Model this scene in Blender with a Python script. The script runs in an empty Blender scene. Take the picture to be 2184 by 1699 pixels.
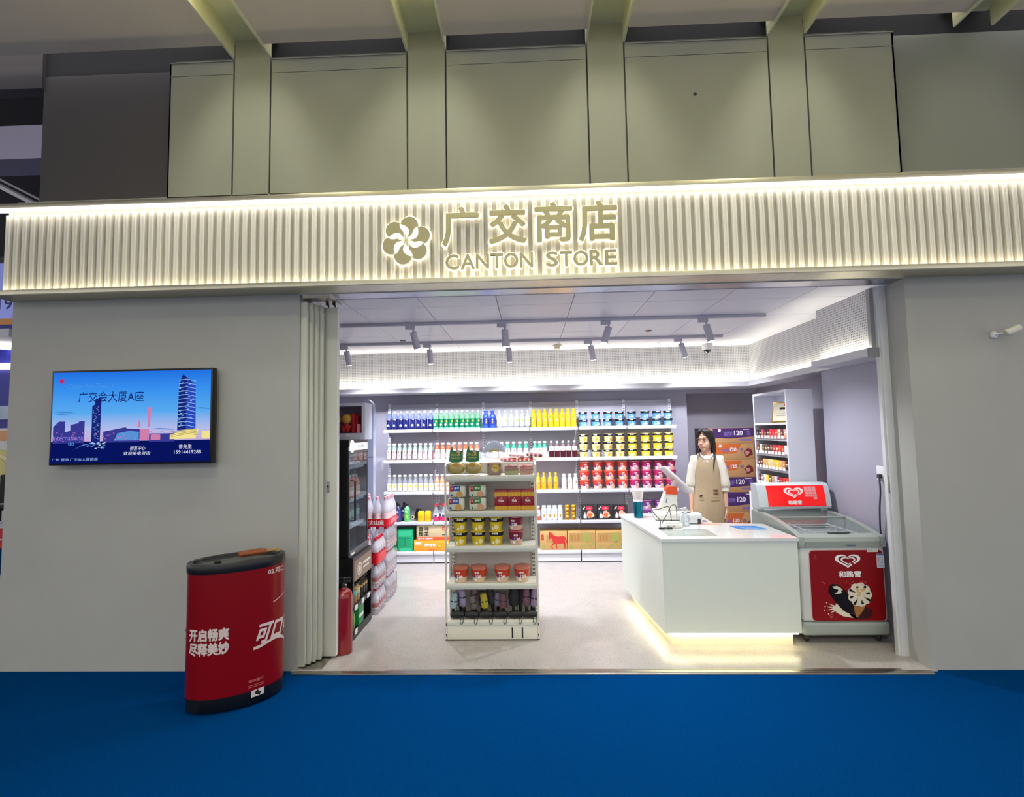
import bpy, bmesh, math, random
from mathutils import Vector, Matrix, geometry
PI = math.pi
R = math.radians
random.seed(7)
SC = bpy.context.scene
COL = SC.collection

# ------------------------------------------------------------------ camera
FPX = 1080.0                       # focal length in pixels of the 2184 px wide frame
cam_d = bpy.data.cameras.new('camera')
cam_d.sensor_fit = 'HORIZONTAL'
cam_d.sensor_width = 36.0
cam_d.lens = FPX / 2184 * 36.0
cam_d.clip_start = 0.05
cam_d.clip_end = 100
cam = bpy.data.objects.new('camera', cam_d)
COL.objects.link(cam)
_yaw, _pit, _rol = R(-1.98), R(3.74), R(-1.03)
_f = Vector((math.sin(_yaw) * math.cos(_pit), math.cos(_yaw) * math.cos(_pit), math.sin(_pit)))
_r = Vector((math.cos(_yaw), -math.sin(_yaw), 0))
_u = _r.cross(_f)
_r2 = _r * math.cos(_rol) + _u * math.sin(_rol)
_u2 = -_r * math.sin(_rol) + _u * math.cos(_rol)
_m = Matrix((_r2, _u2, -_f)).transposed().to_4x4()
_m.translation = (0, 0, 1.6)
cam.matrix_world = _m
SC.camera = cam

# ------------------------------------------------------------------ world and exposure
w = bpy.data.worlds.new('hall_air')
SC.world = w
w.use_nodes = True
w.node_tree.nodes['Background'].inputs[0].default_value = (1.0, 0.98, 0.96, 1)
w.node_tree.nodes['Background'].inputs[1].default_value = 1.0
SC.view_settings.view_transform = 'Standard'
SC.view_settings.look = 'None'
SC.view_settings.exposure = 0.0
SC.view_settings.gamma = 1.0
SC.view_settings.use_curve_mapping = False
SC.cycles.use_denoising = True
SC.cycles.max_bounces = 8
SC.cycles.diffuse_bounces = 4
SC.cycles.glossy_bounces = 4
SC.cycles.transmission_bounces = 6
SC.cycles.transparent_max_bounces = 12
SC.cycles.sample_clamp_indirect = 6
SC.cycles.caustics_reflective = False
SC.cycles.caustics_refractive = False


def lamp(name, kind, loc, energy, color, target=None, **kw):
    d = bpy.data.lights.new(name, kind)
    d.energy = energy
    d.color = color
    for k, v in kw.items():
        setattr(d, k, v)
    o = bpy.data.objects.new(name, d)
    COL.objects.link(o)
    o.location = loc
    if target is not None:
        o.rotation_euler = (Vector(target) - Vector(loc)).to_track_quat('-Z', 'Y').to_euler()
    return o


WARM = (1.0, 0.93, 0.74)
COOL = (0.91, 0.93, 1.0)
# high hall lights over the aisle behind the photographer
lamp('hall_light', 'AREA', (-1.0, -5.5, 6.5), 400, (1.0, 0.98, 0.94), (0, 2.5, 0.8), shape='RECTANGLE', size=7, size_y=3)
# downlights recessed in the ceiling slots
SLOTS = [(-2.142, -1.865), (-0.848, -0.564), (0.463, 0.733), (1.756, 2.015), (3.05, 3.31)]
WELLS = (0.9, 2.62)
for a, b in SLOTS:
    for y in WELLS:
        e = 17 if b < 3 else 7
        lamp('slot_downlight', 'AREA', ((a + b) / 2, y, 4.655), e, (0.97, 0.98, 0.86), ((a + b) / 2, y, 0), shape='RECTANGLE', size=0.13, size_y=0.24)

# ------------------------------------------------------------------ helpers


def lin(h):
    h = h.lstrip('#')
    o = []
    for i in (0, 2, 4):
        c = int(h[i:i + 2], 16) / 255
        o.append(c / 12.92 if c <= 0.04045 else ((c + 0.055) / 1.055) ** 2.4)
    return tuple(o) + (1.0,)


MATS = {}


def mat(name, col='#888888', rough=0.5, metal=0.0, emit=0.0, ecol=None, noise=0.0, nscale=40.0, bump=0.0, bscale=200.0,
        alpha=1.0, trans=0.0, coat=0.0, spec=0.5, stretch=None):
    if name in MATS:
        return MATS[name]
    m = bpy.data.materials.new(name)
    m.use_nodes = True
    nt = m.node_tree
    b = nt.nodes['Principled BSDF']
    c = lin(col) if isinstance(col, str) else col
    b.inputs['Base Color'].default_value = c
    b.inputs['Roughness'].default_value = rough
    b.inputs['Metallic'].default_value = metal
    b.inputs['Specular IOR Level'].default_value = spec
    b.inputs['Coat Weight'].default_value = coat
    b.inputs['Alpha'].default_value = alpha
    b.inputs['Transmission Weight'].default_value = trans
    if emit > 0:
        b.inputs['Emission Color'].default_value = lin(ecol) if ecol else c
        b.inputs['Emission Strength'].default_value = emit
    if noise > 0 or bump > 0 or stretch:
        tc = nt.nodes.new('ShaderNodeTexCoord')
        src = tc.outputs['Object']
        if stretch:
            mp = nt.nodes.new('ShaderNodeMapping')
            mp.inputs['Scale'].default_value = stretch
            nt.links.new(src, mp.inputs[0])
            src = mp.outputs[0]
    if noise > 0:
        n = nt.nodes.new('ShaderNodeTexNoise')
        n.inputs['Scale'].default_value = nscale
        n.inputs['Detail'].default_value = 3
        nt.links.new(src, n.inputs['Vector'])
        r = nt.nodes.new('ShaderNodeMapRange')
        r.inputs['From Min'].default_value = 0.25
        r.inputs['From Max'].default_value = 0.75
        r.inputs['To Min'].default_value = 1 - noise
        r.inputs['To Max'].default_value = 1 + noise
        nt.links.new(n.outputs['Fac'], r.inputs['Value'])
        mx = nt.nodes.new('ShaderNodeVectorMath')
        mx.operation = 'SCALE'
        mx.inputs[0].default_value = c[:3]
        nt.links.new(r.outputs[0], mx.inputs['Scale'])
        nt.links.new(mx.outputs[0], b.inputs['Base Color'])
    if bump > 0:
        n2 = nt.nodes.new('ShaderNodeTexNoise')
        n2.inputs['Scale'].default_value = bscale
        n2.inputs['Detail'].default_value = 2
        nt.links.new(src, n2.inputs['Vector'])
        bp = nt.nodes.new('ShaderNodeBump')
        bp.inputs['Strength'].default_value = bump
        bp.inputs['Distance'].default_value = 0.002
        nt.links.new(n2.outputs['Fac'], bp.inputs['Height'])
        nt.links.new(bp.outputs[0], b.inputs['Normal'])
    MATS[name] = m
    return m


def glow(name, col, strength):
    """A plain lamp surface."""
    if name in MATS:
        return MATS[name]
    m = bpy.data.materials.new(name)
    m.use_nodes = True
    nt = m.node_tree
    nt.nodes.clear()
    e = nt.nodes.new('ShaderNodeEmission')
    e.inputs[0].default_value = lin(col)
    e.inputs[1].default_value = strength
    o = nt.nodes.new('ShaderNodeOutputMaterial')
    nt.links.new(e.outputs[0], o.inputs[0])
    MATS[name] = m
    return m


def clear(name, tint='#ffffff', gloss=0.12, rough=0.03, body=0.0, bodycol='#ffffff'):
    """Thin glass or plastic film: transparent with a sheen, and a share of milky body."""
    if name in MATS:
        return MATS[name]
    m = bpy.data.materials.new(name)
    m.use_nodes = True
    nt = m.node_tree
    nt.nodes.clear()
    t = nt.nodes.new('ShaderNodeBsdfTransparent')
    t.inputs[0].default_value = lin(tint)
    g = nt.nodes.new('ShaderNodeBsdfGlossy')
    g.inputs['Roughness'].default_value = rough
    lw = nt.nodes.new('ShaderNodeLayerWeight')
    lw.inputs[0].default_value = 0.25
    mr = nt.nodes.new('ShaderNodeMapRange')
    mr.inputs['To Min'].default_value = gloss * 0.5
    mr.inputs['To Max'].default_value = min(1.0, gloss * 3)
    nt.links.new(lw.outputs['Fresnel'], mr.inputs['Value'])
    mx = nt.nodes.new('ShaderNodeMixShader')
    nt.links.new(mr.outputs[0], mx.inputs[0])
    nt.links.new(t.outputs[0], mx.inputs[1])
    nt.links.new(g.outputs[0], mx.inputs[2])
    out = nt.nodes.new('ShaderNodeOutputMaterial')
    last = mx
    if body > 0:
        d = nt.nodes.new('ShaderNodeBsdfDiffuse')
        d.inputs[0].default_value = lin(bodycol)
        m2 = nt.nodes.new('ShaderNodeMixShader')
        m2.inputs[0].default_value = body
        nt.links.new(mx.outputs[0], m2.inputs[1])
        nt.links.new(d.outputs[0], m2.inputs[2])
        last = m2
    nt.links.new(last.outputs[0], out.inputs[0])
    MATS[name] = m
    return m


# --- writing: glyph outlines from Blender's own built-in font
_TC = {}


def glyphs(s, bold=0.0):
    """(verts2d, faces, width, ymin, ymax) of a line of text, em height about 1."""
    k = (s, bold)
    if k not in _TC:
        c = bpy.data.curves.new('txt', 'FONT')
        c.body = s
        c.size = 1.0
        c.offset = bold
        c.resolution_u = 3
        o = bpy.data.objects.new('txt', c)
        COL.objects.link(o)
        dg = bpy.context.evaluated_depsgraph_get()
        me = o.evaluated_get(dg).to_mesh()
        v = [(p.co.x, p.co.y) for p in me.vertices]
        f = [tuple(p.vertices) for p in me.polygons]
        o.evaluated_get(dg).to_mesh_clear()
        bpy.data.objects.remove(o)
        bpy.data.curves.remove(c)
        xs = [p[0] for p in v] or [0, 1]
        ys = [p[1] for p in v] or [0, 1]
        _TC[k] = ([(x - min(xs), y - min(ys)) for x, y in v], f, max(xs) - min(xs), max(ys) - min(ys))
    return _TC[k]


class MB:
    """Collects faces for ONE mesh object."""

    def __init__(s):
        s.v, s.f, s.m = [], [], []

    def add(s, verts, faces, m=0, M=None):
        o = len(s.v)
        for p in verts:
            q = Vector(p)
            s.v.append(M @ q if M is not None else q)
        for i, f in enumerate(faces):
            s.f.append(tuple(o + k for k in f))
            s.m.append(m[i] if isinstance(m, list) else m)
        return s

    def box(s, x0, x1, y0, y1, z0, z1, m=0, bev=0.0, M=None, seg=2):
        if bev <= 0:
            v = [(x, y, z) for z in (z0, z1) for y in (y0, y1) for x in (x0, x1)]
            f = [(0, 2, 3, 1), (4, 5, 7, 6), (0, 1, 5, 4), (2, 6, 7, 3), (0, 4, 6, 2), (1, 3, 7, 5)]
            return s.add(v, f, m, M)
        bm = bmesh.new()
        bmesh.ops.create_cube(bm, size=1)
        for q in bm.verts:
            q.co = Vector(((x0 + x1) / 2 + q.co.x * (x1 - x0), (y0 + y1) / 2 + q.co.y * (y1 - y0), (z0 + z1) / 2 + q.co.z * (z1 - z0)))
        bmesh.ops.bevel(bm, geom=bm.edges[:], offset=bev, segments=seg, affect='EDGES', profile=0.5)
        return s.bm(bm, m, M)

    def bm(s, bm, m=0, M=None):
        bm.verts.index_update()
        s.add([q.co.copy() for q in bm.verts], [[q.index for q in f.verts] for f in bm.faces], m, M)
        bm.free()
        return s

    def lathe(s, prof, n=16, m=0, c=(0, 0, 0), ex=1.0, ey=1.0, cap=True, M=None, rot=0.0):
        """prof: [(r, z)] from bottom to top; m may be a list, one per ring."""
        v, f, mm = [], [], []
        for r, z in prof:
            for k in range(n):
                a = 2 * PI * k / n
                x, y = r * math.cos(a) * ex, r * math.sin(a) * ey
                v.append((c[0] + x * math.cos(rot) - y * math.sin(rot), c[1] + x * math.sin(rot) + y * math.cos(rot), c[2] + z))
        for i in range(len(prof) - 1):
            mi = m[i] if isinstance(m, list) else m
            for k in range(n):
                k2 = (k + 1) % n
                f.append((i * n + k, i * n + k2, (i + 1) * n + k2, (i + 1) * n + k))
                mm.append(mi)
        if cap:
            f.append(tuple(range(n))[::-1])
            mm.append(m[0] if isinstance(m, list) else m)
            f.append(tuple((len(prof) - 1) * n + k for k in range(n)))
            mm.append(m[-1] if isinstance(m, list) else m)
        return s.add(v, f, mm, M)

    def loft(s, pts, rad, n=14, m=0, cap=True, ref=(1, 0, 0), M=None, closed=False):
        """Tube along pts; rad: number, list, or list of (rx, ry)."""
        pts = [Vector(p) for p in pts]
        N = len(pts)
        v, f = [], []
        rx = Vector(ref)
        for i, p in enumerate(pts):
            a = pts[max(0, i - 1)]
            b = pts[min(N - 1, i + 1)]
            t = (b - a).normalized() if (b - a).length > 1e-9 else Vector((0, 0, 1))
            x = rx - t * rx.dot(t)
            if x.length < 1e-4:
                x = Vector((0, 1, 0)) - t * t.y
                if x.length < 1e-4:
                    x = Vector((0, 0, 1))
            x.normalize()
            rx = x
            y = t.cross(x)
            q = rad if isinstance(rad, (int, float)) else rad[i]
            a1, b1 = (q, q) if isinstance(q, (int, float)) else q
            for k in range(n):
                th = 2 * PI * k / n
                v.append(p + x * (a1 * math.cos(th)) + y * (b1 * math.sin(th)))
        for i in range(N - 1):
            for k in range(n):
                k2 = (k + 1) % n
                f.append((i * n + k, i * n + k2, (i + 1) * n + k2, (i + 1) * n + k))
        if cap:
            f.append(tuple(range(n))[::-1])
            f.append(tuple((N - 1) * n + k for k in range(n)))
        return s.add(v, f, m, M)

    def blob(s, c, r, n=16, m=0, M=None):
        """Ellipsoid."""
        prof = [(math.cos(t), math.sin(t)) for t in [(-0.499 + k / 10 * 0.998) * PI for k in range(11)]]
        v = MB().lathe(prof, n)
        return s.add([(c[0] + p.x * r[0], c[1] + p.y * r[1], c[2] + p.z * r[2]) for p in v.v], v.f, m, M)

    def cap_(s, a, b, ra, rb, m=0, flat=1.0, ref=(1, 0, 0), n=14):
        """Tapered limb with round ends from a to b."""
        a, b = Vector(a), Vector(b)
        t = (b - a).normalized()
        P, Q = [], []
        for k in range(5):
            th = PI / 2 * k / 5
            P.append(a - t * ra * math.cos(th))
            Q.append((max(ra * math.sin(th), ra * 0.05), max(ra * flat * math.sin(th), ra * 0.05)))
        for k in range(5):
            u = k / 4
            P.append(a.lerp(b, u))
            q = ra + (rb - ra) * u
            Q.append((q, q * flat))
        for k in range(1, 6):
            th = PI / 2 * k / 5
            P.append(b + t * rb * math.sin(th))
            Q.append((max(rb * math.cos(th), rb * 0.05), max(rb * flat * math.cos(th), rb * 0.05)))
        return s.loft(P, Q, n, m, True, ref)

    def poly(s, pts, fn, m=0, th=0.0):
        """Flat outline (concave allowed). fn maps (u, v, d) to a point; th gives it thickness."""
        pts = list(pts)
        ar = sum(pts[i - 1][0] * pts[i][1] - pts[i][0] * pts[i - 1][1] for i in range(len(pts)))
        if ar < 0:
            pts = pts[::-1]
        n = len(pts)
        tri = geometry.tessellate_polygon([[Vector((p[0], p[1], 0)) for p in pts]])
        fs = []
        for t in tri:
            a, b, c = [pts[i] for i in t]
            if (b[0] - a[0]) * (c[1] - a[1]) - (b[1] - a[1]) * (c[0] - a[0]) < 0:
                t = (t[0], t[2], t[1])
            fs.append(tuple(t))
        if th == 0:
            bent = 0.0
            for t in fs:
                for i in range(3):
                    a, b = pts[t[i - 1]], pts[t[i]]
                    md = Vector(fn((a[0] + b[0]) / 2, (a[1] + b[1]) / 2, 0.0))
                    bent = max(bent, (md - (Vector(fn(a[0], a[1], 0.0)) + Vector(fn(b[0], b[1], 0.0))) / 2).length)
            if bent > 0.0002:        # the surface is round: cut the outline into strips that follow it
                bm = bmesh.new()
                bv = [bm.verts.new((p[0], p[1], 0)) for p in pts]
                for t in fs:
                    bm.faces.new([bv[i] for i in t])
                u0, u1 = min(p[0] for p in pts), max(p[0] for p in pts)
                k = 12 if bent > 0.001 else 6
                for i in range(1, k):
                    bmesh.ops.bisect_plane(bm, geom=bm.verts[:] + bm.edges[:] + bm.faces[:], plane_co=(u0 + (u1 - u0) * i / k, 0, 0), plane_no=(1, 0, 0))
                bm.verts.index_update()
                s.add([fn(q.co.x, q.co.y, 0.0) for q in bm.verts], [tuple(q.index for q in f.verts) for f in bm.faces], m)
                bm.free()
                return s
        v = [fn(p[0], p[1], 0.0) for p in pts]
        if th > 0:
            v += [fn(p[0], p[1], -th) for p in pts]
            fs += [tuple(n + i for i in reversed(t)) for t in fs]
            fs += [((i + 1) % n, i, n + i, n + (i + 1) % n) for i in range(n)]
        return s.add(v, fs, m)

    def text(s, txt, fn, h=None, wd=None, u=0.0, v=0.0, m=0, bold=0.0, th=0.0, align='l', cuts=0.0, shear=0.0, fat=0.0):
        """Text with its lower corner (or centre, align='c') at (u, v), h tall; wd squeezes it to a width; fat thickens the strokes."""
        if fat > 0:
            for q in range(6):
                a = PI / 3 * q + 0.3
                g = (lambda q: (lambda uu, vv, dd: fn(uu, vv, dd + q * (0.0004 if th > 0 else 0.00012))))(q)
                s.text(txt, g, h, wd, u + fat * math.cos(a), v + fat * math.sin(a), m, bold, th, align, cuts, shear)
            return s
        V, F, W, H = glyphs(txt, bold)
        k = h / H
        kx = wd / W if wd else k
        x0 = u - W * kx / 2 if align == 'c' else u
        P = [(x0 + x * kx + shear * (y * k), v + y * k) for x, y in V]
        if cuts > 0:
            bm = bmesh.new()
            bv = [bm.verts.new((x, y, 0)) for x, y in P]
            for f in F:
                try:
                    bm.faces.new([bv[i] for i in f])
                except ValueError:
                    pass
            g = x0 + cuts
            while g < x0 + W * kx + abs(shear) * h:
                bmesh.ops.bisect_plane(bm, geom=bm.verts[:] + bm.edges[:] + bm.faces[:], plane_co=(g, 0, 0), plane_no=(1, 0, 0))
                g += cuts
            bm.verts.index_update()
            P = [(q.co.x, q.co.y) for q in bm.verts]
            F = [tuple(q.index for q in f.verts) for f in bm.faces]
            bm.free()
        F2 = []
        for f in F:
            ar = sum(P[f[i - 1]][0] * P[f[i]][1] - P[f[i]][0] * P[f[i - 1]][1] for i in range(len(f)))
            F2.append(f if ar > 0 else f[::-1])
        vv = [fn(x, y, 0.0) for x, y in P]
        ff = list(F2)
        if th > 0:
            n = len(P)
            vv += [fn(x, y, -th) for x, y in P]
            ff += [tuple(n + i for i in reversed(f)) for f in F2]
            cnt = {}
            for f in F2:
                for i in range(len(f)):
                    cnt[(f[i - 1], f[i])] = 1
            for a, b in cnt:
                if (b, a) not in cnt:
                    ff.append((b, a, n + a, n + b))
        return s.add(vv, ff, m)

    def build(s, name, mats, parent=None, loc=None, rotz=0.0, ang=35):
        me = bpy.data.meshes.new(name)
        me.from_pydata([tuple(p) for p in s.v], [], s.f)
        if not isinstance(mats, (list, tuple)):
            mats = [mats]
        for q in mats:
            me.materials.append(q)
        me.polygons.foreach_set('material_index', s.m)
        me.polygons.foreach_set('use_smooth', [True] * len(s.f))
        me.update()
        if ang:
            me.set_sharp_from_angle(angle=R(ang))
        o = bpy.data.objects.new(name, me)
        COL.objects.link(o)
        if parent is not None:
            o.parent = parent
        if loc is not None:
            o.location = loc
            o.rotation_euler.z = rotz
        return o


def front(x0, y, z0):
    """Place (u, v, d) on a wall that faces the camera side (-y); d comes out of the wall when positive."""
    return lambda u, v, d: (x0 + u, y - d, z0 + v)


def aisle(x, y0, z0):
    """On a face that looks to +x; u runs away from the camera."""
    return lambda u, v, d: (x + d, y0 + u, z0 + v)


def flat(x0, y0, z):
    return lambda u, v, d: (x0 + u, y0 + v, z + d)


def circ(cx, cy, rx, ry=None, n=20, a0=0.0, a1=2 * PI):
    ry = rx if ry is None else ry
    return [(cx + rx * math.cos(a0 + (a1 - a0) * k / n), cy + ry * math.sin(a0 + (a1 - a0) * k / n)) for k in range(n)]


def rrect(x0, x1, y0, y1, r, n=5):
    p = []
    for cx, cy, a in ((x1 - r, y1 - r, 0), (x0 + r, y1 - r, PI / 2), (x0 + r, y0 + r, PI), (x1 - r, y0 + r, 1.5 * PI)):
        p += [(cx + r * math.cos(a + PI / 2 * k / n), cy + r * math.sin(a + PI / 2 * k / n)) for k in range(n + 1)]
    return p


def tag(o, label, cat, group=None):
    o['label'] = label
    o['category'] = cat
    if group:
        o['group'] = group
    return o


def thing(name, label, cat, loc=(0, 0, 0), rotz=0.0, group=None):
    o = bpy.data.objects.new(name, None)
    o.empty_display_size = 0.1
    COL.objects.link(o)
    o.location = loc
    o.rotation_euler.z = rotz
    return tag(o, label, cat, group)


def struct(name, mb, mats, parent=None, ang=35):
    o = mb.build(name, mats, parent, ang=ang)
    if parent is None:
        o['kind'] = 'structure'
    return o


def dup(root, loc, label, rotz=None, group=None, rotx=None):
    r = root.copy()
    COL.objects.link(r)
    r.location = loc
    if rotz is not None:
        r.rotation_euler.z = rotz
    if rotx is not None:
        r.rotation_euler.x = rotx
    r['label'] = label
    if group:
        r['group'] = group
    for ch in list(root.children):
        c = ch.copy()
        COL.objects.link(c)
        c.parent = r
        for g in ch.children:
            d = g.copy()
            COL.objects.link(d)
            d.parent = c
    return r


ORD = ['first', 'second', 'third', 'fourth', 'fifth', 'sixth', 'seventh', 'eighth', 'ninth', 'tenth', 'eleventh', 'twelfth',
       'thirteenth', 'fourteenth', 'fifteenth', 'sixteenth']


class Row:
    """Repeats of one product: the first call moves the prototype itself, later calls copy it."""

    def __init__(s, proto, group):
        s.p, s.g, s.used = proto, group, False

    def put(s, loc, label, rotz=0.0):
        if not s.used:
            s.used = True
            s.p.location = loc
            s.p.rotation_euler.z = rotz
            s.p['label'] = label
            s.p['group'] = s.g
            return s.p
        return dup(s.p, loc, label, rotz, s.g)


WHITE = mat('white_paint', '#e9e9ea', 0.4)
BLACK = mat('black_plastic', '#0b0b0c', 0.4)
INKW = mat('white_print', '#f4f2ee', 0.5)
INKK = mat('black_print', '#101014', 0.6)
INKR = mat('red_print', '#c9141d', 0.5)
STEEL = mat('brushed_steel', '#b9b4a8', 0.28, 1.0, noise=0.10, nscale=9, stretch=(14, 1, 1))
GREYP = mat('grey_plastic', '#8d908f', 0.45)
# ================================================================== THE SETTING
WALLM = mat('wall_paint', '#a8a8a3', 0.75, noise=0.03, nscale=3, bump=0.25, bscale=600)
UPM = mat('upper_panel_paint', '#919284', 0.62, noise=0.02, nscale=2)
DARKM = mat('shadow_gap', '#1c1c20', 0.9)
CEILM = mat('ceiling_paint', '#f2e0c4', 0.8, noise=0.02, nscale=4)
FINM = mat('slot_paint', '#f0ecc0', 0.6)
CARPET = mat('carpet_pile', '#02366c', 1.0, noise=0.32, nscale=170, bump=0.8, bscale=260, spec=0.0)
INW = mat('shop_wall_paint', '#a5a3b2', 0.65, noise=0.02, nscale=3)
INC = mat('shop_ceiling_paint', '#e9e8f0', 0.35)


def terrazzo():
    m = mat('terrazzo_tile', '#aca6a2', 0.25, noise=0.05, nscale=7)
    nt = m.node_tree
    b = nt.nodes['Principled BSDF']
    old = b.inputs['Base Color'].links[0].from_socket
    tc = nt.nodes.new('ShaderNodeTexCoord')
    n = nt.nodes.new('ShaderNodeTexNoise')
    n.inputs['Scale'].default_value = 75
    n.inputs['Detail'].default_value = 4
    n.inputs['Roughness'].default_value = 0.7
    nt.links.new(tc.outputs['Object'], n.inputs['Vector'])
    cr = nt.nodes.new('ShaderNodeValToRGB')
    cr.color_ramp.elements[0].position = 0.36
    cr.color_ramp.elements[0].color = (0.62, 0.58, 0.54, 1)
    cr.color_ramp.elements[1].position = 0.46
    cr.color_ramp.elements[1].color = (1, 1, 1, 1)
    nt.links.new(n.outputs['Fac'], cr.inputs[0])
    mx = nt.nodes.new('ShaderNodeMix')
    mx.data_type = 'RGBA'
    mx.blend_type = 'MULTIPLY'
    mx.inputs[0].default_value = 0.75
    nt.links.new(old, mx.inputs[6])
    nt.links.new(cr.outputs[0], mx.inputs[7])
    nt.links.new(mx.outputs[2], b.inputs['Base Color'])
    return m


def perforated(name, axis):
    """White board with round holes every 19.6 mm; axis is the horizontal one."""
    m = mat(name, '#d4d4d6', 0.5)
    nt = m.node_tree
    b = nt.nodes['Principled BSDF']
    tc = nt.nodes.new('ShaderNodeTexCoord')
    sp = nt.nodes.new('ShaderNodeSeparateXYZ')
    nt.links.new(tc.outputs['Object'], sp.inputs[0])
    sq = []
    for ax in (axis, 'Z'):
        d = nt.nodes.new('ShaderNodeMath')
        d.operation = 'DIVIDE'
        d.inputs[1].default_value = 0.0196
        nt.links.new(sp.outputs[ax], d.inputs[0])
        fr = nt.nodes.new('ShaderNodeMath')
        fr.operation = 'FRACT'
        nt.links.new(d.outputs[0], fr.inputs[0])
        su = nt.nodes.new('ShaderNodeMath')
        su.operation = 'SUBTRACT'
        su.inputs[1].default_value = 0.5
        nt.links.new(fr.outputs[0], su.inputs[0])
        po = nt.nodes.new('ShaderNodeMath')
        po.operation = 'MULTIPLY'
        nt.links.new(su.outputs[0], po.inputs[0])
        nt.links.new(su.outputs[0], po.inputs[1])
        sq.append(po)
    ad = nt.nodes.new('ShaderNodeMath')
    ad.operation = 'ADD'
    nt.links.new(sq[0].outputs[0], ad.inputs[0])
    nt.links.new(sq[1].outputs[0], ad.inputs[1])
    lt = nt.nodes.new('ShaderNodeMath')
    lt.operation = 'LESS_THAN'
    lt.inputs[1].default_value = 0.052
    nt.links.new(ad.outputs[0], lt.inputs[0])
    mx = nt.nodes.new('ShaderNodeMix')
    mx.data_type = 'RGBA'
    nt.links.new(lt.outputs[0], mx.inputs[0])
    mx.inputs[6].default_value = lin('#d4d4d6')
    mx.inputs[7].default_value = lin('#4a4a50')
    nt.links.new(mx.outputs[2], b.inputs['Base Color'])
    return m


# floors
struct('floor_hall', MB().box(-16, 8, -5, 16, -0.12, -0.006), CARPET)
struct('floor', MB().box(-2.7, 3.1, 3.74, 7.5, -0.10, 0.0).box(-1.66, 2.62, 3.50, 3.74, -0.10, 0.0), terrazzo())
struct('trim_threshold', MB().box(-1.64, 2.57, 3.455, 3.50, -0.05, 0.004, bev=0.002).box(-1.0, 2.4, 3.50, 3.525, -0.05, 0.003), STEEL)

# shop front
struct('wall_front_left', MB().box(-3.76, -1.63, 3.52, 3.72, -0.006, 3.36), WALLM)
struct('wall_front_right', MB().box(2.59, 6.5, 3.52, 3.74, -0.006, 3.36), [WALLM])
struct('wall_lintel', MB().box(-1.63, 2.59, 3.545, 3.70, 2.64, 3.36), WALLM)

up = MB()
xs = [-2.63, -2.142, -1.865, -0.848, -0.564, 0.463, 0.733, 1.756, 2.015, 2.633]
up.box(-2.61, 2.61, 3.545, 3.70, 3.2, 4.42, 1)
for i in range(len(xs) - 1):
    a, b = xs[i] + 0.006, xs[i + 1] - 0.006
    if i == 0:
        a = xs[0]
    if i == len(xs) - 2:
        b = xs[-1]
    slot = i % 2 == 1
    if slot:
        up.box(a, b, 3.52, 3.545, 3.2, 4.60)
    else:
        up.box(a, b, 3.52, 3.545, 3.2, 4.279)
        up.box(a, b, 3.52, 3.545, 4.283, 4.38)
        up.box(a, b, 3.512, 3.545, 4.38, 4.386)
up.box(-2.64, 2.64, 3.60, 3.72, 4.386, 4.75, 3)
up.box(-2.63, -2.62, 3.52, 3.70, 3.2, 4.38).box(2.62, 2.633, 3.52, 3.70, 3.2, 4.38)
up.lathe([(0.012, 0), (0.012, 0.002)], 12, 2, M=Matrix.Translation((1.227, 3.519, 3.984)) @ Matrix.Rotation(PI / 2, 4, 'X'))
struct('wall_upper', up, [UPM, mat('panel_backing', '#55554f', 0.8), INKK, mat('gap_shade', '#232328', 0.9)])  # the unlit ceiling gap has its shade painted in near-black
struct('wall_upper_left', MB().box(-3.70, -2.61, 3.62, 3.74, 3.2, 4.40).box(-3.70, -2.64, 3.63, 3.74, 4.40, 4.75, 1), [mat('side_panel_paint', '#4a4648', 0.7), MATS['gap_shade']])
struct('wall_upper_right', MB().box(2.61, 6.5, 3.60, 3.74, 3.2, 4.42).box(2.64, 6.5, 3.61, 3.74, 4.42, 4.75, 1), [mat('upper_panel_shaded', '#7c7e76', 0.65), MATS['gap_shade']])  # same panel paint made darker, the dimmer light put into its colour

# hall ceiling: flat panels with lit slots between them
ce = MB()
px_ = [(-9.0, -2.142), (-1.865, -0.848), (-0.564, 0.463), (0.733, 1.756), (2.015, 3.05)]
for a, b in px_:
    ce.box(a, b, -2.5, 3.40, 4.41, 4.47)
ce.box(3.31, 7.0, -2.5, 3.40, 4.41, 4.47)
for i, (a, b) in enumerate(SLOTS):
    for x in (a, b):
        ce.box(x - 0.007, x + 0.007, -2.5, 3.51, 4.394, 4.56, 1)
    c = (a + b) / 2
    ys = [-2.5]
    for y in WELLS:
        ys += [y - 0.16, y + 0.16]
        ce.box(a - 0.02, c - 0.085, y - 0.16, y + 0.16, 4.545, 4.70, 1).box(c + 0.085, b + 0.02, y - 0.16, y + 0.16, 4.545, 4.70, 1)
        ce.box(a, b, y - 0.2, y + 0.2, 4.67, 4.70, 1)
    ys.append(3.56)
    for q in range(0, len(ys), 2):
        ce.box(a - 0.02, b + 0.02, ys[q], ys[q + 1], 4.545, 4.70, 1)
ce.box(-9.0, -3.70, 3.60, 3.70, 4.30, 4.9, 2)  # added dark panel standing in for the darkness of the gap
for a, b in SLOTS[:4]:
    c = (a + b) / 2
    tube = MB().loft([(0, 1.3, 0), (0, 2.80, 0)], 0.013, 10)  # unseen glowing tube added to brighten the slot interior
    for y in (1.4, 2.6):
        tube.loft([(0, y, 0.0), (0, y, 0.115)], 0.004, 6, 1)
    tag(tube.build('added_slot_tube', [glow('slot_fill_glow', '#fff6cf', 25.0), WHITE], None, (c, 0, 4.43)), 'added warm tube brightening a ceiling slot above the shop front, %s from the television side' % ORD[SLOTS.index((a, b))], 'tube light', 'added tubes in the ceiling slots')
struct('ceiling', ce, [CEILM, FINM, mat('dark_gap_panel', '#4a464a', 0.8)])

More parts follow.
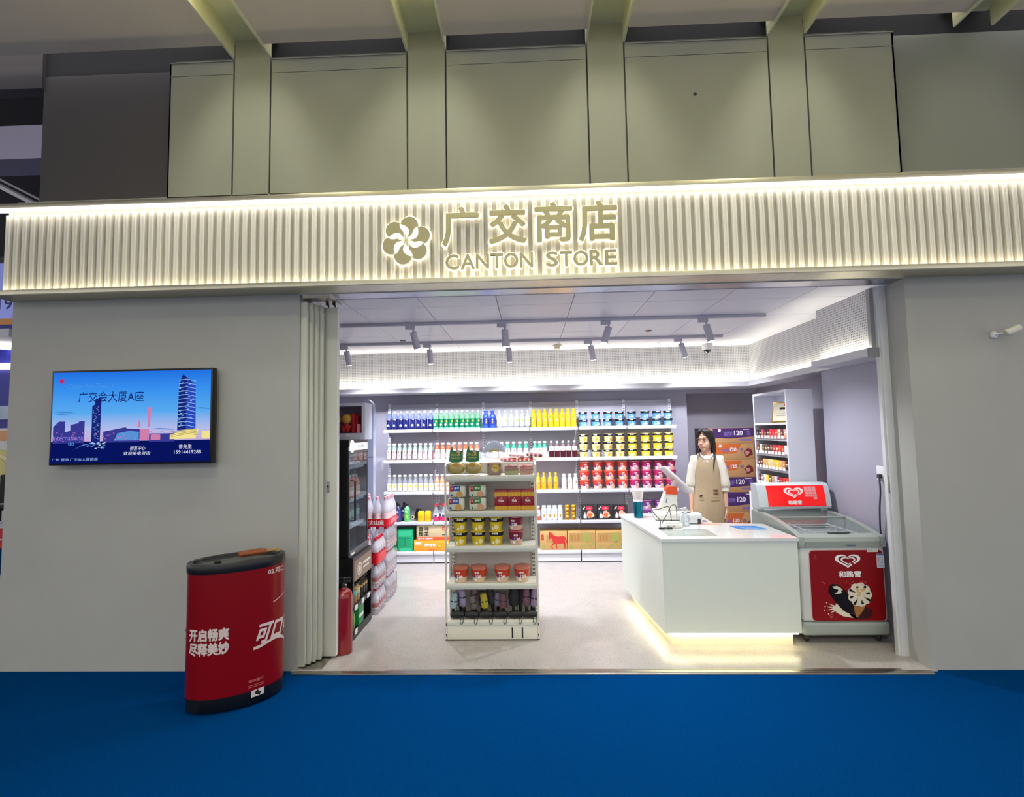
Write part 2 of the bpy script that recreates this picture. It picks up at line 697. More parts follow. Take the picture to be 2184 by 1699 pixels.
# shop interior
struct('wall_back', MB().box(-2.7, 2.03, 6.62, 6.76, 0, 2.7).box(2.03, 3.1, 6.62, 6.72, 2.05, 2.7), INW)
struct('wall_alcove', MB().box(2.0, 3.15, 6.84, 6.94, 0, 2.2),
       mat('alcove_paint', '#8d8a96', 0.7))
struct('wall_left', MB().box(-2.75, -2.6, 3.72, 6.62, 0, 2.7), INW)
struct('wall_right', MB().box(2.95, 3.1, 4.69, 6.62, 0, 2.7).box(2.66, 2.95, 3.74, 4.688, 0, 2.7), INW)
tl = MB()
tl.box(-2.7, 3.1, 3.66, 6.7, 2.62, 2.70, 1)
gx = [-2.566 + 0.583 * k for k in range(11)]
for i in range(9):
    for j in range(6):
        x0, y0 = gx[i], 3.70 + 0.583 * j
        x1 = min(gx[i + 1], 2.94)
        if i == 0:
            x0 = -2.6
        tl.box(x0 + 0.0025, x1 - 0.0025, (3.662 if j == 0 else y0 - 0.33) + 0.0025, min(y0 + 0.253, 6.6) - 0.0025, 2.60, 2.62)
struct('ceiling_shop', tl, [INC, mat('tile_joint', '#9a98a2', 0.7)])

BK, SD = perforated('perforated_board', 'X'), perforated('perforated_side_board', 'Y')
LEDW = glow('led_warm', '#fff8e2', 60.0)
TRIMW = mat('trough_white', '#d3d3d8', 0.5)
struct('wall_bulkhead_back', MB().box(-2.6, 2.68, 6.22, 6.26, 2.13, 2.60), BK)
struct('wall_bulkhead_side', MB().box(2.68, 2.72, 4.45, 6.22, 2.13, 2.60).box(2.51, 2.66, 3.78, 4.45, 2.16, 2.60), SD)
tr = MB()
tr.box(-2.6, 2.63, 6.13, 6.15, 2.095, 2.155).box(-2.6, 2.70, 6.15, 6.26, 2.095, 2.115)
tr.box(2.62, 2.64, 4.44, 6.15, 2.095, 2.155).box(2.64, 2.72, 4.44, 6.15, 2.095, 2.115)
tr.box(2.44, 2.46, 3.73, 4.44, 2.095, 2.155).box(2.46, 2.66, 3.73, 4.44, 2.095, 2.115)
tr.box(-2.6, 2.95, 6.26, 6.62, 2.10, 2.115).box(2.72, 2.95, 4.69, 6.26, 2.10, 2.115)
tr.box(2.455, 2.53, 3.715, 3.73, 2.09, 2.16, 1)
tr.box(2.50, 2.53, 3.745, 3.78, 2.115, 2.60, 1)
struct('trim_light_trough', tr, [TRIMW, mat('end_cap_grey', '#8b8b8e', 0.6)])
led = MB()
led.box(-2.55, 2.60, 6.165, 6.185, 2.115, 2.130).box(2.655, 2.668, 4.5, 6.1, 2.115, 2.130).box(2.475, 2.49, 3.76, 4.42, 2.115, 2.130)
struct('trim_light_strip', led, LEDW)

# sliding door: stacked leaves on the left, closing post on the right
t = struct('door_1', MB().box(-1.63, -1.42, 3.54, 3.76, 2.585, 2.62, 1).box(-1.60, -1.46, 3.53, 3.74, 0.0, 0.006, 1), [WHITE, STEEL])
DOORM = mat('door_leaf_paint', '#c6c7b9', 0.4)
for k, (xr, ya, yb) in enumerate(((-1.585, 3.54, 3.564), (-1.562, 3.576, 3.600), (-1.54, 3.612, 3.636), (-1.515, 3.648, 3.672))):
    MB().box(-1.75, xr, ya, yb, 0.012, 2.56, bev=0.003).box(xr - 0.006, xr + 0.004, ya + 0.006, yb - 0.006, 0.03, 2.5).build('door_leaf', DOORM, t)
lf = MB().box(-1.62, -1.425, 3.70, 3.735, 0.012, 2.555, bev=0.004).box(-1.428, -1.421, 3.702, 3.733, 0.02, 2.55, 1)
lf.box(-1.498, -1.478, 3.694, 3.70, 1.18, 1.26, 2, bev=0.002).lathe([(0.006, 0), (0.006, 0.012)], 10, 3, M=Matrix.Translation((-1.488, 3.694, 1.225)) @ Matrix.Rotation(PI / 2, 4, 'X'))
lf.build('door_leaf', [DOORM, WHITE, GREYP, INKK], t)
hg = MB()
for x in (-1.50, -1.45):
    hg.lathe([(0.011, 0), (0.011, 0.012)], 12, 0, M=Matrix.Translation((x, 3.70, 2.577)) @ Matrix.Rotation(PI / 2, 4, 'X')).box(x - 0.004, x + 0.004, 3.712, 3.72, 2.55, 2.59)
hg.build('door_roller', mat('dark_steel', '#26262a', 0.4, 0.8), t)
po = MB().box(2.54, 2.60, 3.705, 3.76, 0.0, 2.60, bev=0.004).box(2.533, 2.541, 3.715, 3.75, 1.12, 1.24, 1, bev=0.002).box(2.53, 2.534, 3.725, 3.74, 1.15, 1.21, 2).box(2.528, 2.54, 3.72, 3.752, 0, 2.6)
struct('trim_door_post', po, [mat('post_white', '#d6d8d8', 0.35), STEEL, INKK])

# ================================================================== SIGN BAND
fas = thing('sign_fascia', 'long lit band of pale vertical slats with steel edges above the shop opening', 'sign board', (0, 3.44, 2.62))


def rel(mb, o):
    off = o.location
    mb.v = [p - off for p in mb.v]
    return mb


SLAT = mat('slat_cream', '#e4e0d4', 0.45)
FX0, FX1 = -3.70, 6.3
b_ = MB().box(FX0, FX1, 3.405, 3.43, 2.62, 3.25)
n = int((FX1 - FX0) / 0.0613)
prof = [(-0.017, 0), (-0.017, -0.02), (-0.013, -0.025), (-0.003, -0.025), (0.0, -0.021), (0.004, -0.021), (0.006, -0.025), (0.013, -0.025), (0.017, -0.02), (0.017, 0)]
for k in range(n):
    x = FX0 + 0.02 + k * 0.0613
    v = [(x + a, 3.405 + d, z) for z in (2.645, 3.198) for a, d in prof]
    q = len(prof)
    f = [(i, i + 1, q + i + 1, q + i) for i in range(q - 1)] + [tuple(range(q))[::-1], tuple(range(q, 2 * q))]
    b_.add(v, f)
b_.m[:6] = [1] * 6
rel(b_, fas).build('slat_panel', [SLAT, mat('slat_backing', '#b3aea0', 0.6)], fas)
EDGE = mat('satin_steel', '#cdc9b4', 0.40, 1.0, noise=0.06, nscale=5, stretch=(3, 1, 1))
rel(MB().box(FX0 - 0.06, FX1, 3.335, 3.345, 3.228, 3.262, bev=0.001).box(FX0 - 0.06, FX1, 3.345, 3.60, 3.250, 3.262), fas).build('top_trim', EDGE, fas)
rel(MB().box(FX0 - 0.06, FX1, 3.335, 3.345, 2.612, 2.645, bev=0.001).box(FX0 - 0.06, FX1, 3.345, 3.52, 2.610, 2.616), fas).build('bottom_trim', EDGE, fas)
rel(MB().box(-1.63, 2.59, 3.52, 3.665, 2.603, 2.616), fas).build('soffit_panel', mat('soffit_steel', '#b9b7bf', 0.22, 1.0, noise=0.10, nscale=7, stretch=(9, 1, 1)), fas)
rel(MB().box(FX0 - 0.05, FX1, 3.347, 3.372, 3.212, 3.226), fas).build('top_light_strip', glow('led_top', '#fffaf0', 9.5), fas)
rel(MB().box(FX0 - 0.02, FX1, 3.352, 3.372, 2.622, 2.634), fas).build('bottom_light_strip', glow('led_bottom', '#fff5d2', 12.0), fas)

sg = thing('shop_sign', 'backlit metal flower emblem with four Chinese characters above two capital-letter words on the slatted band', 'sign', (0, 3.37, 2.9))
LET = mat('letter_metal', '#b3ab86', 0.38, 0.35)
HALO = glow('letter_halo', '#fff3cf', 3.2)
YL = 3.352
for ch, cx_, z0, hh, ww in (('广', -0.447, 2.870, 0.262, 0.24), ('交', -0.125, 2.877, 0.262, 0.245), ('商', 0.187, 2.880, 0.265, 0.245), ('店', 0.487, 2.876, 0.268, 0.25)):
    o = rel(MB().text(ch, front(0, YL, 0), hh, ww, cx_, z0, 0, 0.0, 0.016, 'c', fat=0.0075), sg).build('sign_character', LET, sg)
    rel(MB().text(ch, front(0, YL + 0.0165, 0), hh * 1.035, ww * 1.035, cx_, z0 - hh * 0.0175, 0, 0.0, 0.008, 'c', fat=0.0125), sg).build('halo_light', HALO, o)
ex = [-0.55, -0.445, -0.342, -0.243, -0.152, -0.045, None, 0.132, 0.228, 0.316, 0.425, 0.527]
ew = [0.088, 0.092, 0.085, 0.082, 0.094, 0.086, 0, 0.078, 0.078, 0.098, 0.084, 0.078]
for ch, x, wd in zip('CANTON STORE', ex, ew):
    if ch == ' ':
        continue
    z0 = 2.704 + (x + 0.55) * 0.002
    o = rel(MB().text(ch, front(0, YL, 0), 0.102, wd, x, z0, 0, 0.0, 0.014, fat=0.0030), sg).build('sign_letter', LET, sg)
    rel(MB().text(ch, front(0, YL + 0.0145, 0), 0.110, wd + 0.008, x - 0.004, z0 - 0.004, 0, 0.0, 0.006, fat=0.0065), sg).build('halo_light', HALO, o)
for k in range(6):
    a0 = R(60 * k + 78)

    def petal(rr, aa, a0=a0):
        return (-0.820 + rr * math.cos(a0 + aa), 2.915 + rr * math.sin(a0 + aa))
    out = []
    # broad round lobe leaning one way, tapering to the centre
    for q in range(25):
        tt = q / 24
        th = -0.1 + tt * 2 * PI * 0.80
        out.append((0.108 + 0.061 * math.cos(th - 1.9), 0.061 * math.sin(th - 1.9)))
    lobe = [(-0.820 + x * math.cos(a0) - y * math.sin(a0), 2.915 + x * math.sin(a0) + y * math.cos(a0)) for x, y in out] + [petal(0.02, 0)]
    o = rel(MB().poly(lobe, front(0, YL, 0), 0, 0.014), sg).build('emblem_petal', LET, sg)
    cr = [petal(0.010 + 0.112 * q / 10, 0.62 * math.sin(q / 10 * 2.0)) for q in range(11)] + [petal(0.122 - 0.112 * q / 10, 0.62 * math.sin((1 - q / 10) * 2.0) - 0.62 * math.sin(q / 10 * PI)) for q in range(1, 11)]
    rel(MB().poly(cr, front(0, YL - 0.002, 0), 0, 0.003), sg).build('petal_light', glow('petal_lit', '#fff6dc', 2.2), o)
    bigger = [(-0.820 + (x + 0.820) * 1.06, 2.915 + (y - 2.915) * 1.06) for x, y in lobe]
    rel(MB().poly(bigger, front(0, YL + 0.0145, 0), 0, 0.006), sg).build('halo_light', HALO, o)

# ================================================================== SHOP LIGHTS
TRK = mat('track_white', '#b9b7c4', 0.5)
LENS = glow('spot_lens', '#f2f4ff', 14.0)
tk = {}
for y, x1, g in ((4.5, 2.10, 'nearer'), (5.48, 2.09, 'farther')):
    tag(MB().box(-2.5, x1, y - 0.018, y + 0.018, 2.572, 2.60, bev=0.002).build('lighting_track', TRK),
        'long straight ceiling light track, the one %s to the %s' % (('close', 'shop front') if y < 5 else ('close', 'perforated back board')), 'light track')
spots = []
for i, (x, dx, dy) in enumerate(((-1.06, 0.18, 0.40), (-0.23, 0.03, 0.0), (0.70, -0.34, -0.15), (1.56, 0.22, -0.10))):
    spots.append((x, 4.5, dx, dy, '%s spotlight from the fridge end on the front light track' % ORD[i]))
for i, (x, dx, dy) in enumerate(((-2.03, 0.12, 0.35), (-1.105, 0.02, 0.35), (-0.237, 0.06, 0.35), (0.655, 0.22, 0.35), (1.625, 0.42, 0.35))):
    spots.append((x, 5.48, dx, dy, '%s spotlight from the fridge end on the rear light track' % ORD[i]))
for x, y, dx, dy, lb in spots:
    o = thing('track_light', 'white cylinder ' + lb, 'spotlight', (x, y, 2.572), group='track spotlights')
    MB().box(-0.05, 0.035, -0.016, 0.016, -0.034, 0, bev=0.003).build('adapter', TRK, o)
    MB().loft([(0.02, 0, -0.034), (0.02, 0, -0.06)], 0.007, 8).build('stem', TRK, o)
    d = Vector((dx, dy, -1)).normalized()
    p0 = Vector((0.02, 0, -0.058)) - d * 0.0
    MB().loft([p0, p0 + d * 0.003, p0 + d * 0.150, p0 + d * 0.155], [0.026, 0.031, 0.031, 0.029], 20).build('barrel', TRK, o)
    MB().loft([p0 + d * 0.1551, p0 + d * 0.157], [0.027, 0.026], 20).build('lens', LENS, o)
    e = 112 if y > 5 else 94
    L = lamp('track_light_beam', 'SPOT', (0, 0, 0), e, COOL, spot_size=R(118), spot_blend=0.7, shadow_soft_size=0.03)
    L.parent = o
    L.location = p0 + d * 0.175
    L.rotation_euler = d.to_track_quat('-Z', 'Y').to_euler()
o = thing('smoke_detector', 'small cream smoke detector under the shop ceiling', 'smoke detector', (0.335, 5.88, 2.60))
MB().lathe([(0.048, -0.014), (0.052, -0.004), (0.052, 0)], 20).build('base', mat('cream_plastic', '#cfc7b4', 0.5), o)
MB().lathe([(0.026, -0.05), (0.034, -0.044), (0.038, -0.014)], 20).build('sensor', MATS['cream_plastic'], o)
o = thing('security_camera', 'dark glass dome camera under the shop ceiling', 'camera', (2.13, 6.06, 2.60))
MB().lathe([(0.054, -0.07), (0.062, -0.04), (0.062, 0)], 20).build('housing', WHITE, o)
MB().blob((0, 0, -0.072), (0.046, 0.046, 0.046)).build('dome', mat('dome_black', '#08080a', 0.05, coat=1), o)
for x, y, c, l in ((-1.353, 5.36, '#3a3a40', 'small dark round vent in the shop ceiling'), (1.223, 5.14, '#7c3a30', 'small reddish sprinkler cap in the shop ceiling')):
    tag(MB().lathe([(0.028, -0.008), (0.036, 0)], 16).build('ceiling_sprinkler', mat('cap' + c, c, 0.5), None, (x, y, 2.60)), l, 'sprinkler')
# ================================================================== WALL SHELVES
SHW = mat('shelf_white', '#dddde4', 0.35)
SHB = mat('shelf_back', '#b9b8c2', 0.5)
BX = [-1.84, -1.217, -0.615, -0.004, 0.595, 1.195, 1.80]
LV = [1.645, 1.267, 0.875, 0.505, 0.145]           # shelf surfaces, from the top one down
LIFT = 0.0012
YF, YB = 6.30, 6.575


def slots(mb, x, y, z0, z1, m, step=0.032, w=0.006, h=0.014):
    z = z0
    while z < z1:
        for dx in (-0.006, 0.006):
            mb.box(x + dx - w / 2, x + dx + w / 2, y - 0.001, y, z, z + h, m)
        z += step


nm = ['with the cola bottles', 'with the green soda bottles', 'with the blue-capped sports drinks', 'with the yellow juice bottles', 'with the red noodle tubs', 'with the magenta noodle tubs']
for k in range(6):
    a, b = BX[k] + 0.004, BX[k + 1] - 0.004
    o = thing('shelf_unit', 'white metal wall shelf bay ' + nm[k], 'shelf', ((a + b) / 2, YB, 0), group='wall shelf bays')
    L = -(b - a) / 2
    MB().box(L, -L, 0, 0.02, 0.10, 1.975).build('back_panel', SHB, o)
    for x in ([L + 0.008, -L - 0.008] if k == 5 else [L + 0.008]):
        q = MB().box(x - 0.016, x + 0.016, -0.03, 0, 0, 1.985)
        slots(q, x, -0.03, 0.2, 1.95, 1)
        q.build('upright', [SHW, INKK], o)
    dp = YF - YB
    for i, z in enumerate(LV[:4]):
        q = MB().box(L + 0.002, -L - 0.002, dp + 0.006, -0.03, z - 0.022, z)
        q.box(L + 0.002, -L - 0.002, dp - 0.004, dp + 0.006, z - 0.036, z + 0.004, 0, bev=0.003)
        q.box(L + 0.004, -L - 0.004, dp - 0.006, dp - 0.004, z - 0.026, z - 0.006, 1)
        for s_ in (L + 0.004, -L - 0.006):
            q.add([(s_, -0.03, z - 0.022), (s_, -0.03, z - 0.09), (s_, -0.10, z - 0.022), (s_ + 0.002, -0.03, z - 0.022), (s_ + 0.002, -0.03, z - 0.09), (s_ + 0.002, -0.10, z - 0.022)],
                  [(0, 1, 2), (5, 4, 3), (0, 3, 4, 1), (1, 4, 5, 2), (2, 5, 3, 0)])
        q.build('shelf', [SHW, mat('price_rail', '#cdd2e6', 0.15)], o)
    q = MB().box(L + 0.002, -L - 0.002, dp, -0.03, 0.105, LV[4]).box(L + 0.002, -L - 0.002, dp - 0.004, dp + 0.006, 0.105, 0.15, 0, bev=0.003)
    q.box(L + 0.002, -L - 0.002, dp + 0.015, dp + 0.03, 0.0, 0.105).box(L + 0.002, -L - 0.002, dp + 0.0145, dp + 0.0155, 0.0, 0.012, 1)
    q.build('base_deck', [SHW, INKK], o)

# ================================================================== PRODUCTS
LV = [z + LIFT for z in LV]


def cyl_fn(r, c=(0, 0), z=0.0):
    """Wrap (u, v) round an upright cylinder, u = 0 facing the camera side."""
    return lambda u, v, d: (c[0] + (r + d) * math.sin(u / r), c[1] - (r + d) * math.cos(u / r), z + v)


def cone_fn(r0, r1, h):
    def f(u, v, d):
        r = r0 + (r1 - r0) * v / h + d
        return (r * math.sin(u / ((r0 + r1) / 2)), -r * math.cos(u / ((r0 + r1) / 2)), v)
    return f


def bottle(name, cat, r, h, body, cap, label, lab=(0.2, 0.62), deco=None, sh=0.68, neck=0.30, capr=0.33, upper=None, waist=0.0, half=0):
    o = thing(name, 'x', cat)
    nr, cr = r * neck * 1.15, r * capr * 1.25
    prof = [(r * 0.80, 0), (r * 0.97, h * 0.02), (r, h * 0.05), (r, h * 0.18), (r * (1 - waist), h * 0.36), (r, h * 0.55), (r, h * sh), (r * 0.86, h * (sh + 0.07)), (r * 0.55, h * (sh + 0.15)), (nr, h * (sh + 0.20)), (nr, h * 0.925)]
    mm = [0] * 10
    if upper:
        mm = [0] * 5 + [1] * 5
    MB().lathe(prof, 16, mm).build('bottle_body', [body, upper] if upper else body, o)
    MB().lathe([(cr, h * 0.90), (cr, h * 0.985), (cr * 0.9, h)], 14).build('cap', cap, o)
    if label:
        z0, z1 = lab[0] * h, lab[1] * h
        lr = r + 0.0008
        lb = MB().lathe([(lr, z0), (lr * (1 - waist * 0.8), (z0 + z1) / 2), (lr, z1)], 16, 0, cap=False)
        if half:
            lb, fc, ha = MB(), cyl_fn(lr), R(half)
            for k in range(6):
                a, b = lr * (-ha + ha * k / 3), lr * (-ha + ha * (k + 1) / 3)
                lb.add([fc(a, z0, 0), fc(b, z0, 0), fc(b, z1, 0), fc(a, z1, 0)], [(0, 1, 2, 3)])
        ms = [label]
        if deco:
            ms += deco(lb, lr + 0.0006, z0, z1)
        lb.build('label', ms, o)
    return o


def blob_pts(cx, cy, r, n=12, j=0.25, seed=1):
    q = random.Random(seed)
    return [(cx + r * (1 + j * (q.random() - 0.5) * 2) * math.cos(2 * PI * k / n), cy + r * (1 + j * (q.random() - 0.5) * 2) * math.sin(2 * PI * k / n)) for k in range(n)]


def deco_cola(lb, r, a, b):
    f = cyl_fn(r)
    lb.poly(blob_pts(0, a + (b - a) * 0.30, 0.015, 9, 0.45, 3), f, 1)
    lb.poly([(-0.022, b * 0.98), (0.022, b * 0.90), (0.022, b * 0.96)], f, 1)
    return [INKW]


def deco_green(lb, r, a, b):
    f = cyl_fn(r)
    lb.poly(blob_pts(-0.004, a + (b - a) * 0.30, 0.014, 9, 0.45, 5), f, 1)
    lb.poly(circ(0.012, a + (b - a) * 0.72, 0.010, 0.014, 12), f, 2)
    return [INKW, mat('lime_print', '#b8e02a', 0.5)]


def deco_fruit(col):
    def d(lb, r, a, b):
        f = cyl_fn(r)
        lb.poly(circ(0.010, a + (b - a) * 0.62, 0.012, 0.015, 14), f, 1)
        lb.box(-0.014, 0.004, -r - 0.0006, -r, a + (b - a) * 0.18, a + (b - a) * 0.22, 2)
        lb.box(-0.014, 0.000, -r - 0.0006, -r, a + (b - a) * 0.30, a + (b - a) * 0.33, 2)
        return [mat('fruit' + col, col, 0.5), mat('grey_print', '#8f9a8a', 0.6)]
    return d


def deco_branch(col):
    def d(lb, r, a, b):
        f = cyl_fn(r)
        m = (b - a)
        lb.poly([(-0.016, a + m * 0.5), (0.012, a + m * 0.28), (0.018, a + m * 0.38), (0.004, a + m * 0.40), (-0.012, a + m * 0.56)], f, 1)
        lb.box(-0.004, 0.004, -r - 0.0006, -r, a + m * 0.62, a + m * 0.90, 2)
        return [mat('branch' + col, col, 0.5), mat('tea_print', '#6a5a50', 0.6)]
    return d


def deco_orange(lb, r, a, b):
    f = cyl_fn(r)
    m = b - a
    lb.poly(circ(0.004, a + m * 0.28, 0.010, 0.012, 12, 0.6, 5.2) + circ(0.004, a + m * 0.28, 0.006, 0.007, 12, 5.2, 0.6), f, 1)
    lb.poly(circ(0, a + m * 0.86, 0.015, 0.012, 12), f, 2)
    lb.poly(blob_pts(0, a + m * 0.58, 0.011, 9, 0.3, 8), f, 3)
    return [mat('orange_print', '#e07a10', 0.5), mat('leaf_print', '#7ea31c', 0.5), mat('cream_print', '#ffe9b0', 0.5)]


def deco_milk(lb, r, a, b):
    m = b - a
    lb.box(-0.009, 0.009, -r - 0.0012, -r + 0.002, a + m * 0.22, a + m * 0.52, 1)
    lb.box(-0.008, 0.008, -r - 0.0012, -r + 0.002, a + m * 0.66, a + m * 0.84, 2)
    return [mat('gold_print', '#a8842c', 0.5), mat('pale_blue_print', '#a9bfe4', 0.5)]


def deco_dark(c1, c2):
    def d(lb, r, a, b):
        f = cyl_fn(r)
        m = b - a
        lb.poly(circ(0, a + m * 0.35, 0.016, 0.022, 14), f, 1)
        lb.poly(blob_pts(0, a + m * 0.82, 0.014, 8, 0.4, 4), f, 2)
        return [mat('pic' + c1, c1, 0.5), mat('pic' + c2, c2, 0.5)]
    return d


PET = clear('clear_plastic', '#f4f7fa', 0.16, 0.08, 0.22, '#eef2f6')
CAPW = mat('cap_white', '#f1f1f2', 0.4)
CAPG = mat('cap_green', '#2f9d7c', 0.4)
CAPB = mat('cap_blue', '#2450b4', 0.4)
CAPY = mat('cap_yellow', '#f0c21c', 0.4)
CAPR = mat('cap_red', '#c71f3a', 0.4)
COLA = mat('cola_blue_label', '#141c60', 0.25)
COLU = clear('cola_upper_plastic', '#c4d0f6', 0.2, 0.08, 0.30, '#a9b6ea')
LEMB = clear('lime_soda_plastic', '#bfeccf', 0.2, 0.08, 0.30, '#a8dfbc')
GRNL = mat('lime_soda_label', '#0c6b4c', 0.25)


def spread(row, xs, z, y, desc, ends='fridge end', extra=''):
    for i, x in enumerate(xs):
        row.put((x, y, z), '%s, %s from the %s%s' % (desc, ORD[i], ends, extra), random.uniform(-0.25, 0.25))


def lin_x(a, b, n):
    return [a + (b - a) * k / (n - 1) for k in range(n)]


YP = 6.375
# top shelf
p = bottle('cola_bottle', 'soda bottle', 0.0335, 0.235, mat('cola_liquid', '#10164a', 0.15), CAPW, COLA, (0.10, 0.58), deco_cola, upper=COLU, waist=0.05)
spread(Row(p, 'cola bottles on the top wall shelf'), lin_x(-1.785, -1.255, 8), LV[0], YP, 'dark blue cola bottle in the top shelf row')
p = bottle('lime_soda_bottle', 'soda bottle', 0.0322, 0.235, mat('lime_liquid', '#7fcfa4', 0.15), CAPW, GRNL, (0.10, 0.55), deco_green, upper=LEMB, waist=0.05)
spread(Row(p, 'green soda bottles on the top wall shelf'), lin_x(-1.185, -0.655, 9), LV[0], YP, 'green lime soda bottle in the top shelf row')
p = bottle('sports_drink_bottle', 'drink bottle', 0.040, 0.222, mat('blue_liquid', '#2a4fc0', 0.2), CAPB, mat('deep_blue_label', '#1b2f8c', 0.3), (0.18, 0.60), deco_milk, neck=0.42, capr=0.5)
spread(Row(p, 'blue sports drinks on the top wall shelf'), [-0.555, -0.470], LV[0], YP, 'blue sports drink bottle on the top shelf')
p = bottle('vitamin_water_bottle', 'drink bottle', 0.031, 0.222, PET, CAPW, mat('pale_label', '#e2e8ee', 0.4), (0.12, 0.60), deco_fruit('#9ccf3c'), waist=0.04)
R1 = Row(p, 'clear vitamin waters on the top wall shelf')
spread(R1, [-0.385, -0.315, -0.238, -0.166, -0.095, -0.028], LV[0], YP, 'clear vitamin water bottle on the top shelf', 'sports drink')
p = bottle('yellow_juice_bottle', 'juice bottle', 0.0325, 0.230, mat('yellow_juice', '#f3b51a', 0.2), CAPY, mat('yellow_label', '#f6bf22', 0.3), (0.06, 0.66), deco_orange, sh=0.72, neck=0.42, capr=0.46)
spread(Row(p, 'yellow juice bottles on the top wall shelf'), lin_x(0.048, 0.548, 8), LV[0], YP, 'yellow orange juice bottle in the top shelf row', 'vitamin water')
# second shelf
p = bottle('dark_tea_bottle', 'tea bottle', 0.0285, 0.205, mat('dark_tea', '#5e1a22', 0.2), CAPW, mat('tea_label', '#f1ece6', 0.4), (0.05, 0.62), deco_branch('#b8404a'), upper=mat('tea_neck', '#8aa39a', 0.2), sh=0.66, neck=0.5, capr=0.58, half=52)
spread(Row(p, 'dark tea bottles on the second wall shelf'), lin_x(-1.785, -1.255, 9), LV[1], YP, 'dark red tea bottle on the second shelf')
p = bottle('chilli_drink_bottle', 'drink bottle', 0.0285, 0.205, mat('orange_red_drink', '#d8582e', 0.2), CAPW, MATS['tea_label'], (0.05, 0.62), deco_branch('#d0202c'), sh=0.66, neck=0.5, capr=0.58, half=58)
spread(Row(p, 'red print drink bottles on the second wall shelf'), lin_x(-1.175, -0.675, 8), LV[1], YP, 'drink bottle with red branch label on the second shelf', 'dark tea')
p = bottle('pear_juice_bottle', 'juice bottle', 0.029, 0.205, mat('pear_juice', '#efc24a', 0.2), CAPW, mat('pear_label', '#f4f0e2', 0.4), (0.05, 0.60), deco_branch('#e8a050'), upper=mat('green_neck', '#2fa582', 0.3), sh=0.66, neck=0.5, capr=0.58)
spread(Row(p, 'pear juice bottles on the second wall shelf'), lin_x(-0.44, -0.055, 6) + lin_x(0.055, 0.178, 3), LV[1], YP, 'green-necked pear juice bottle on the second shelf', 'fridge')
p = bottle('plum_juice_bottle', 'juice bottle', 0.0325, 0.205, mat('plum_juice', '#43101a', 0.15), CAPW, mat('smoke_label', '#e4dfe2', 0.4), (0.42, 0.68), deco_milk, upper=clear('plum_neck', '#b08a94', 0.2, 0.1, 0.4, '#9a7f88'))
spread(Row(p, 'plum juice bottles on the second wall shelf'), lin_x(0.260, 0.550, 5), LV[1], YP, 'dark plum juice bottle on the second shelf', 'pear juice')
# third shelf
p = bottle('lemon_water_bottle', 'drink bottle', 0.0285, 0.205, PET, CAPW, mat('lemon_label', '#f0ead2', 0.4), (0.05, 0.48), deco_fruit('#f0b53a'), sh=0.60, neck=0.45, capr=0.55)
spread(Row(p, 'lemon water bottles on the third wall shelf'), lin_x(-1.785, -1.255, 9), LV[2], YP, 'clear lemon water bottle on the third shelf')
p = bottle('peach_water_bottle', 'drink bottle', 0.0285, 0.205, mat('peach_drink', '#f0a07c', 0.2), CAPW, mat('peach_label', '#f6dccb', 0.4), (0.05, 0.48), deco_fruit('#ee8a5c'), sh=0.60, neck=0.45, capr=0.55)
spread(Row(p, 'peach water bottles on the third wall shelf'), lin_x(-1.18, -1.05, 3), LV[2], YP, 'orange peach drink bottle on the third shelf', 'lemon water')
p = bottle('mango_soda_bottle', 'soda bottle', 0.029, 0.205, mat('mango_drink', '#f3a31c', 0.2), CAPY, mat('mango_label', '#f1b02c', 0.3), (0.25, 0.58), deco_milk, sh=0.62)
spread(Row(p, 'mango soda bottles on the third wall shelf'), [0.02, 0.088, 0.158, 0.236, 0.308], LV[2], YP, 'bright mango soda bottle on the third shelf', 'gondola')
p = bottle('almond_drink_bottle', 'drink bottle', 0.0295, 0.188, mat('almond_drink', '#e9d9d2', 0.3), CAPW, mat('almond_label', '#f2e7df', 0.4), (0.05, 0.62), deco_branch('#dc8a5a'), sh=0.66, neck=0.5, capr=0.58)
spread(Row(p, 'almond drink bottles on the third wall shelf'), [0.410, 0.482, 0.552], LV[2], YP, 'white almond drink bottle on the third shelf', 'mango soda')
# fourth shelf
p = bottle('grape_soda_bottle', 'soda bottle', 0.040, 0.222, mat('grape_drink', '#2c3050', 0.2), BLACK, mat('grape_label', '#3a4078', 0.3), (0.08, 0.66), deco_dark('#b06a86', '#c9cde8'))
RG = Row(p, 'dark soda bottles on the fourth wall shelf')
for x, y, q in ((-1.665, 6.345, 'front'), (-1.765, 6.345, 'beside the water packs'), (-1.71, 6.44, 'behind, at the water pack side'), (-1.615, 6.44, 'behind, between the front bottles')):
    RG.put((x, y, LV[3]), 'dark grape soda bottle on the fourth shelf, ' + q)
p = bottle('aloe_drink_bottle', 'drink bottle', 0.038, 0.215, mat('aloe_drink', '#74cf86', 0.15), BLACK, mat('aloe_label', '#5cb970', 0.3), (0.08, 0.70), deco_dark('#a7dc4a', '#e4f5e0'))
p['label'] = 'green aloe drink bottle on the fourth shelf beside dark bottles'
p.location = (-1.555, 6.35, LV[3])
o = thing('coffee_carton', 'toppled black and gold coffee carton on the fourth wall shelf', 'carton', (-1.462, 6.40, LV[3]))
MB().box(-0.045, 0.045, -0.03, 0.03, 0, 0.13, 0, bev=0.004, M=Matrix.Rotation(R(16), 4, 'Y') @ Matrix.Translation((0.02, 0, 0.0195))).build('carton_body', BLACK, o)
q = MB().poly(circ(-0.028, 0.05, 0.024), front(0, -0.034, 0), 0, 0.002)
q.poly(circ(-0.028, 0.05, 0.014), front(0, -0.0345, 0), 1)
q.build('badge', [mat('badge_cream', '#d9c79a', 0.5), INKK], o)
o = thing('tea_pack', 'x', 'drink carton')
q = MB().box(-0.037, 0.037, -0.028, 0.028, 0, 0.12, 0, bev=0.008)
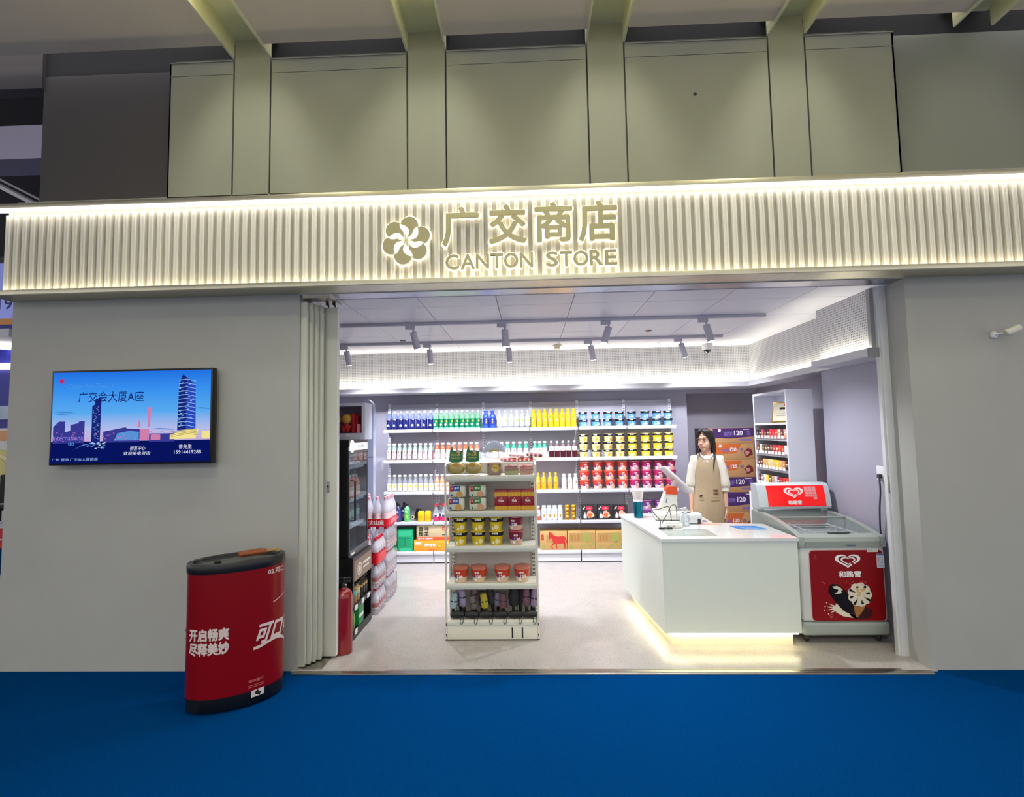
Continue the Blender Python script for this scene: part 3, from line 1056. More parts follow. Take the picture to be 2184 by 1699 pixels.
q.poly(circ(0, 0.055, 0.02), front(0, -0.0285, 0), 1).poly(circ(0, 0.055, 0.011), front(0, -0.029, 0), 0)
q.build('pack_body', [mat('lemon_pack', '#f2c010', 0.35), mat('pack_ring', '#dfa114', 0.4)], o)
MB().box(-0.03, 0.03, -0.02, 0.02, 0.119, 0.128, 0, bev=0.003).build('pack_top', mat('pack_top_yellow', '#ffe23c', 0.35), o)
rw = Row(o, 'yellow drink cartons on the fourth wall shelf')
rw.put((-1.375, 6.34, LV[3]), 'small yellow drink carton beside the black coffee carton')
rw.put((-1.290, 6.34, LV[3]), 'small yellow drink carton beside the red-capped water bottles')
p = bottle('red_cap_water_bottle', 'water bottle', 0.033, 0.212, PET, CAPR, mat('water_label', '#e8edf2', 0.4), (0.28, 0.46), deco_dark('#27466e', '#e8edf2'), sh=0.55, neck=0.36, capr=0.46)
q = MB().lathe([(0.0338, 0.012), (0.0338, 0.058)], 16, 0, cap=False)
q.build('label_band', mat('pink_band', '#e8326e', 0.4), p)
rw = Row(p, 'red-capped water bottles on the fourth wall shelf')
for x, y, q in ((-1.190, 6.34, 'front, beside the yellow cartons'), (-1.095, 6.34, 'front, beside the white-capped bottle'), (-1.150, 6.43, 'behind, fridge side'), (-1.070, 6.43, 'behind, gondola side')):
    rw.put((x, y, LV[3]), 'red-capped water bottle on the fourth shelf, ' + q)
p = bottle('soy_sauce_bottle', 'bottle', 0.034, 0.175, mat('brown_drink', '#4a1c20', 0.2), CAPW, mat('soy_label', '#f0ede6', 0.4), (0.26, 0.78), deco_milk, sh=0.70, neck=0.55, capr=0.62)
p['label'] = 'white-capped dark drink bottle with large white label on the fourth shelf'
p.location = (-1.015, 6.35, LV[3])
p = bottle('yoghurt_drink_bottle', 'drink bottle', 0.033, 0.172, mat('yoghurt_orange', '#e0603a', 0.3), CAPW, mat('yoghurt_label', '#f3f3f6', 0.4), (0.30, 0.72), deco_dark('#9ca4c8', '#f3f3f6'), sh=0.70, neck=0.55, capr=0.65)
spread(Row(p, 'white and orange yoghurt drinks'), [-0.03, 0.072], LV[3], YP - 0.03, 'white and orange yoghurt bottle on the fourth shelf', 'gondola')
p = bottle('milk_bottle', 'milk bottle', 0.0305, 0.175, mat('milk_white', '#eef0f6', 0.3), CAPW, MATS['yoghurt_label'], (0.05, 0.78), deco_milk, sh=0.78, neck=0.65, capr=0.72)
spread(Row(p, 'white milk bottles on the fourth wall shelf'), [0.152, 0.218, 0.284, 0.350], LV[3], YP - 0.03, 'white milk bottle on the fourth shelf', 'gondola')
o = thing('gold_can', 'x', 'drink can')
MB().lathe([(0.024, 0), (0.030, 0.008), (0.030, 0.082), (0.024, 0.09)], 18, 0).build('can_body', mat('gold_can_paint', '#d39a17', 0.25, 0.5), o)
q = MB().poly(circ(0, 0.045, 0.016, 0.010), cyl_fn(0.0306), 0)
q.box(-0.02, 0.02, -0.0312, -0.028, 0.016, 0.024, 1)
q.build('can_print', [mat('can_cream', '#f4dc8c', 0.4), mat('can_brown', '#7a4210', 0.4)], o)
rw = Row(o, 'stacked gold drink cans')
for i, x in enumerate((0.437, 0.515)):
    for j in range(2):
        rw.put((x, 6.345, LV[3] + 0.091 * j), 'gold drink can on the fourth shelf, %s of the stack beside %s' % (('bottom', 'top')[j], ('the milk', 'the hotpot boxes')[i]))

# hotpot trays
o = thing('hotpot_box', 'x', 'food box')
MB().add([(x * (0.082 if z else 0.093), y * (0.05 if z else 0.055), z * 0.172) for z in (0, 1) for y in (-1, 1) for x in (-1, 1)],
         [(0, 2, 3, 1), (4, 5, 7, 6), (0, 1, 5, 4), (2, 6, 7, 3), (0, 4, 6, 2), (1, 3, 7, 5)]).build('tray', mat('hotpot_black', '#2a292e', 0.3), o)
sl = lambda u, v, d: (u, -0.0555 + v * 0.005 / 0.172 - d - 0.0006, v)
q = MB().poly(blob_pts(0.012, 0.062, 0.045, 14, 0.25, 12), sl, 0)
q.poly(blob_pts(0.012, 0.055, 0.026, 10, 0.3, 13), lambda u, v, d: sl(u, v, d + 0.0006), 1)
q.poly(blob_pts(0.048, 0.05, 0.016, 8, 0.3, 15), lambda u, v, d: sl(u, v, d + 0.0006), 3)
q.poly([(-0.065, 0.02), (-0.028, 0.02), (-0.028, 0.06), (-0.042, 0.07), (-0.044, 0.09), (-0.05, 0.09), (-0.052, 0.07), (-0.065, 0.06)], sl, 2)
q.poly(rrect(-0.035, 0.045, 0.118, 0.160, 0.01), sl, 4)
q.text('火锅', lambda u, v, d: sl(u, v, d + 0.0012), 0.018, None, 0.004, 0.13, 2, align='c')
q.poly([(-0.078, 0.13), (-0.05, 0.16), (-0.045, 0.152), (-0.07, 0.122)], sl, 2)
q.build('food_picture', [mat('meat_pink', '#e9a893', 0.5), mat('meat_orange', '#e0602c', 0.5), INKW, mat('noodle_yellow', '#ecd9a0', 0.5), mat('hotpot_red', '#cf2440', 0.4)], o)
rw = Row(o, 'black hotpot boxes on the fourth wall shelf')
for i, x in enumerate((0.700, 0.895, 1.088)):
    rw.put((x, 6.372, LV[3]), 'black hotpot box with red tab on the fourth shelf, %s from the gold cans' % ORD[i])

# noodle cups


def cup(name, r1, r0, h, side, band, bandz, lid, txt, pic, txtcol=INKW, num=None, lidh=0.004):
    o = thing(name, 'x', 'noodle cup')
    f = cone_fn(r0, r1, h)
    k = (r1 - r0) / h
    MB().lathe([(r0 * 0.94, 0), (r0, 0.002), (r1, h)], 20).build('cup_body', side, o)
    q = MB().lathe([(r0 + k * h * bandz + 0.0006, h * bandz), (r0 + k * h * 0.97 + 0.0006, h * 0.97)], 20, 0, cap=False)
    g = lambda u, v, d: f(u, v, d + 0.0014)
    q.text(txt, g, h * 0.14, None, -0.006, h * (bandz + (0.97 - bandz) * 0.45), 1, align='c', fat=0.0006)
    if num:
        q.text(num, g, h * 0.24, None, 0.006, h * 0.34, 1, align='c', bold=0.03)
        q.poly(rrect(-r1 * 0.62, -r1 * 0.10, h * 0.35, h * 0.57, 0.004), lambda u, v, d: f(u, v, d + 0.0009), 3)
    q.poly(blob_pts(r1 * 0.22, h * 0.31, r1 * 0.32, 11, 0.25, len(name)), lambda u, v, d: f(u, v, d + 0.0007), 2)
    q.poly(blob_pts(-r1 * 0.35, h * 0.20, r1 * 0.20, 9, 0.3, 3 + len(name)), lambda u, v, d: f(u, v, d + 0.0007), 4)
    q.build('print', [band, txtcol, pic, mat('violet_print', '#5a2a8c', 0.5), INKW], o)
    MB().lathe([(r1 * 1.02, h), (r1 * 1.035, h + 0.002), (r1 * 1.03, h + lidh), (r1 * 0.9, h + lidh + 0.001)], 20).build('lid', lid, o)
    return o


LIDC = mat('cup_lid', '#dcdfe6', 0.25)
BK_BAND = mat('cup_black_band', '#17171c', 0.35)
cup_b = cup('blue_noodle_cup', 0.056, 0.045, 0.088, mat('cup_blue', '#5a9ade', 0.35), BK_BAND, 0.66, LIDC, '合味道', mat('cup_pale_blue', '#b7dcf4', 0.4))
cup_c = cup('cream_noodle_cup', 0.058, 0.046, 0.090, mat('cup_cream', '#ead69a', 0.35), BK_BAND, 0.70, mat('lid_yellow', '#efe09a', 0.3), '合味道', mat('cup_gold', '#d9a62a', 0.4))
cup_y = cup('yellow_noodle_cup', 0.058, 0.046, 0.090, mat('cup_yellow', '#ecca2a', 0.35), BK_BAND, 0.70, MATS['lid_yellow'], '合味道', mat('cup_lemon', '#f6e9a0', 0.4))
RLID = mat('lid_red_clear', '#d8644c', 0.2)
cup_r = cup('red_noodle_cup', 0.068, 0.047, 0.107, mat('cup_red_low', '#ecc8b4', 0.35), mat('cup_red_band', '#d43a26', 0.35), 0.40, RLID, '面饼', mat('cup_soup', '#e9b493', 0.4), num='120')
cup_m = cup('magenta_noodle_cup', 0.068, 0.047, 0.107, mat('cup_magenta_low', '#e6bcc8', 0.35), mat('cup_magenta_band', '#b41c5c', 0.35), 0.40, mat('lid_pink', '#d06a7a', 0.2), '面饼', mat('cup_meat', '#e3a890', 0.4), num='120')
cup_p = cup('purple_noodle_cup', 0.068, 0.047, 0.107, mat('cup_purple_low', '#c49ac2', 0.35), mat('cup_purple_band', '#7a2c78', 0.35), 0.40, mat('lid_purple', '#a878a8', 0.2), '面饼', MATS['cup_meat'], num='120')


def cups(proto, col, xs, tiers, z, hh, sh, near):
    rw = Row(proto, '%s noodle cups on the %s wall shelf' % (col, sh))
    tn = {2: ['lower', 'upper'], 3: ['bottom', 'middle', 'top']}[tiers]
    for t_ in range(tiers):
        for i, x in enumerate(xs):
            rw.put((x + random.uniform(-0.004, 0.004), 6.392, z + hh * t_), '%s noodle cup on the %s shelf, %s tier, %s from the %s' % (col, sh, tn[t_], ORD[i], near), random.uniform(-0.3, 0.3))


XC8 = [0.668, 0.825, 0.973, 1.120, 1.272, 1.435, 1.580, 1.722]
cups(cup_b, 'blue', XC8, 2, LV[0], 0.0935, 'top', 'yellow juice')
cups(cup_c, 'cream', XC8[:4], 3, LV[1], 0.0955, 'second', 'plum juice')
cups(cup_y, 'bright yellow', XC8[4:], 3, LV[1], 0.0955, 'second', 'cream cups')
cups(cup_r, 'red', [0.664, 0.826, 0.980, 1.140], 3, LV[2], 0.1125, 'third', 'almond drinks')
cups(cup_m, 'magenta', [1.283, 1.433, 1.583, 1.731], 3, LV[2], 0.1125, 'third', 'red cups')
cups(cup_p, 'purple', [1.43, 1.58, 1.73], 2, LV[3], 0.1125, 'fourth', 'tumbler')

# cartons on the base deck
KRAFT = mat('kraft_board', '#c19a5e', 0.7, noise=0.05, nscale=8)


def carton(name, label, x0, x1, z, h, dpt, base, deco=None, mats=(), y=6.315):
    o = thing(name, label, 'carton', ((x0 + x1) / 2, y, z))
    W = (x1 - x0) / 2
    q = MB().box(-W, W, 0, dpt, 0, h, 0, bev=0.003)
    q.build('box_body', base, o)
    if deco:
        q = MB()
        deco(q, W, h)
        q.build('printed_front', list(mats), o)
    return o


o = carton('green_drink_box', 'tall green drink box on the base shelf, in front of its twin', -1.668, -1.478, LV[4], 0.265, 0.2, mat('box_green', '#17a06e', 0.4),
           lambda q, W, h: (q.poly(rrect(-W * .85, W * .85, h * .68, h * .94, .006), front(0, -.0012, 0), 0), q.box(-W * .85, W * .85, -.0014, 0, h * .60, h * .62, 1),
                            q.box(-.004, .004, -.0014, 0, h * .25, h * .60, 1), q.poly(rrect(-W * .7, W * .85, h * .04, h * .16, .004), front(0, -.0012, 0), 0)),
           [mat('box_mint', '#37c08c', 0.4), mat('box_deep_green', '#0e7a55', 0.4)])
o = carton('green_drink_box', 'dark green drink box on the base shelf, half hidden by the water packs', -1.79, -1.675, LV[4], 0.262, 0.2, mat('box_dark_green', '#0f6b46', 0.5),
           lambda q, W, h: q.box(-W, W, -.0012, 0, 0, h * .16, 0), [mat('box_mint', '', 0.4)], 6.335)


def d_beige(q, W, h):
    f = front(0, -0.0012, 0)
    for i, ch in enumerate('金乌桂龙'):
        q.text(ch, f, 0.055, 0.055, -W * 0.86 + 0.068 * (i % 2), h * 0.62 - h * 0.33 * (i // 2), 0, fat=0.0014)
    q.poly(rrect(W * .58, W * .90, h * .62, h * .92, .004), f, 1)
    q.text('乌龙', front(0, -0.0018, 0), 0.022, 0.045, W * .74, h * .70, 2, align='c')
    q.box(-W, W, -.0012, 0, 0, h * .21, 3)
    q.text('栀子熟了真好喝', front(0, -0.0018, 0), 0.024, None, -W * .9, h * .05, 2, fat=0.0008)
    q.box(W * .58, W * .86, -.0012, 0, h * .32, h * .38, 0)


o = carton('oolong_tea_carton', 'beige tea carton with black brush characters on the base shelf', -1.430, -1.025, 0.281, 0.184, 0.14, mat('carton_beige', '#c9b890', 0.6),
           d_beige, [INKK, mat('seal_red', '#cf5a42', 0.5), INKW, mat('strip_orange', '#e4582a', 0.5)])


def d_orange(q, W, h):
    f = front(0, -0.0012, 0)
    q.text('满杯香橙', f, 0.032, None, -W * .42, h * .45, 0, fat=0.0016)
    q.poly(rrect(-W * .94, -W * .58, h * .62, h * .84, .004), f, 0)
    q.poly(circ(W * .40, h * .46, .030), f, 1).poly(circ(W * .40, h * .46, .019), front(0, -0.0018, 0), 2)
    q.poly(rrect(W * .70, W * .92, h * .06, h * .38, .004), f, 0)
    q.box(-W * .2, W * .25, -.0012, 0, h * .10, h * .2, 3)
    q.poly(circ(W * .82, h * .76, .013), f, 0)


o = carton('orange_juice_carton', 'orange juice carton under the beige tea carton', -1.465, -1.010, LV[4], 0.134, 0.2, mat('carton_orange', '#eda32c', 0.5),
           d_orange, [INKW, mat('ring_gold', '#d98a1a', 0.5), mat('juice_yellow', '#f4c24c', 0.5), mat('soft_red', '#dd6a4a', 0.5)])
HORSE = [(.30, .93), (.345, .97), (.40, .93), (.455, .85), (.50, .78), (.56, .74), (.66, .72), (.75, .735), (.84, .735), (.90, .71), (.95, .62), (.98, .45), (.955, .33), (.93, .45), (.925, .60), (.90, .50), (.915, .36), (.93, .22), (.90, .07), (.86, .07), (.87, .22), (.83, .36), (.74, .33), (.66, .33), (.60, .36), (.60, .25), (.615, .08), (.57, .08), (.555, .24), (.535, .34), (.49, .30), (.44, .25), (.43, .14), (.47, .06), (.44, .05), (.395, .13), (.40, .27), (.46, .36), (.45, .45), (.43, .56), (.39, .66), (.36, .63), (.35, .56), (.33, .56), (.31, .66), (.30, .78)]


def d_horse(q, W, h):
    f = front(0, -0.0012, 0)
    q.poly([(-W + 2 * W * (a + .02), h * b) for a, b in HORSE], f, 0)
    q.poly(rrect(-W * .92, -W * .72, h * .52, h * .84, .012), f, 0)
    q.text('酒', front(0, -0.0018, 0), 0.03, 0.02, -W * .82, h * .62, 3, align='c')
    q.box(-W * .54, -W * .1, -.0010, 0, h * .40, h * .80, 2)
    q.poly(rrect(-W * .86, -W * .60, h * .06, h * .24, .003), f, 1)
    q.box(-W, W, -.0012, 0, 0, h * .02, 0)


def d_leaf(q, W, h):
    f = front(0, -0.0012, 0)
    q.box(-W * .9, W * .95, -.0008, 0, h * .40, h * .90, 2)
    q.poly(circ(W * .35, h * .66, .055, .062), f, 1)
    q.poly([(W * .35, h * .42), (W * .62, h * .05), (W * .68, h * .05), (W * .42, h * .45)], f, 1)
    q.poly([(W * .1, h * .14), (-W * .2, h * .10), (W * .02, h * .28), (W * .38, h * .30)], f, 1)
    q.poly([(W * .62, h * .18), (W * .80, h * .42), (W * .97, h * .44), (W * .9, h * .24)], f, 1)
    q.poly(rrect(-W * .86, -W * .60, h * .06, h * .25, .003), f, 1)
    for k in range(3):
        q.box(-W * .75 + k * .04, -W * .75 + .018 + k * .04, -.0014, 0, h * .48, h * .8, 3)


HM = [mat('horse_red', '#bf2a24', 0.6), mat('stamp_green', '#9a9a4c', 0.6), mat('kraft_dark', '#b0894f', 0.7), mat('kraft_brown', '#a3743c', 0.7)]
carton('spirits_carton', 'kraft carton printed with a red horse on the base shelf', 0.095, 0.425, LV[4], 0.225, 0.2, KRAFT, d_horse, HM)
carton('spirits_carton', 'kraft carton with green leaf print beside the red horse carton', 0.432, 0.770, LV[4], 0.225, 0.2, KRAFT, d_leaf, HM)
carton('spirits_carton', 'kraft carton with green leaf print, partly hidden behind the white counter', 0.777, 1.120, LV[4], 0.222, 0.2, KRAFT, d_leaf, HM)

# ================================================================== GONDOLA
GX0, GX1, GY = -0.686, 0.042, 4.0
GM = mat('gondola_cream', '#d8d6c8', 0.35)
GB = mat('gondola_back', '#c3beb6', 0.5)
GRAIL = mat('gondola_rail', '#c9ccc0', 0.12, coat=0.6)
gz = [1.257, 0.984, 0.714, 0.430, 0.152]
GD = 0.24
g = thing('gondola_shelf', 'free-standing cream metal gondola shelf in the middle of the shop floor', 'shelf', ((GX0 + GX1) / 2, GY, 0))
gw = (GX1 - GX0) / 2
q = MB().box(-gw + 0.02, gw - 0.02, GD, GD + 0.02, 0.09, 1.345).build('back_panel', GB, g)
for s_ in (-1, 1):
    x = s_ * (gw - 0.008)
    q = MB().loft([(x, 0.012, 0.0), (x, 0.012, 1.30), (x, 0.022, 1.335), (x, 0.05, 1.352), (x, GD + 0.22, 1.352), (x, GD + 0.25, 1.335), (x, GD + 0.26, 1.30), (x, GD + 0.26, 0.0)], 0.008, 8)
    q.box(x - 0.006, x + 0.006, GD - 0.03, GD + 0.03, 0, 1.34)
    slots(q, s_ * (gw - 0.035), GD - 0.02, 0.2, 1.2, 1, 0.03)
    q.box(s_ * (gw - 0.035) - 0.015, s_ * (gw - 0.035) + 0.015, GD - 0.02, GD, 0.1, 1.34)
    for z in (0.03, 0.11):
        q.box(x - 0.003, x + 0.003, 0.002, 0.005, z, z + 0.02, 1)
    q.build('side_frame', [GM, INKK], g)
for z in gz:
    q = MB().box(-gw + 0.018, gw - 0.018, 0.012, GD, z - 0.025, z)
    q.box(-gw + 0.014, gw - 0.014, -0.004, 0.012, z - 0.045, z + 0.003, 0, bev=0.004)
    q.box(-gw + 0.016, gw - 0.016, -0.008, -0.004, z - 0.036, z - 0.010, 1, bev=0.0015)
    q.box(-gw + 0.018, gw - 0.018, GD + 0.02, GD + 0.25, z - 0.025, z)
    q.build('shelf', [GM, GRAIL], g)
q = MB().box(-gw + 0.016, gw - 0.016, 0.0, GD + 0.24, 0.008, 0.107, 0, bev=0.003).box(-gw, gw, 0.002, GD + 0.26, 0.0, 0.008, 1)
for x in (0.155, 0.232):
    q.box(gw - 0.364 + x - 0.006, gw - 0.364 + x + 0.006, -0.0015, 0.001, 0.018, 0.098, 1, M=None)
q.build('plinth', [GM, INKK], g)
MB().box(-gw + 0.02, gw - 0.02, GD + 0.021, GD + 0.24, 1.325, 1.345).build('rear_tray', GM, g)
gc = (GX0 + GX1) / 2

gz = [z + LIFT for z in gz]
# top: nut bags
NUTG = mat('nut_bag_green', '#1c6e3c', 0.3)
BAG = clear('bag_film', '#ffffff', 0.12, 0.12, 0.06, '#f4f4ee')
GOLDN = mat('nut_gold', '#a88f2c', 0.35, 0.2, noise=0.35, nscale=120)
o = thing('nut_bag', 'x', 'snack bag')
MB().cap_((-0.022, 0, 0.055), (0.022, 0, 0.055), 0.046, 0.046, 0, 0.6, (0, 0, 1)).build('nuts', GOLDN, o)
q = MB().loft([(0, 0.005, 0.002), (0, 0, 0.06), (0, 0.004, 0.12), (0, 0.012, 0.21), (0, 0.014, 0.255)], [(0.062, 0.034), (0.066, 0.04), (0.062, 0.03), (0.056, 0.012), (0.060, 0.003)], 18)
q.build('film', BAG, o)
q = MB().poly([(-0.055, 0.112), (-0.02, 0.104), (0.02, 0.104), (0.055, 0.112), (0.056, 0.195), (-0.02, 0.200), (-0.028, 0.232), (-0.046, 0.198)], front(0, -0.030, 0), 0, 0.002)
q.text('开心果', front(0, -0.0308, 0), 0.018, 0.07, 0, 0.155, 1, align='c', fat=0.0006)
q.box(-0.035, 0.035, -0.0312, -0.03, 0.138, 0.142, 1)
q.poly(blob_pts(0.02, 0.19, 0.014, 9, 0.4, 4), front(0, -0.0308, 0), 2)
q.poly(circ(0, 0.085, 0.026, 0.014), front(0, -0.042, 0), 3)
q.build('header_card', [NUTG, mat('card_gold', '#c9b44a', 0.5), mat('card_pink', '#dca08c', 0.5), mat('card_amber', '#b9862a', 0.5)], o)
rw = Row(o, 'nut bags on the gondola top')
rw.put((-0.600, 4.075, gz[0]), 'green-topped clear nut bag on the gondola top, at the fridge side end', 0.10)
rw.put((-0.462, 4.075, gz[0]), 'green-topped clear nut bag on the gondola top, beside the bread bag', -0.12)
o = thing('bread_bag', 'clear ruffled bag of brown bread tied with gold ribbon on the gondola top', 'bread', (-0.292, 4.075, gz[0]))
MB().box(-0.055, 0.055, -0.035, 0.035, 0.002, 0.10, 0, bev=0.015, seg=3).build('bread', mat('bread_brown', '#7a4a2a', 0.7, noise=0.2, nscale=60), o)
q = MB().poly(blob_pts(0.01, 0.055, 0.030, 12, 0.12, 9), front(0, -0.046, 0), 0).text('面包', front(0, -0.0468, 0), 0.016, 0.034, 0.01, 0.05, 1, align='c')
q.build('sticker', [mat('sticker_yellow', '#d8b43a', 0.5), INKK], o)
MB().loft([(0, 0, 0.002), (0, 0, 0.05), (0, 0, 0.13), (0, 0, 0.17), (0, 0, 0.185)], [(0.068, 0.046), (0.070, 0.048), (0.066, 0.035), (0.045, 0.02), (0.036, 0.014)], 18).build('film', clear('bag_milky', '#ffffff', 0.10, 0.15, 0.14, '#fbf7ec'), o)
MB().loft([(-0.036, 0, 0.186), (0, -0.013, 0.196), (0.036, 0, 0.188)], 0.008, 8).build('ribbon', mat('ribbon_gold', '#cbb35c', 0.4), o)
q = MB()
pts = []
for k in range(29):
    a = R(188 - k * 196 / 28)
    ripple = 0.010 * (1 if k % 2 else -1)
    pts.append(((0.03 * math.cos(a), ripple * 0.3, 0.19 + 0.006 * math.sin(a)), (0.092 * math.cos(a), ripple, 0.185 + 0.085 * math.sin(a))))
v = [p for pr in pts for p in pr]
q.add(v + [(p[0], p[1] + 0.002, p[2]) for p in v], [(2 * i, 2 * i + 1, 2 * i + 3, 2 * i + 2) for i in range(28)] + [(58 + 2 * i, 58 + 2 * i + 2, 58 + 2 * i + 3, 58 + 2 * i + 1) for i in range(28)])
q.build('ruffle', mat('ruffle_white', '#dfe2ee', 0.35, alpha=0.85), o)
for nme, x, c1, c2, lb in (('brown_cake_box', -0.155, '#8a4c3c', '#a9a86c', 'brown and green sandwich cake in a clear box on the gondola top'), ('pink_cake_box', -0.036, '#b0645c', '#c9937c', 'pink sandwich cake in a clear box at the end of the gondola top')):
    o = thing('sandwich_cake', lb, 'cake', (x, 4.065, gz[0]))
    MB().box(-0.052, 0.052, -0.03, 0.04, 0.002, 0.034, 0, bev=0.006).build('sponge', mat('sponge' + c2, c2, 0.8, noise=0.2, nscale=80), o)
    q = MB().box(-0.054, 0.054, -0.031, 0.04, 0.034, 0.055, 0, bev=0.006)
    q.loft([(-0.05, 0, 0.058), (-0.02, -0.008, 0.068), (0.01, 0.004, 0.062), (0.05, -0.004, 0.066)], [0.01, 0.016, 0.014, 0.01], 10)
    q.build('filling', mat('filling' + c1, c1, 0.7, noise=0.25, nscale=90), o)
    MB().box(-0.057, 0.057, -0.038, 0.048, 0.0, 0.076, 0, bev=0.008).build('clear_box', clear('cake_box_film', '#ffffff', 0.12, 0.06, 0.04), o)
PK = ['#d2545a', '#e0a6a8', '#c23a2c', '#7c3444', '#e6d2d8']
for i, (x, zt, a) in enumerate(((-0.19, 0.0, 0.03), (-0.12, 0.034, 0.10), (-0.045, 0.0, -0.03), (0.03, 0.034, 0.08))):
    o = thing('sausage_packet', 'pink snack packet lying on the rear gondola top, %s from the bread bag' % ORD[i], 'snack packet', (x, GY + GD + 0.11, 1.346 + zt), group='pink packets on the rear of the gondola top')
    M_ = Matrix.Rotation(a, 4, 'Y') @ Matrix.Translation((0, 0, 0.018))
    MB().box(-0.068, 0.068, -0.06, 0.06, -0.013, 0.013, 0, bev=0.012, M=M_, seg=3).build('wrapper', mat('packet' + PK[i], PK[i], 0.3), o)
    q = MB()
    for k in range(3):
        q.box(-0.05 + k * 0.035, -0.035 + k * 0.035, -0.062, -0.055, -0.012, 0.012, 0, bev=0.002, M=M_)
    q.build('print', mat('packet_white', '#f0e8e6', 0.4), o)

# second shelf: cracker packs and red boxes


def cracker(name, tabcol, pic, seed):
    o = thing(name, 'x', 'cracker pack')
    q = MB().box(-0.068, 0.068, -0.03, 0.06, 0.004, 0.098, 0, bev=0.018, seg=3).build('wrapper', mat('wrapper_cream', '#cfd3bf', 0.3), o)
    q = MB().poly(rrect(-0.055, -0.028, 0.050, 0.094, 0.004), front(0, -0.031, 0), 0, 0.001).poly(rrect(-0.028, 0.026, 0.054, 0.096, 0.004), front(0, -0.031, 0), 1, 0.001)
    q.text('饼干', front(0, -0.0318, 0), 0.018, 0.04, -0.001, 0.066, 2, align='c', fat=0.0005)
    q.poly(circ(-0.042, 0.075, 0.008), front(0, -0.0318, 0), 4)
    q.poly(blob_pts(0.022, 0.03, 0.026, 12, 0.2, seed), front(0, -0.031, 0), 3, 0.001)
    q.poly(blob_pts(-0.04, 0.022, 0.010, 8, 0.4, seed + 1), front(0, -0.031, 0), 1, 0.001)
    q.build('print', [mat('tab_red', '#9c1c26', 0.4), mat('tab' + tabcol, tabcol, 0.4), INKW, mat('snack' + pic, pic, 0.6), mat('tab_pink', '#d88a8a', 0.4)], o)
    return o


rw = Row(cracker('blue_cracker_pack', '#1f4fa8', '#c99a52', 3), 'blue-tabbed cracker packs')
rw.put((-0.598, 4.05, gz[1]), 'cream cracker pack with blue tab on the second gondola shelf, lower one', 0.03)
rw.put((-0.588, 4.06, gz[1] + 0.098), 'cream cracker pack with blue tab on the second gondola shelf, upper one', -0.03)
rw = Row(cracker('green_cracker_pack', '#2f7a2c', '#cf9a74', 6), 'green-tabbed cracker packs')
rw.put((-0.425, 4.05, gz[1]), 'cream cracker pack with green tab on the second gondola shelf, lower one', -0.02)
rw.put((-0.428, 4.065, gz[1] + 0.098), 'cream cracker pack with green tab on the second gondola shelf, upper one', 0.04)
o = thing('biscuit_box', 'x', 'biscuit box')
MB().box(-0.0515, 0.0515, -0.03, 0.05, 0, 0.158, 0, bev=0.002).build('box_body', mat('biscuit_red', '#8e1420', 0.35), o)
q = MB()
for z0, z1 in ((0.003, 0.036), (0.108, 0.142)):
    for k in range(4):
        q.poly(circ(-0.038 + 0.0253 * k, (z0 + z1) / 2, 0.0145, (z1 - z0) / 2, 12), front(0, -0.0305, 0), 0, 0.001)
    q.box(-0.0512, 0.0512, -0.0304, -0.0299, z0, z1, 3)
q.text('Gala', front(0, -0.0312, 0), 0.020, 0.042, 0, 0.066, 1, align='c', bold=0.02)
q.text('饼 干 点 心', front(0, -0.0312, 0), 0.008, 0.052, 0, 0.048, 2, align='c')
q.poly(circ(0, 0.094, 0.006, 0.008), front(0, -0.0312, 0), 2)
q.poly([(-0.048, 0.098), (-0.036, 0.106), (-0.044, 0.107)], front(0, -0.0312, 0), 1)
q.build('print', [mat('cookie_yellow', '#d9a52c', 0.6), INKW, mat('biscuit_pink', '#d8707a', 0.5), mat('cookie_edge', '#b9801c', 0.6)], o)
rw = Row(o, 'red biscuit boxes on the second gondola shelf')
for i in range(3):
    rw.put((-0.238 + 0.1045 * i, 4.045, gz[1]), 'red and yellow biscuit box on the gondola, %s from the cracker packs' % ORD[i])

# third and fourth shelves: noodle cups
cup_gy = cup('tall_noodle_cup', 0.058, 0.044, 0.102, mat('cup_gondola_yellow', '#d8bd1e', 0.35), BK_BAND, 0.70, mat('lid_gondola_yellow', '#dac94a', 0.3), '合味道', mat('cup_ivory', '#efe6b4', 0.4))
cup_gm = cup('maroon_noodle_cup', 0.060, 0.047, 0.104, mat('cup_maroon_low', '#d8b8a4', 0.35), mat('cup_maroon_band', '#7c1432', 0.35), 0.40, mat('lid_maroon', '#a43a46', 0.2), '面饼', mat('cup_meat', '', 0.4), num='120')
rw = Row(cup_gy, 'yellow noodle cups on the third gondola shelf')
for j in range(2):
    for i, x in enumerate((-0.572, -0.428, -0.284)):
        rw.put((x, 4.07, gz[2] + 0.108 * j), 'yellow noodle cup on the gondola, %s row, %s from the fridge side' % (('lower', 'upper')[j], ORD[i]), random.uniform(-0.3, 0.3))
rw = Row(cup_gm, 'maroon noodle cups on the third gondola shelf')
rw.put((-0.128, 4.07, gz[2]), 'maroon noodle cup on the third gondola shelf, lower one', 0.1)
rw.put((-0.128, 4.075, gz[2] + 0.111), 'maroon noodle cup on the third gondola shelf, upper one', -0.3)
cup_gr = cup('orange_red_noodle_cup', 0.064, 0.047, 0.105, mat('cup_tomato_low', '#e0c6a6', 0.35), mat('cup_tomato_band', '#c03c1c', 0.35), 0.40, mat('lid_tomato', '#c8705a', 0.15, trans=0.0), '面饼', mat('cup_broth', '#e6c39c', 0.4), num='120', lidh=0.014)
rw = Row(cup_gr, 'tomato red noodle cups on the fourth gondola shelf')
for i, x in enumerate((-0.570, -0.425, -0.240, -0.085)):
    rw.put((x, 4.065, gz[3]), 'orange-red noodle cup on the fourth gondola shelf, %s from the fridge side' % ORD[i], random.uniform(-0.25, 0.25))

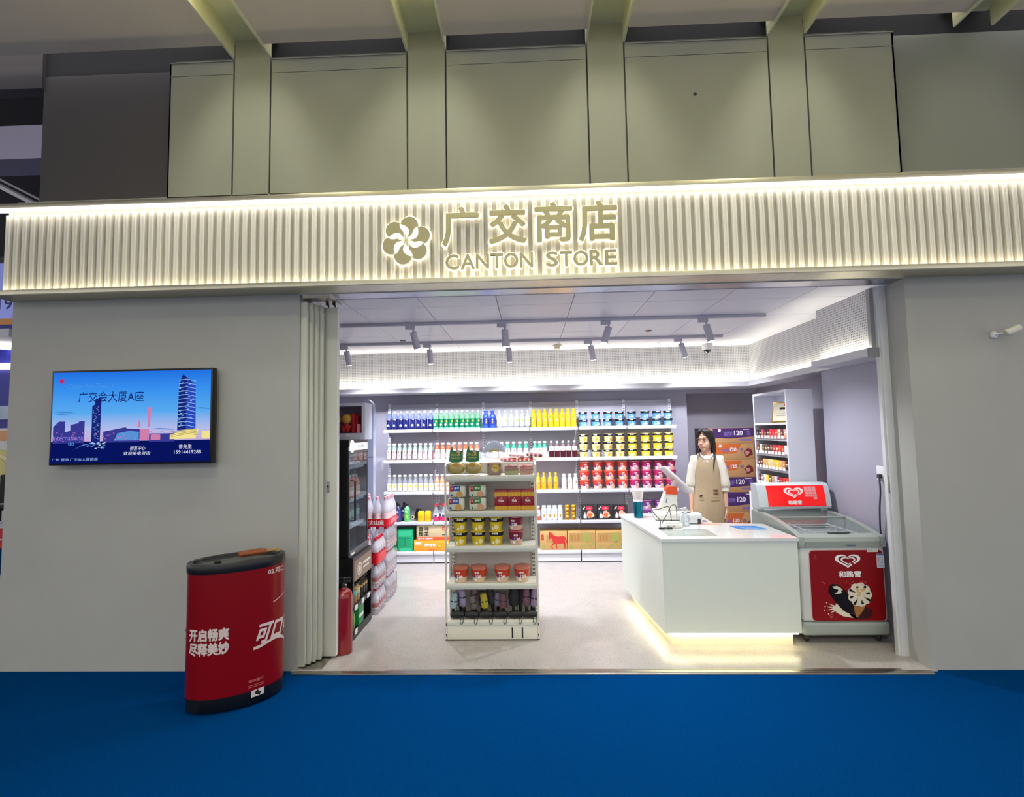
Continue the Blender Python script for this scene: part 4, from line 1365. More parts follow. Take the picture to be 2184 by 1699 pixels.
# bottom shelf: folded umbrellas, canopy up and black handle end down on the shelf
um = [(-0.640, '#9fb7bd', 0.17, 0.10, 0), (-0.585, '#66626e', 0.15, -0.05, 1), (-0.545, '#8d86a8', 0.215, -0.10, 0), (-0.490, '#8a757c', 0.22, 0.10, 1), (-0.452, '#6a6260', 0.15, -0.25, 0), (-0.415, '#4c4e52', 0.16, 0.03, 1),
      (-0.375, '#b8a62c', 0.165, -0.12, 0), (-0.322, '#3a3d44', 0.20, -0.16, 1), (-0.285, '#8f86a0', 0.15, 0.02, 1), (-0.240, '#6e4c54', 0.165, 0.0, 0), (-0.160, '#15141a', 0.235, 0.04, 0), (-0.105, '#4a3240', 0.215, 0.0, 1), (-0.055, '#73505f', 0.215, 0.0, 0), (-0.012, '#3d3f4c', 0.21, 0.0, 1), (0.0, '#94809c', 0.20, 0.06, 0)]
nmu = {'#9fb7bd': 'pale blue', '#66626e': 'slate grey', '#8d86a8': 'lilac', '#8a757c': 'dusty pink', '#6a6260': 'taupe', '#4c4e52': 'charcoal', '#b8a62c': 'yellow', '#3a3d44': 'leaning dark grey', '#8f86a0': 'pale violet', '#6e4c54': 'brown-red',
       '#15141a': 'tall black', '#4a3240': 'dark plum', '#73505f': 'mauve', '#3d3f4c': 'blue-grey', '#94809c': 'tilted lavender'}
for x, c, h, tilt, row in um:
    o = thing('folded_umbrella', '%s folded umbrella standing on the bottom gondola shelf' % nmu[c], 'umbrella', (x, 4.08 + row * 0.07, gz[4] + 0.012), group='folded umbrellas on the bottom gondola shelf')
    o.rotation_euler.y = tilt
    rr = 0.027 if c != '#15141a' else 0.04
    q = MB()
    n_ = 16
    prof = [(rr * 0.6, h * 0.30), (rr, h * 0.36), (rr * 1.06, h * 0.6), (rr * 0.95, h * 0.95), (rr * 0.75, h)]
    q.lathe(prof, n_)
    q.v = [Vector((p.x * (1 + 0.10 * math.sin(5 * math.atan2(p.y, p.x) + p.z * 30)), p.y * (1 + 0.10 * math.sin(5 * math.atan2(p.y, p.x) + p.z * 30)), p.z)) for p in q.v]
    q.build('canopy', mat('umbrella' + c, c, 0.7, bump=0.4, bscale=120), o)
    q = MB().lathe([(0.010, 0.0), (0.013, 0.006), (0.013, h * 0.3), (0.008, h * 0.34)], 12)
    q.build('handle', BLACK, o)
    MB().lathe([(rr * 1.08, h * 0.62), (rr * 1.09, h * 0.68)], 14, cap=False).build('strap', mat('strap_dark', '#2a2830', 0.7), o)
for i, (x, y, a) in enumerate([(-0.595 + 0.113 * k, 4.032, (0.03, -0.05, 0.04, -0.03, 0.05, -0.02)[k]) for k in range(6)]):
    o = thing('black_umbrella', 'black folded umbrella lying on the bottom gondola shelf, %s from the fridge side' % ORD[i], 'umbrella', (x, y, gz[4] + 0.031), a, group='black umbrellas lying on the bottom gondola shelf')
    MB().loft([(-0.055, 0, 0.0), (-0.05, 0, 0.0), (0.0, 0.0, 0.004), (0.05, 0.0, 0.0), (0.056, 0, 0)], [0.012, 0.022, 0.029, 0.022, 0.012], 12).build('canopy', mat('umbrella_black', '#101014', 0.6, bump=0.5, bscale=90), o)
    MB().loft([(0.045, -0.02, 0.0), (0.052, -0.038, -0.01), (0.046, -0.048, -0.045), (0.034, -0.046, -0.06), (0.025, -0.049, -0.04), (0.03, -0.036, 0.0), (0.03, -0.02, 0.004)], 0.0025, 6).build('wrist_loop', BLACK, o)
    MB().lathe([(0.009, 0.0), (0.013, 0.004), (0.013, 0.013)], 10, M=Matrix.Translation((0.041, 0, 0.0)) @ Matrix.Rotation(PI / 2, 4, 'Y')).build('handle', BLACK, o)
# ================================================================== COUNTER
CW = mat('counter_white', '#e3e4e2', 0.12, coat=0.5)
CFR = mat('counter_front', '#e0e6db', 0.35)
CT = 0.787
ctr = thing('service_counter', 'white L-shaped service counter with a glowing plinth', 'counter', (1.45, 3.85, 0))


def relp(mb, o):
    mb.v = [p - o.location for p in mb.v]
    return mb


top = [(0.955, 3.845), (1.945, 3.830), (1.945, 4.40), (1.56, 4.48), (1.575, 5.0), (0.848, 5.0), (0.855, 4.93)]
bot = [(0.96, 3.855), (1.94, 3.845), (1.94, 4.385), (1.545, 4.465), (1.56, 4.985), (0.86, 4.985), (0.865, 4.93)]
relp(MB().poly(top, flat(0, 0, CT), 0, 0.022), ctr).build('worktop', CW, ctr)
relp(MB().poly(bot, flat(0, 0, CT - 0.0225), 0, CT - 0.0225 - 0.105), ctr).build('cabinet', CFR, ctr)
pl = [(1.01, 3.905), (1.90, 3.90), (1.90, 4.34), (1.50, 4.42), (1.50, 4.93), (0.93, 4.93), (0.935, 4.9)]
relp(MB().poly(pl, flat(0, 0, 0.104), 0, 0.104), ctr).build('plinth', mat('plinth_cream', '#e6dfc4', 0.4), ctr)
GL = glow('plinth_led', '#fff2c4', 12.0)
s4 = MB().box(1.0, 1.93, 3.868, 3.884, 0.088, 0.1035)
a, b = Vector((0.975, 3.90, 0)), Vector((0.892, 4.90, 0))
s4.add([(a.x, a.y, .088), (b.x, b.y, .088), (b.x + .016, b.y, .088), (a.x + .016, a.y, .088), (a.x, a.y, .1035), (b.x, b.y, .1035), (b.x + .016, b.y, .1035), (a.x + .016, a.y, .1035)],
       [(0, 1, 2, 3), (7, 6, 5, 4), (0, 4, 5, 1), (1, 5, 6, 2), (2, 6, 7, 3), (3, 7, 4, 0)])
relp(s4, ctr).build('plinth_light', GL, ctr)
Z = CT + 0.0008
# things on the counter
o = thing('steel_tumbler', 'teal steel tumbler standing at the shelf end of the counter', 'tumbler', (0.985, 4.78, Z))
MB().lathe([(0.036, 0), (0.041, 0.004), (0.042, 0.14), (0.040, 0.146)], 24).build('tumbler_body', mat('teal_metal', '#1b6f86', 0.22, 0.9), o)
MB().lathe([(0.043, 0.1465), (0.044, 0.160), (0.040, 0.168)], 24).build('tumbler_lid', mat('tumbler_lid_grey', '#cfd0d2', 0.3), o)
o = thing('paper_cup', 'white faceted paper cup upside on the teal tumbler', 'cup', (0.985, 4.78, Z + 0.169))
MB().lathe([(0.040, 0), (0.050, 0.03), (0.056, 0.085), (0.050, 0.087)], 8, rot=0.3).build('cup_body', mat('cup_paper', '#dcd3cd', 0.6), o)
# POS terminal
POSW = mat('pos_white', '#dfddd3', 0.3)
POSO = mat('pos_orange', '#d24a16', 0.35)
o = thing('cash_register', 'white tilted-screen cash register with orange top on the counter', 'cash register', (1.27, 4.72, Z), R(-6))
MB().box(-0.16, 0.16, -0.13, 0.13, 0.004, 0.075, 0, bev=0.012).box(-0.16, 0.16, -0.132, -0.128, 0.030, 0.034, 1).build('base', [POSW, GREYP], o)
q = MB().poly([(-0.115, 0.076), (0.045, 0.076), (0.052, 0.25), (0.045, 0.265), (-0.025, 0.265), (-0.045, 0.25)], lambda u, v, d: (u, -0.05 - d, v), 0, 0.13)
q.build('stand', POSW, o)
q = MB().poly([(-0.052, 0.225), (0.053, 0.218), (0.053, 0.275), (0.04, 0.290), (-0.02, 0.290), (-0.04, 0.275)], lambda u, v, d: (u, -0.054 - d, v), 0, 0.138)
q.build('orange_top', POSO, o)
MB().poly([(-0.085, 0.15), (-0.075, 0.19), (-0.066, 0.186), (-0.078, 0.14)], lambda u, v, d: (u + 0.03, -0.0515 - d, v), 0, 0.001).build('label', mat('pos_blue_print', '#6d78b4', 0.5), o)
d0 = MB().box(-0.17, 0.17, -0.11, 0.11, -0.012, 0.012, 0, bev=0.008)
d0.box(-0.155, 0.155, -0.098, 0.098, 0.012, 0.0135, 1)
for k in (-0.02, 0.06):
    d0.lathe([(0.009, 0), (0.009, 0.002)], 12, 2, M=Matrix.Translation((k, -0.02, -0.0135)))
M_ = Matrix.Translation((0.055, 0.02, 0.345)) @ Matrix.Rotation(R(44), 4, 'Y') @ Matrix.Rotation(R(-8), 4, 'X')
d0.v = [M_ @ p for p in d0.v]
d0.build('screen', [mat('pos_screen_white', '#dad5d9', 0.3), mat('screen_black', '#101218', 0.1), GREYP], o)
MB().cap_((0.02, 0.02, 0.27), (0.05, 0.02, 0.33), 0.022, 0.02).build('hinge', POSW, o)
# label printer
o = thing('receipt_printer', 'small white receipt printer with dark slot beside the cash register', 'printer', (1.37, 4.475, Z), R(-8))
q = MB().box(-0.085, 0.085, -0.06, 0.07, 0.003, 0.085, 0, bev=0.015).build('printer_body', mat('printer_white', '#d6d9da', 0.35), o)
MB().poly(rrect(-0.07, 0.0, -0.02, 0.05, 0.02), flat(0, 0, 0.0875), 0, 0.004).build('paper_slot', mat('slot_dark', '#2b272c', 0.4), o)
MB().box(0.045, 0.07, -0.0635, -0.060, 0.006, 0.045, 0, bev=0.003).build('label', mat('dark_sticker', '#2a222c', 0.5), o)
# hand sanitiser
o = thing('sanitizer_bottle', 'clear pump bottle of hand sanitizer in front of the receipt printer', 'bottle', (1.285, 4.345, Z))
MB().lathe([(0.030, 0), (0.034, 0.006), (0.034, 0.075), (0.024, 0.095), (0.013, 0.102), (0.013, 0.108)], 20).build('bottle_body', clear('sanitizer_clear', '#f6fafa', 0.25, 0.05, 0.30, '#e6ecee'), o)
q = MB().poly(rrect(-0.016, 0.014, 0.02, 0.07, 0.004), cyl_fn(0.0348), 0)
q.box(-0.008, 0.004, -0.0362, -0.035, 0.04, 0.044, 1).box(-0.008, 0.006, -0.0362, -0.035, 0.03, 0.033, 1)
q.build('label', [mat('sanitizer_label', '#e6ebee', 0.5), mat('blue_print', '#5060a0', 0.5)], o)
q = MB().lathe([(0.015, 0.106), (0.015, 0.122), (0.006, 0.124), (0.006, 0.142), (0.013, 0.145), (0.013, 0.152)], 16)
q.cap_((0.0, 0.0, 0.149), (-0.032, -0.006, 0.143), 0.007, 0.005)
q.build('pump', WHITE, o)
# scanner dock with cables
o = thing('card_reader', 'white card reader base with cables at the counter front', 'card reader', (1.165, 4.300, Z), R(-5))
q = MB().poly([(-0.075, -0.02), (-0.045, -0.045), (0.035, -0.05), (0.075, -0.025), (0.078, 0.03), (0.05, 0.055), (-0.05, 0.055), (-0.075, 0.03)], flat(0, 0, 0.026), 0, 0.024)
q.poly([(-0.06, -0.012), (0.06, -0.015), (0.06, 0.04), (-0.06, 0.04)], flat(0, 0, 0.036), 0, 0.011)
for x in (-0.045, 0.0):
    q.lathe([(0.006, 0), (0.006, 0.003)], 10, 1, M=Matrix.Translation((x, -0.0485, 0.014)) @ Matrix.Rotation(PI / 2, 4, 'X'))
q.build('reader_body', [POSW, GREYP], o)
MB().loft([(0.048, 0.0, 0.034), (0.058, 0.0, 0.08), (0.0, 0.0, 0.085), (-0.01, 0.0, 0.07)], 0.0022, 6).build('wire_stand', STEEL, o)
CBL = mat('cable_black', '#141417', 0.5)


def curve_pts(P, n=8):
    """Catmull-Rom through P."""
    P = [Vector(p) for p in P]
    o = []
    for i in range(len(P) - 1):
        a, b, c, d = P[max(0, i - 1)], P[i], P[i + 1], P[min(len(P) - 1, i + 2)]
        for k in range(n):
            t = k / n
            o.append(0.5 * (2 * b + (c - a) * t + (2 * a - 5 * b + 4 * c - d) * t * t + (3 * b - a - 3 * c + d) * t ** 3))
    o.append(P[-1])
    return o


tag(MB().loft(curve_pts([(1.17, 4.35, Z + .04), (1.165, 4.36, Z + .10), (1.155, 4.38, Z + .155), (1.09, 4.42, Z + .13), (1.03, 4.42, Z + .12), (1.04, 4.36, Z + .09), (1.072, 4.34, Z + .05), (1.066, 4.31, Z + .006), (1.060, 4.24, Z + .005)]), 0.0032, 7).build('cable', CBL),
    'thin black cable looping up from the card reader', 'cable')
tag(MB().loft(curve_pts([(1.235, 4.42, Z + .05), (1.24, 4.46, Z + .15), (1.19, 4.43, Z + .15), (1.14, 4.36, Z + .10), (1.09, 4.34, Z + .03), (1.10, 4.39, Z + .006)]), 0.003, 7).build('cable', CBL),
    'thin black cable hanging off the cash register', 'cable')
tag(MB().box(1.03, 1.14, 4.21, 4.232, Z, Z + 0.012, 0, bev=0.003).box(1.075, 1.09, 4.209, 4.211, Z + 0.003, Z + 0.009, 1).build('stylus_pen', [CBL, GREYP]), 'black pen lying on the counter beside the card reader', 'pen')
tag(MB().box(1.42, 1.60, 4.40, 4.43, Z, Z + 0.003, 0).build('paper_strip', mat('paper_salmon', '#e3a48c', 0.7)), 'thin salmon paper strip on the counter in front of the printer', 'paper')
if True:
    q = MB()
    n_ = 20
    q.loft([(1.50 + 0.03 * math.cos(2 * PI * k / n_), 4.55 + 0.02 * math.sin(2 * PI * k / n_), Z + 0.003) for k in range(n_ + 1)], 0.0028, 6)
    tag(q.build('cable_ring', mat('ring_purple', '#6e6680', 0.4)), 'small coiled cable ring lying behind the receipt printer', 'cable')
o = thing('payment_mat', 'flat blue payment mat lying near the freezer end of the counter', 'mat', (1.76, 4.22, Z))
MB().poly([(-0.09, -0.045), (0.115, -0.055), (0.075, 0.085), (-0.13, 0.09)], flat(0, 0, 0.003), 0, 0.003).build('mat_sheet', mat('mat_blue', '#2f7fc8', 0.35), o)
q = MB().text('支付', flat(0, 0, 0.0036), 0.04, 0.09, -0.03, -0.005, 0, align='c').box(-0.05, 0.06, -0.03, -0.022, 0.0032, 0.0036)
q.build('print', mat('mat_print', '#cfe6f6', 0.5), o)
tag(MB().box(1.03, 1.40, 3.93, 4.20, Z, Z + 0.003, 0, bev=0.001).build('acrylic_sheet', clear('acrylic', '#f6f8f6', 0.06, 0.03)), 'clear acrylic sheet lying flat on the front of the counter', 'sheet')

# ================================================================== ICE CREAM FREEZER
FW = mat('freezer_white', '#d6d8d2', 0.25)
FG = mat('freezer_grey', '#9aa29c', 0.3)
FRED = mat('freezer_red', '#86060f', 0.45, spec=0.3)
fz = thing('ice_cream_freezer', 'white chest freezer with curved glass lid and red ice cream panels', 'freezer', (2.295, 3.9, 0))
hw = 0.315
FD = 0.80
MB().box(-hw + 0.006, hw - 0.006, 0.012, FD, 0.16, 0.71, 0, bev=0.02, seg=3).build('cabinet', FW, fz)
MB().box(-hw, hw, 0.0, FD + 0.005, 0.062, 0.158, 0, bev=0.02, seg=3).build('lower_skirt', FG, fz)
q = MB()
side = [(0.0, 0.70), (-0.004, 0.745), (0.012, 0.775), (0.10, 0.80), (0.25, 0.83), (0.42, 0.852), (0.62, 0.862), (FD, 0.862), (FD, 0.70)]
for s_ in (-1, 1):
    q.poly(side, lambda u, v, d, s_=s_: (s_ * hw + (0.045 if s_ < 0 else 0.0) + d, u, v), 0, 0.045)
q.poly([(0.0, 0.70), (-0.004, 0.745), (0.012, 0.772), (0.075, 0.790), (0.08, 0.70)], lambda u, v, d: (hw - 0.04 + d, u, v), 0, 2 * hw - 0.08)
q.box(-hw + 0.04, hw - 0.04, FD - 0.10, FD, 0.70, 0.86)
q.build('lid_frame', FG, fz)
q = MB()
arc = [(0.075, 0.788), (0.16, 0.808), (0.25, 0.826), (0.42, 0.848), (0.62, 0.858), (0.70, 0.858)]
v = []
for y, z in arc:
    v += [(-hw + 0.04, y, z), (hw - 0.04, y, z)]
q.add(v, [(2 * i, 2 * i + 1, 2 * i + 3, 2 * i + 2) for i in range(len(arc) - 1)])
q.build('glass_lid', clear('freezer_glass', '#f0f5f6', 0.20, 0.02, 0.06, '#dfe6ea'), fz)
q = MB().box(-hw + 0.035, hw - 0.035, 0.40, 0.425, 0.846, 0.858, 0, bev=0.004)
q.poly(circ(0.02, 0.072, 0.085, 0.012, 24), lambda u, v, d: (u, v, 0.7945 + d + v * 0.02), 1, 0.004)
q.build('lid_handle', [FG, mat('handle_dark', '#3a3f40', 0.4)], fz)
q = MB()
q.box(-hw + 0.03, hw - 0.03, 0.06, FD - 0.05, 0.60, 0.605)
for s_ in (-1, 1):
    q.box(s_ * (hw - 0.03) - 0.004, s_ * (hw - 0.03) + 0.004, 0.06, FD - 0.05, 0.605, 0.77)
q.box(-hw + 0.03, hw - 0.03, 0.06, 0.065, 0.605, 0.76).box(-hw + 0.03, hw - 0.03, FD - 0.06, FD - 0.05, 0.605, 0.80)
q.build('inner_tub', mat('tub_grey', '#d3dbde', 0.4), fz)
q = MB()
for k in range(6):
    y = 0.12 + k * 0.10
    q.loft([(-0.06, y, 0.64), (-0.06, y, 0.755), (0.26, y, 0.755), (0.26, y, 0.64)], 0.003, 6)
q.loft([(-0.06, 0.1, 0.755), (-0.06, 0.66, 0.755)], 0.004, 6).loft([(0.26, 0.1, 0.755), (0.26, 0.66, 0.755)], 0.004, 6)
q.build('wire_basket', WHITE, fz)
ICE = ['#a03a48', '#c9784a', '#d8c9b0', '#5a3a30', '#b85a6a']
for k in range(5):
    MB().box(-0.24 + k * 0.10, -0.165 + k * 0.10, 0.5, 0.66, 0.606, 0.65 + 0.01 * (k % 2), 0, bev=0.01).build('ice_cream_pack', mat('ice' + ICE[k], ICE[k], 0.4), fz)
for sx in (-1, 1):
    for y in (0.07, FD - 0.07):
        q = MB().lathe([(0.027, -0.011), (0.030, -0.007), (0.030, 0.007), (0.027, 0.011)], 16, 0, M=Matrix.Translation((sx * 0.262, y, 0.030)) @ Matrix.Rotation(PI / 2, 4, 'Y'))
        q.lathe([(0.018, -0.013), (0.018, 0.013)], 12, 1, M=Matrix.Translation((sx * 0.262, y, 0.030)) @ Matrix.Rotation(PI / 2, 4, 'Y'))
        q.box(sx * 0.262 - 0.016, sx * 0.262 + 0.016, y - 0.012, y + 0.012, 0.050, 0.066, 2)
        q.build('caster', [mat('wheel_dark', '#1b1b1d', 0.4), STEEL, GREYP], fz)


def heart(cx, cy, s, w=1.0):
    """Open swirl heart outline as a ring."""
    P = []
    for k in range(41):
        t = 2 * PI * k / 40
        x = 16 * math.sin(t) ** 3
        y = 13 * math.cos(t) - 5 * math.cos(2 * t) - 2 * math.cos(3 * t) - math.cos(4 * t)
        yy_ = (y + 2) / 16
        P.append((x / 16, yy_ * (0.95 if yy_ > 0 else 0.86)))
    return [(cx + x * s * 1.5, cy + y * s) for x, y in P]


def heart_ring(q, fn, cx, cy, s, m, tail):
    """White band between two hearts, left open low on one side."""
    o_ = heart(cx, cy, s)
    i_ = heart(cx + s * 0.02, cy + s * 0.03, s * 0.74)
    n = len(o_)
    for k in range(n - 1):
        if tail and k == 14:
            continue
        q.add([fn(*o_[k], 0), fn(*o_[k + 1], 0), fn(*i_[k + 1], 0), fn(*i_[k], 0)], [(0, 1, 2, 3)[::-1]], m)


fr = front(0, 0.0065, 0)
MB().poly(rrect(-0.245, 0.295, 0.165, 0.682, 0.03), front(0, 0.0085, 0), 1, 0.002).poly(rrect(-0.241, 0.291, 0.169, 0.678, 0.029), front(0, 0.0075, 0), 0, 0.0008).build('front_poster', [FRED, mat('poster_edge', '#d8b4b0', 0.4)], fz)
q = MB()
heart_ring(q, fr, 0.035, 0.596, 0.062, 0, True)
heart_ring(q, fr, 0.038, 0.598, 0.036, 0, True)
q.build('heart_logo', INKW, fz)
q = MB()
q.text('和路雪', fr, 0.044, 0.160, 0.045, 0.482, 0, align='c', fat=0.0016)
q.poly(circ(0.128, 0.520, 0.005), fr, 1)
q.build('brand_lettering', [INKW, mat('logo_pink', '#d8606a', 0.5)], fz)
q = MB()
q.text('U', fr, 0.018, 0.016, -0.208, 0.628, 1, bold=0.03).box(-0.215, -0.185, 0.0063, 0.0066, 0.616, 0.620, 1)
q.build('maker_mark', [INKW, MATS['logo_pink']], fz)
# chocolate bar and cone picture
q = MB()
fA, fB, fC = front(0, 0.0066, 0), front(0, 0.0060, 0), front(0, 0.0054, 0)
q.poly([(-0.07, 0.25), (-0.02, 0.218), (0.05, 0.205), (0.08, 0.20), (0.07, 0.225), (0.0, 0.25), (-0.04, 0.29), (-0.06, 0.33), (-0.075, 0.30)], fA, 1)
for a_, l_ in ((2.5, 0.05), (2.9, 0.045), (3.3, 0.05), (3.8, 0.04)):
    q.poly([(-0.05 + 0.012 * math.sin(a_), 0.28 - 0.012 * math.cos(a_)), (-0.05 - 0.012 * math.sin(a_), 0.28 + 0.012 * math.cos(a_)), (-0.05 + (l_ + 0.04) * math.cos(a_), 0.28 + (l_ + 0.02) * math.sin(a_))], front(0, 0.0066 - 0.0001 * a_, 0), 1)
    q.poly(circ(-0.05 + (l_ + 0.055) * math.cos(a_), 0.28 + (l_ + 0.03) * math.sin(a_), 0.005), fA, 1)
bar = [(-0.118, 0.41), (-0.112, 0.455), (-0.085, 0.478), (-0.045, 0.470), (0.005, 0.425), (0.045, 0.355), (0.062, 0.290), (0.052, 0.252), (0.025, 0.240), (-0.015, 0.262), (-0.065, 0.325)]
q.poly(bar, fB, 0)
q.poly([(-0.09, 0.455), (-0.055, 0.462), (-0.03, 0.448), (-0.012, 0.428), (-0.028, 0.425), (-0.02, 0.405), (-0.045, 0.398), (-0.075, 0.400), (-0.05, 0.415), (-0.045, 0.432), (-0.07, 0.438)], fC, 1)
q.poly(circ(0.11, 0.245, 0.085, 0.055, 20), fA, 4)  # dark ellipse of the print, a shadow painted below the cone
q.poly([(0.045, 0.345), (0.10, 0.30), (0.158, 0.345), (0.13, 0.27), (0.085, 0.208), (0.072, 0.21), (0.062, 0.27)], fB, 3)
for k in range(9):
    a_ = 2 * PI * k / 9
    q.poly(circ(0.108 + 0.055 * math.cos(a_), 0.390 + 0.062 * math.sin(a_), 0.034, 0.036, 14), lambda u, v, d, k=k: (u, 0.0052 - 0.00004 * k, v), 1)
q.poly(circ(0.108, 0.39, 0.062, 0.068, 20), lambda u, v, d: (u, 0.0046, v), 1)
for k in range(8):
    a_ = 2 * PI * k / 8 + 0.25
    ca, sa = math.cos(a_), math.sin(a_)
    r0_, r1_ = (0.030, 0.083) if k % 2 else (0.040, 0.070)
    q.poly([(0.108 + r0_ * ca, 0.39 + r0_ * sa), (0.108 + r1_ * ca + 0.012 * sa, 0.385 + r1_ * sa - 0.012 * ca), (0.108 + (r1_ + .006) * ca, 0.385 + (r1_ + .006) * sa), (0.108 + r1_ * ca - 0.010 * sa, 0.385 + r1_ * sa + 0.010 * ca)], lambda u, v, d: (u, 0.0042, v), 0)
for k in range(10):
    rq = random.Random(k)
    q.poly(blob_pts(0.112 + 0.03 * (rq.random() - .5) * 2, 0.41 + 0.03 * (rq.random() - .5) * 2, 0.010, 7, 0.35, k), lambda u, v, d, k=k: (u, 0.0039 - 0.00005 * k, v), 2)
for x, y, a_ in ((-0.148, 0.482, 2.2), (-0.138, 0.474, 2.3), (0.012, 0.482, 1.2), (0.06, 0.485, 1.0), (0.055, 0.47, 2.6), (-0.115, 0.205, 0.3), (-0.09, 0.196, 0.2)):
    q.loft([(x, 0.0062, y), (x + 0.02 * math.cos(a_), 0.0062, y + 0.02 * math.sin(a_))], 0.0018, 5, 5)
for x, y in ((0.145, 0.490), (-0.105, 0.225), (0.125, 0.482)):
    q.loft([(x + 0.012 * math.cos(t), 0.0062, y + 0.009 * math.sin(t)) for t in [2 * PI * k / 12 for k in range(13)]], 0.0016, 5, 5)
q.v = [Vector((p.x, p.y, 0.275 + (p.z - 0.3) * 0.9)) for p in q.v]
q.build('ice_cream_picture', [mat('choc_black', '#120b0b', 0.3), mat('cream_white', '#e6dcc6', 0.5), mat('nut_yellow', '#d8b56a', 0.6), mat('cone_wafer', '#a5713c', 0.6), mat('printed_shadow', '#3a0c10', 0.4), MATS['logo_pink']], fz)
q = MB().poly(rrect(0.245, 0.300, 0.548, 0.650, 0.003), front(0, 0.0056, 0), 0, 0.001).box(0.247, 0.298, 0.0044, 0.005, 0.640, 0.649, 1)
q.box(0.252, 0.258, 0.0044, 0.005, 0.60, 0.626, 2).box(0.250, 0.296, 0.0044, 0.005, 0.566, 0.568, 3).box(0.250, 0.290, 0.0044, 0.005, 0.586, 0.588, 3)
q.build('energy_label', [mat('label_paper', '#cfd6e0', 0.6), mat('label_blue', '#3a6aa8', 0.5), INKR, GREYP], fz)
MB().poly(rrect(0.178, 0.258, 0.664, 0.694, 0.004), front(0, 0.0050, 0), 0, 0.001).text('已检', front(0, 0.0042, 0), 0.014, 0.03, 0.185, 0.672, 1).build('inspection_sticker', [mat('sticker_white', '#d8dad2', 0.6), GREYP], fz)
MB().text('Hisense', front(0, -0.006, 0), 0.012, 0.075, 0.02, 0.7115, 0, th=0.0, bold=0.03).build('maker_badge', mat('badge_blue', '#2c4a86', 0.4), fz)
# canopy sign at the back
q = MB()
csec = [(0.66, 0.885), (0.645, 0.905), (0.66, 1.0), (0.69, 1.085), (0.72, 1.10), (FD, 1.10), (FD, 0.885)]
q.poly(csec, lambda u, v, d: (hw - 0.005 + d, u, v), 0, 2 * hw - 0.01)
for s_ in (-1, 1):
    q.box(s_ * (hw - 0.04) - 0.03, s_ * (hw - 0.04) + 0.03, FD - 0.10, FD - 0.01, 0.86, 0.89)
q.build('canopy', mat('canopy_white', '#c9d2d6', 0.25), fz)
cs = lambda u, v, d: (u, 0.645 + 0.015 * min(v, 0.095) / 0.095 + max(0.0, v - 0.095) * 0.03 / 0.085 - 0.002 - d, 0.905 + v)
MB().add([cs(x, v_, 0.0) for v_ in (0.002, 0.095, 0.178) for x in (-hw + 0.085, hw - 0.05)], [(0, 1, 3, 2), (2, 3, 5, 4)]).build('canopy_sign', mat('canopy_red', '#e01414', 0.15, emit=0.5, ecol='#e01010'), fz)
q = MB()
c2 = lambda u, v, d: cs(u, v, 0.0012 + d)
heart_ring(q, c2, 0.0, 0.114, 0.056, 0, True)
heart_ring(q, c2, 0.002, 0.116, 0.034, 0, True)
q.build('canopy_heart', INKW, fz)
MB().text('和路雪', c2, 0.032, 0.115, 0.0, 0.018, 0, align='c', fat=0.0018).build('canopy_lettering', INKW, fz)
q = MB()
for i in range(3):
    for j in range(5):
        if (i < 2 and j < 1):
            continue
        q.poly([(0.095 + i * 0.034, 0.060 + j * 0.022), (0.126 + i * 0.034, 0.060 + j * 0.022), (0.126 + i * 0.034, 0.079 + j * 0.022), (0.095 + i * 0.034, 0.079 + j * 0.022)], c2, 0)
q.build('price_grid', mat('price_pink', '#eea0a0', 0.4), fz)
# plug and cable
o = thing('wall_socket', 'white wall socket by the door post with a black plug in it', 'socket', (2.66, 3.965, 1.235))
MB().box(-0.009, 0, -0.05, 0.05, -0.055, 0.055, 0, bev=0.003).build('socket_plate', WHITE, o)
q = MB().box(-0.034, -0.009, -0.015, 0.017, -0.040, -0.006, 0, bev=0.006)
q.build('plug', mat('plug_dark', '#3c3a42', 0.5), o)
tag(MB().loft(curve_pts([(2.636, 3.965, 1.198), (2.628, 3.95, 1.10), (2.622, 3.96, 0.98), (2.63, 3.98, 0.86), (2.636, 3.99, 0.75), (2.637, 4.02, 0.60), (2.637, 4.3, 0.3), (2.637, 4.5, 0.2)]), 0.006, 8).build('power_cable', mat('cable_grey', '#3d3c44', 0.5)),
    'dark grey power cable hanging from the wall socket behind the freezer', 'cable')

# ================================================================== CIGARETTE CABINET
cg = thing('cigarette_cabinet', 'tall white open cabinet of cigarette packs behind the freezer', 'cabinet', (2.36, 4.745, 0))
CH = 1.945
cd, cl = 0.24, 0.69
WC = mat('cabinet_white', '#d9d9e2', 0.4)
q = MB().box(0, cd, 0, 0.02, 0, CH).box(0, cd, cl - 0.02, cl, 0, CH).box(cd - 0.012, cd, 0.02, cl - 0.02, 0, CH).box(0, cd - 0.012, 0.02, cl - 0.02, CH - 0.02, CH).box(0, cd - 0.012, 0.02, cl - 0.02, 0, 0.08)
q.build('carcass', WC, cg)
CZ = [1.640, 1.487, 1.335, 1.190, 1.03, 0.86]
for z in CZ:
    MB().box(0.0, cd - 0.013, 0.021, cl - 0.021, z - 0.02, z).build('shelf', WC, cg)
for z in CZ[1:5]:
    q = MB().box(-0.012, -0.001, 0.021, cl - 0.021, z + 0.002, z + 0.010)
    for k in range(9):
        q.box(-0.016, -0.012, 0.05 + k * 0.068, 0.092 + k * 0.068, z + 0.002, z + 0.03, 1)
    q.build('price_rail', [GREYP, INKW], cg)
o = thing('framed_certificate', 'gold-framed certificate leaning inside the top of the cigarette cabinet', 'certificate', (2.42, 4.90, 1.642), R(-62))
M_ = Matrix.Rotation(R(-10), 4, 'X')
MB().box(-0.14, 0.14, -0.008, 0.008, 0.0, 0.20, 0, bev=0.004, M=M_).build('frame', mat('frame_gold', '#b28d3c', 0.3, 0.7), o)
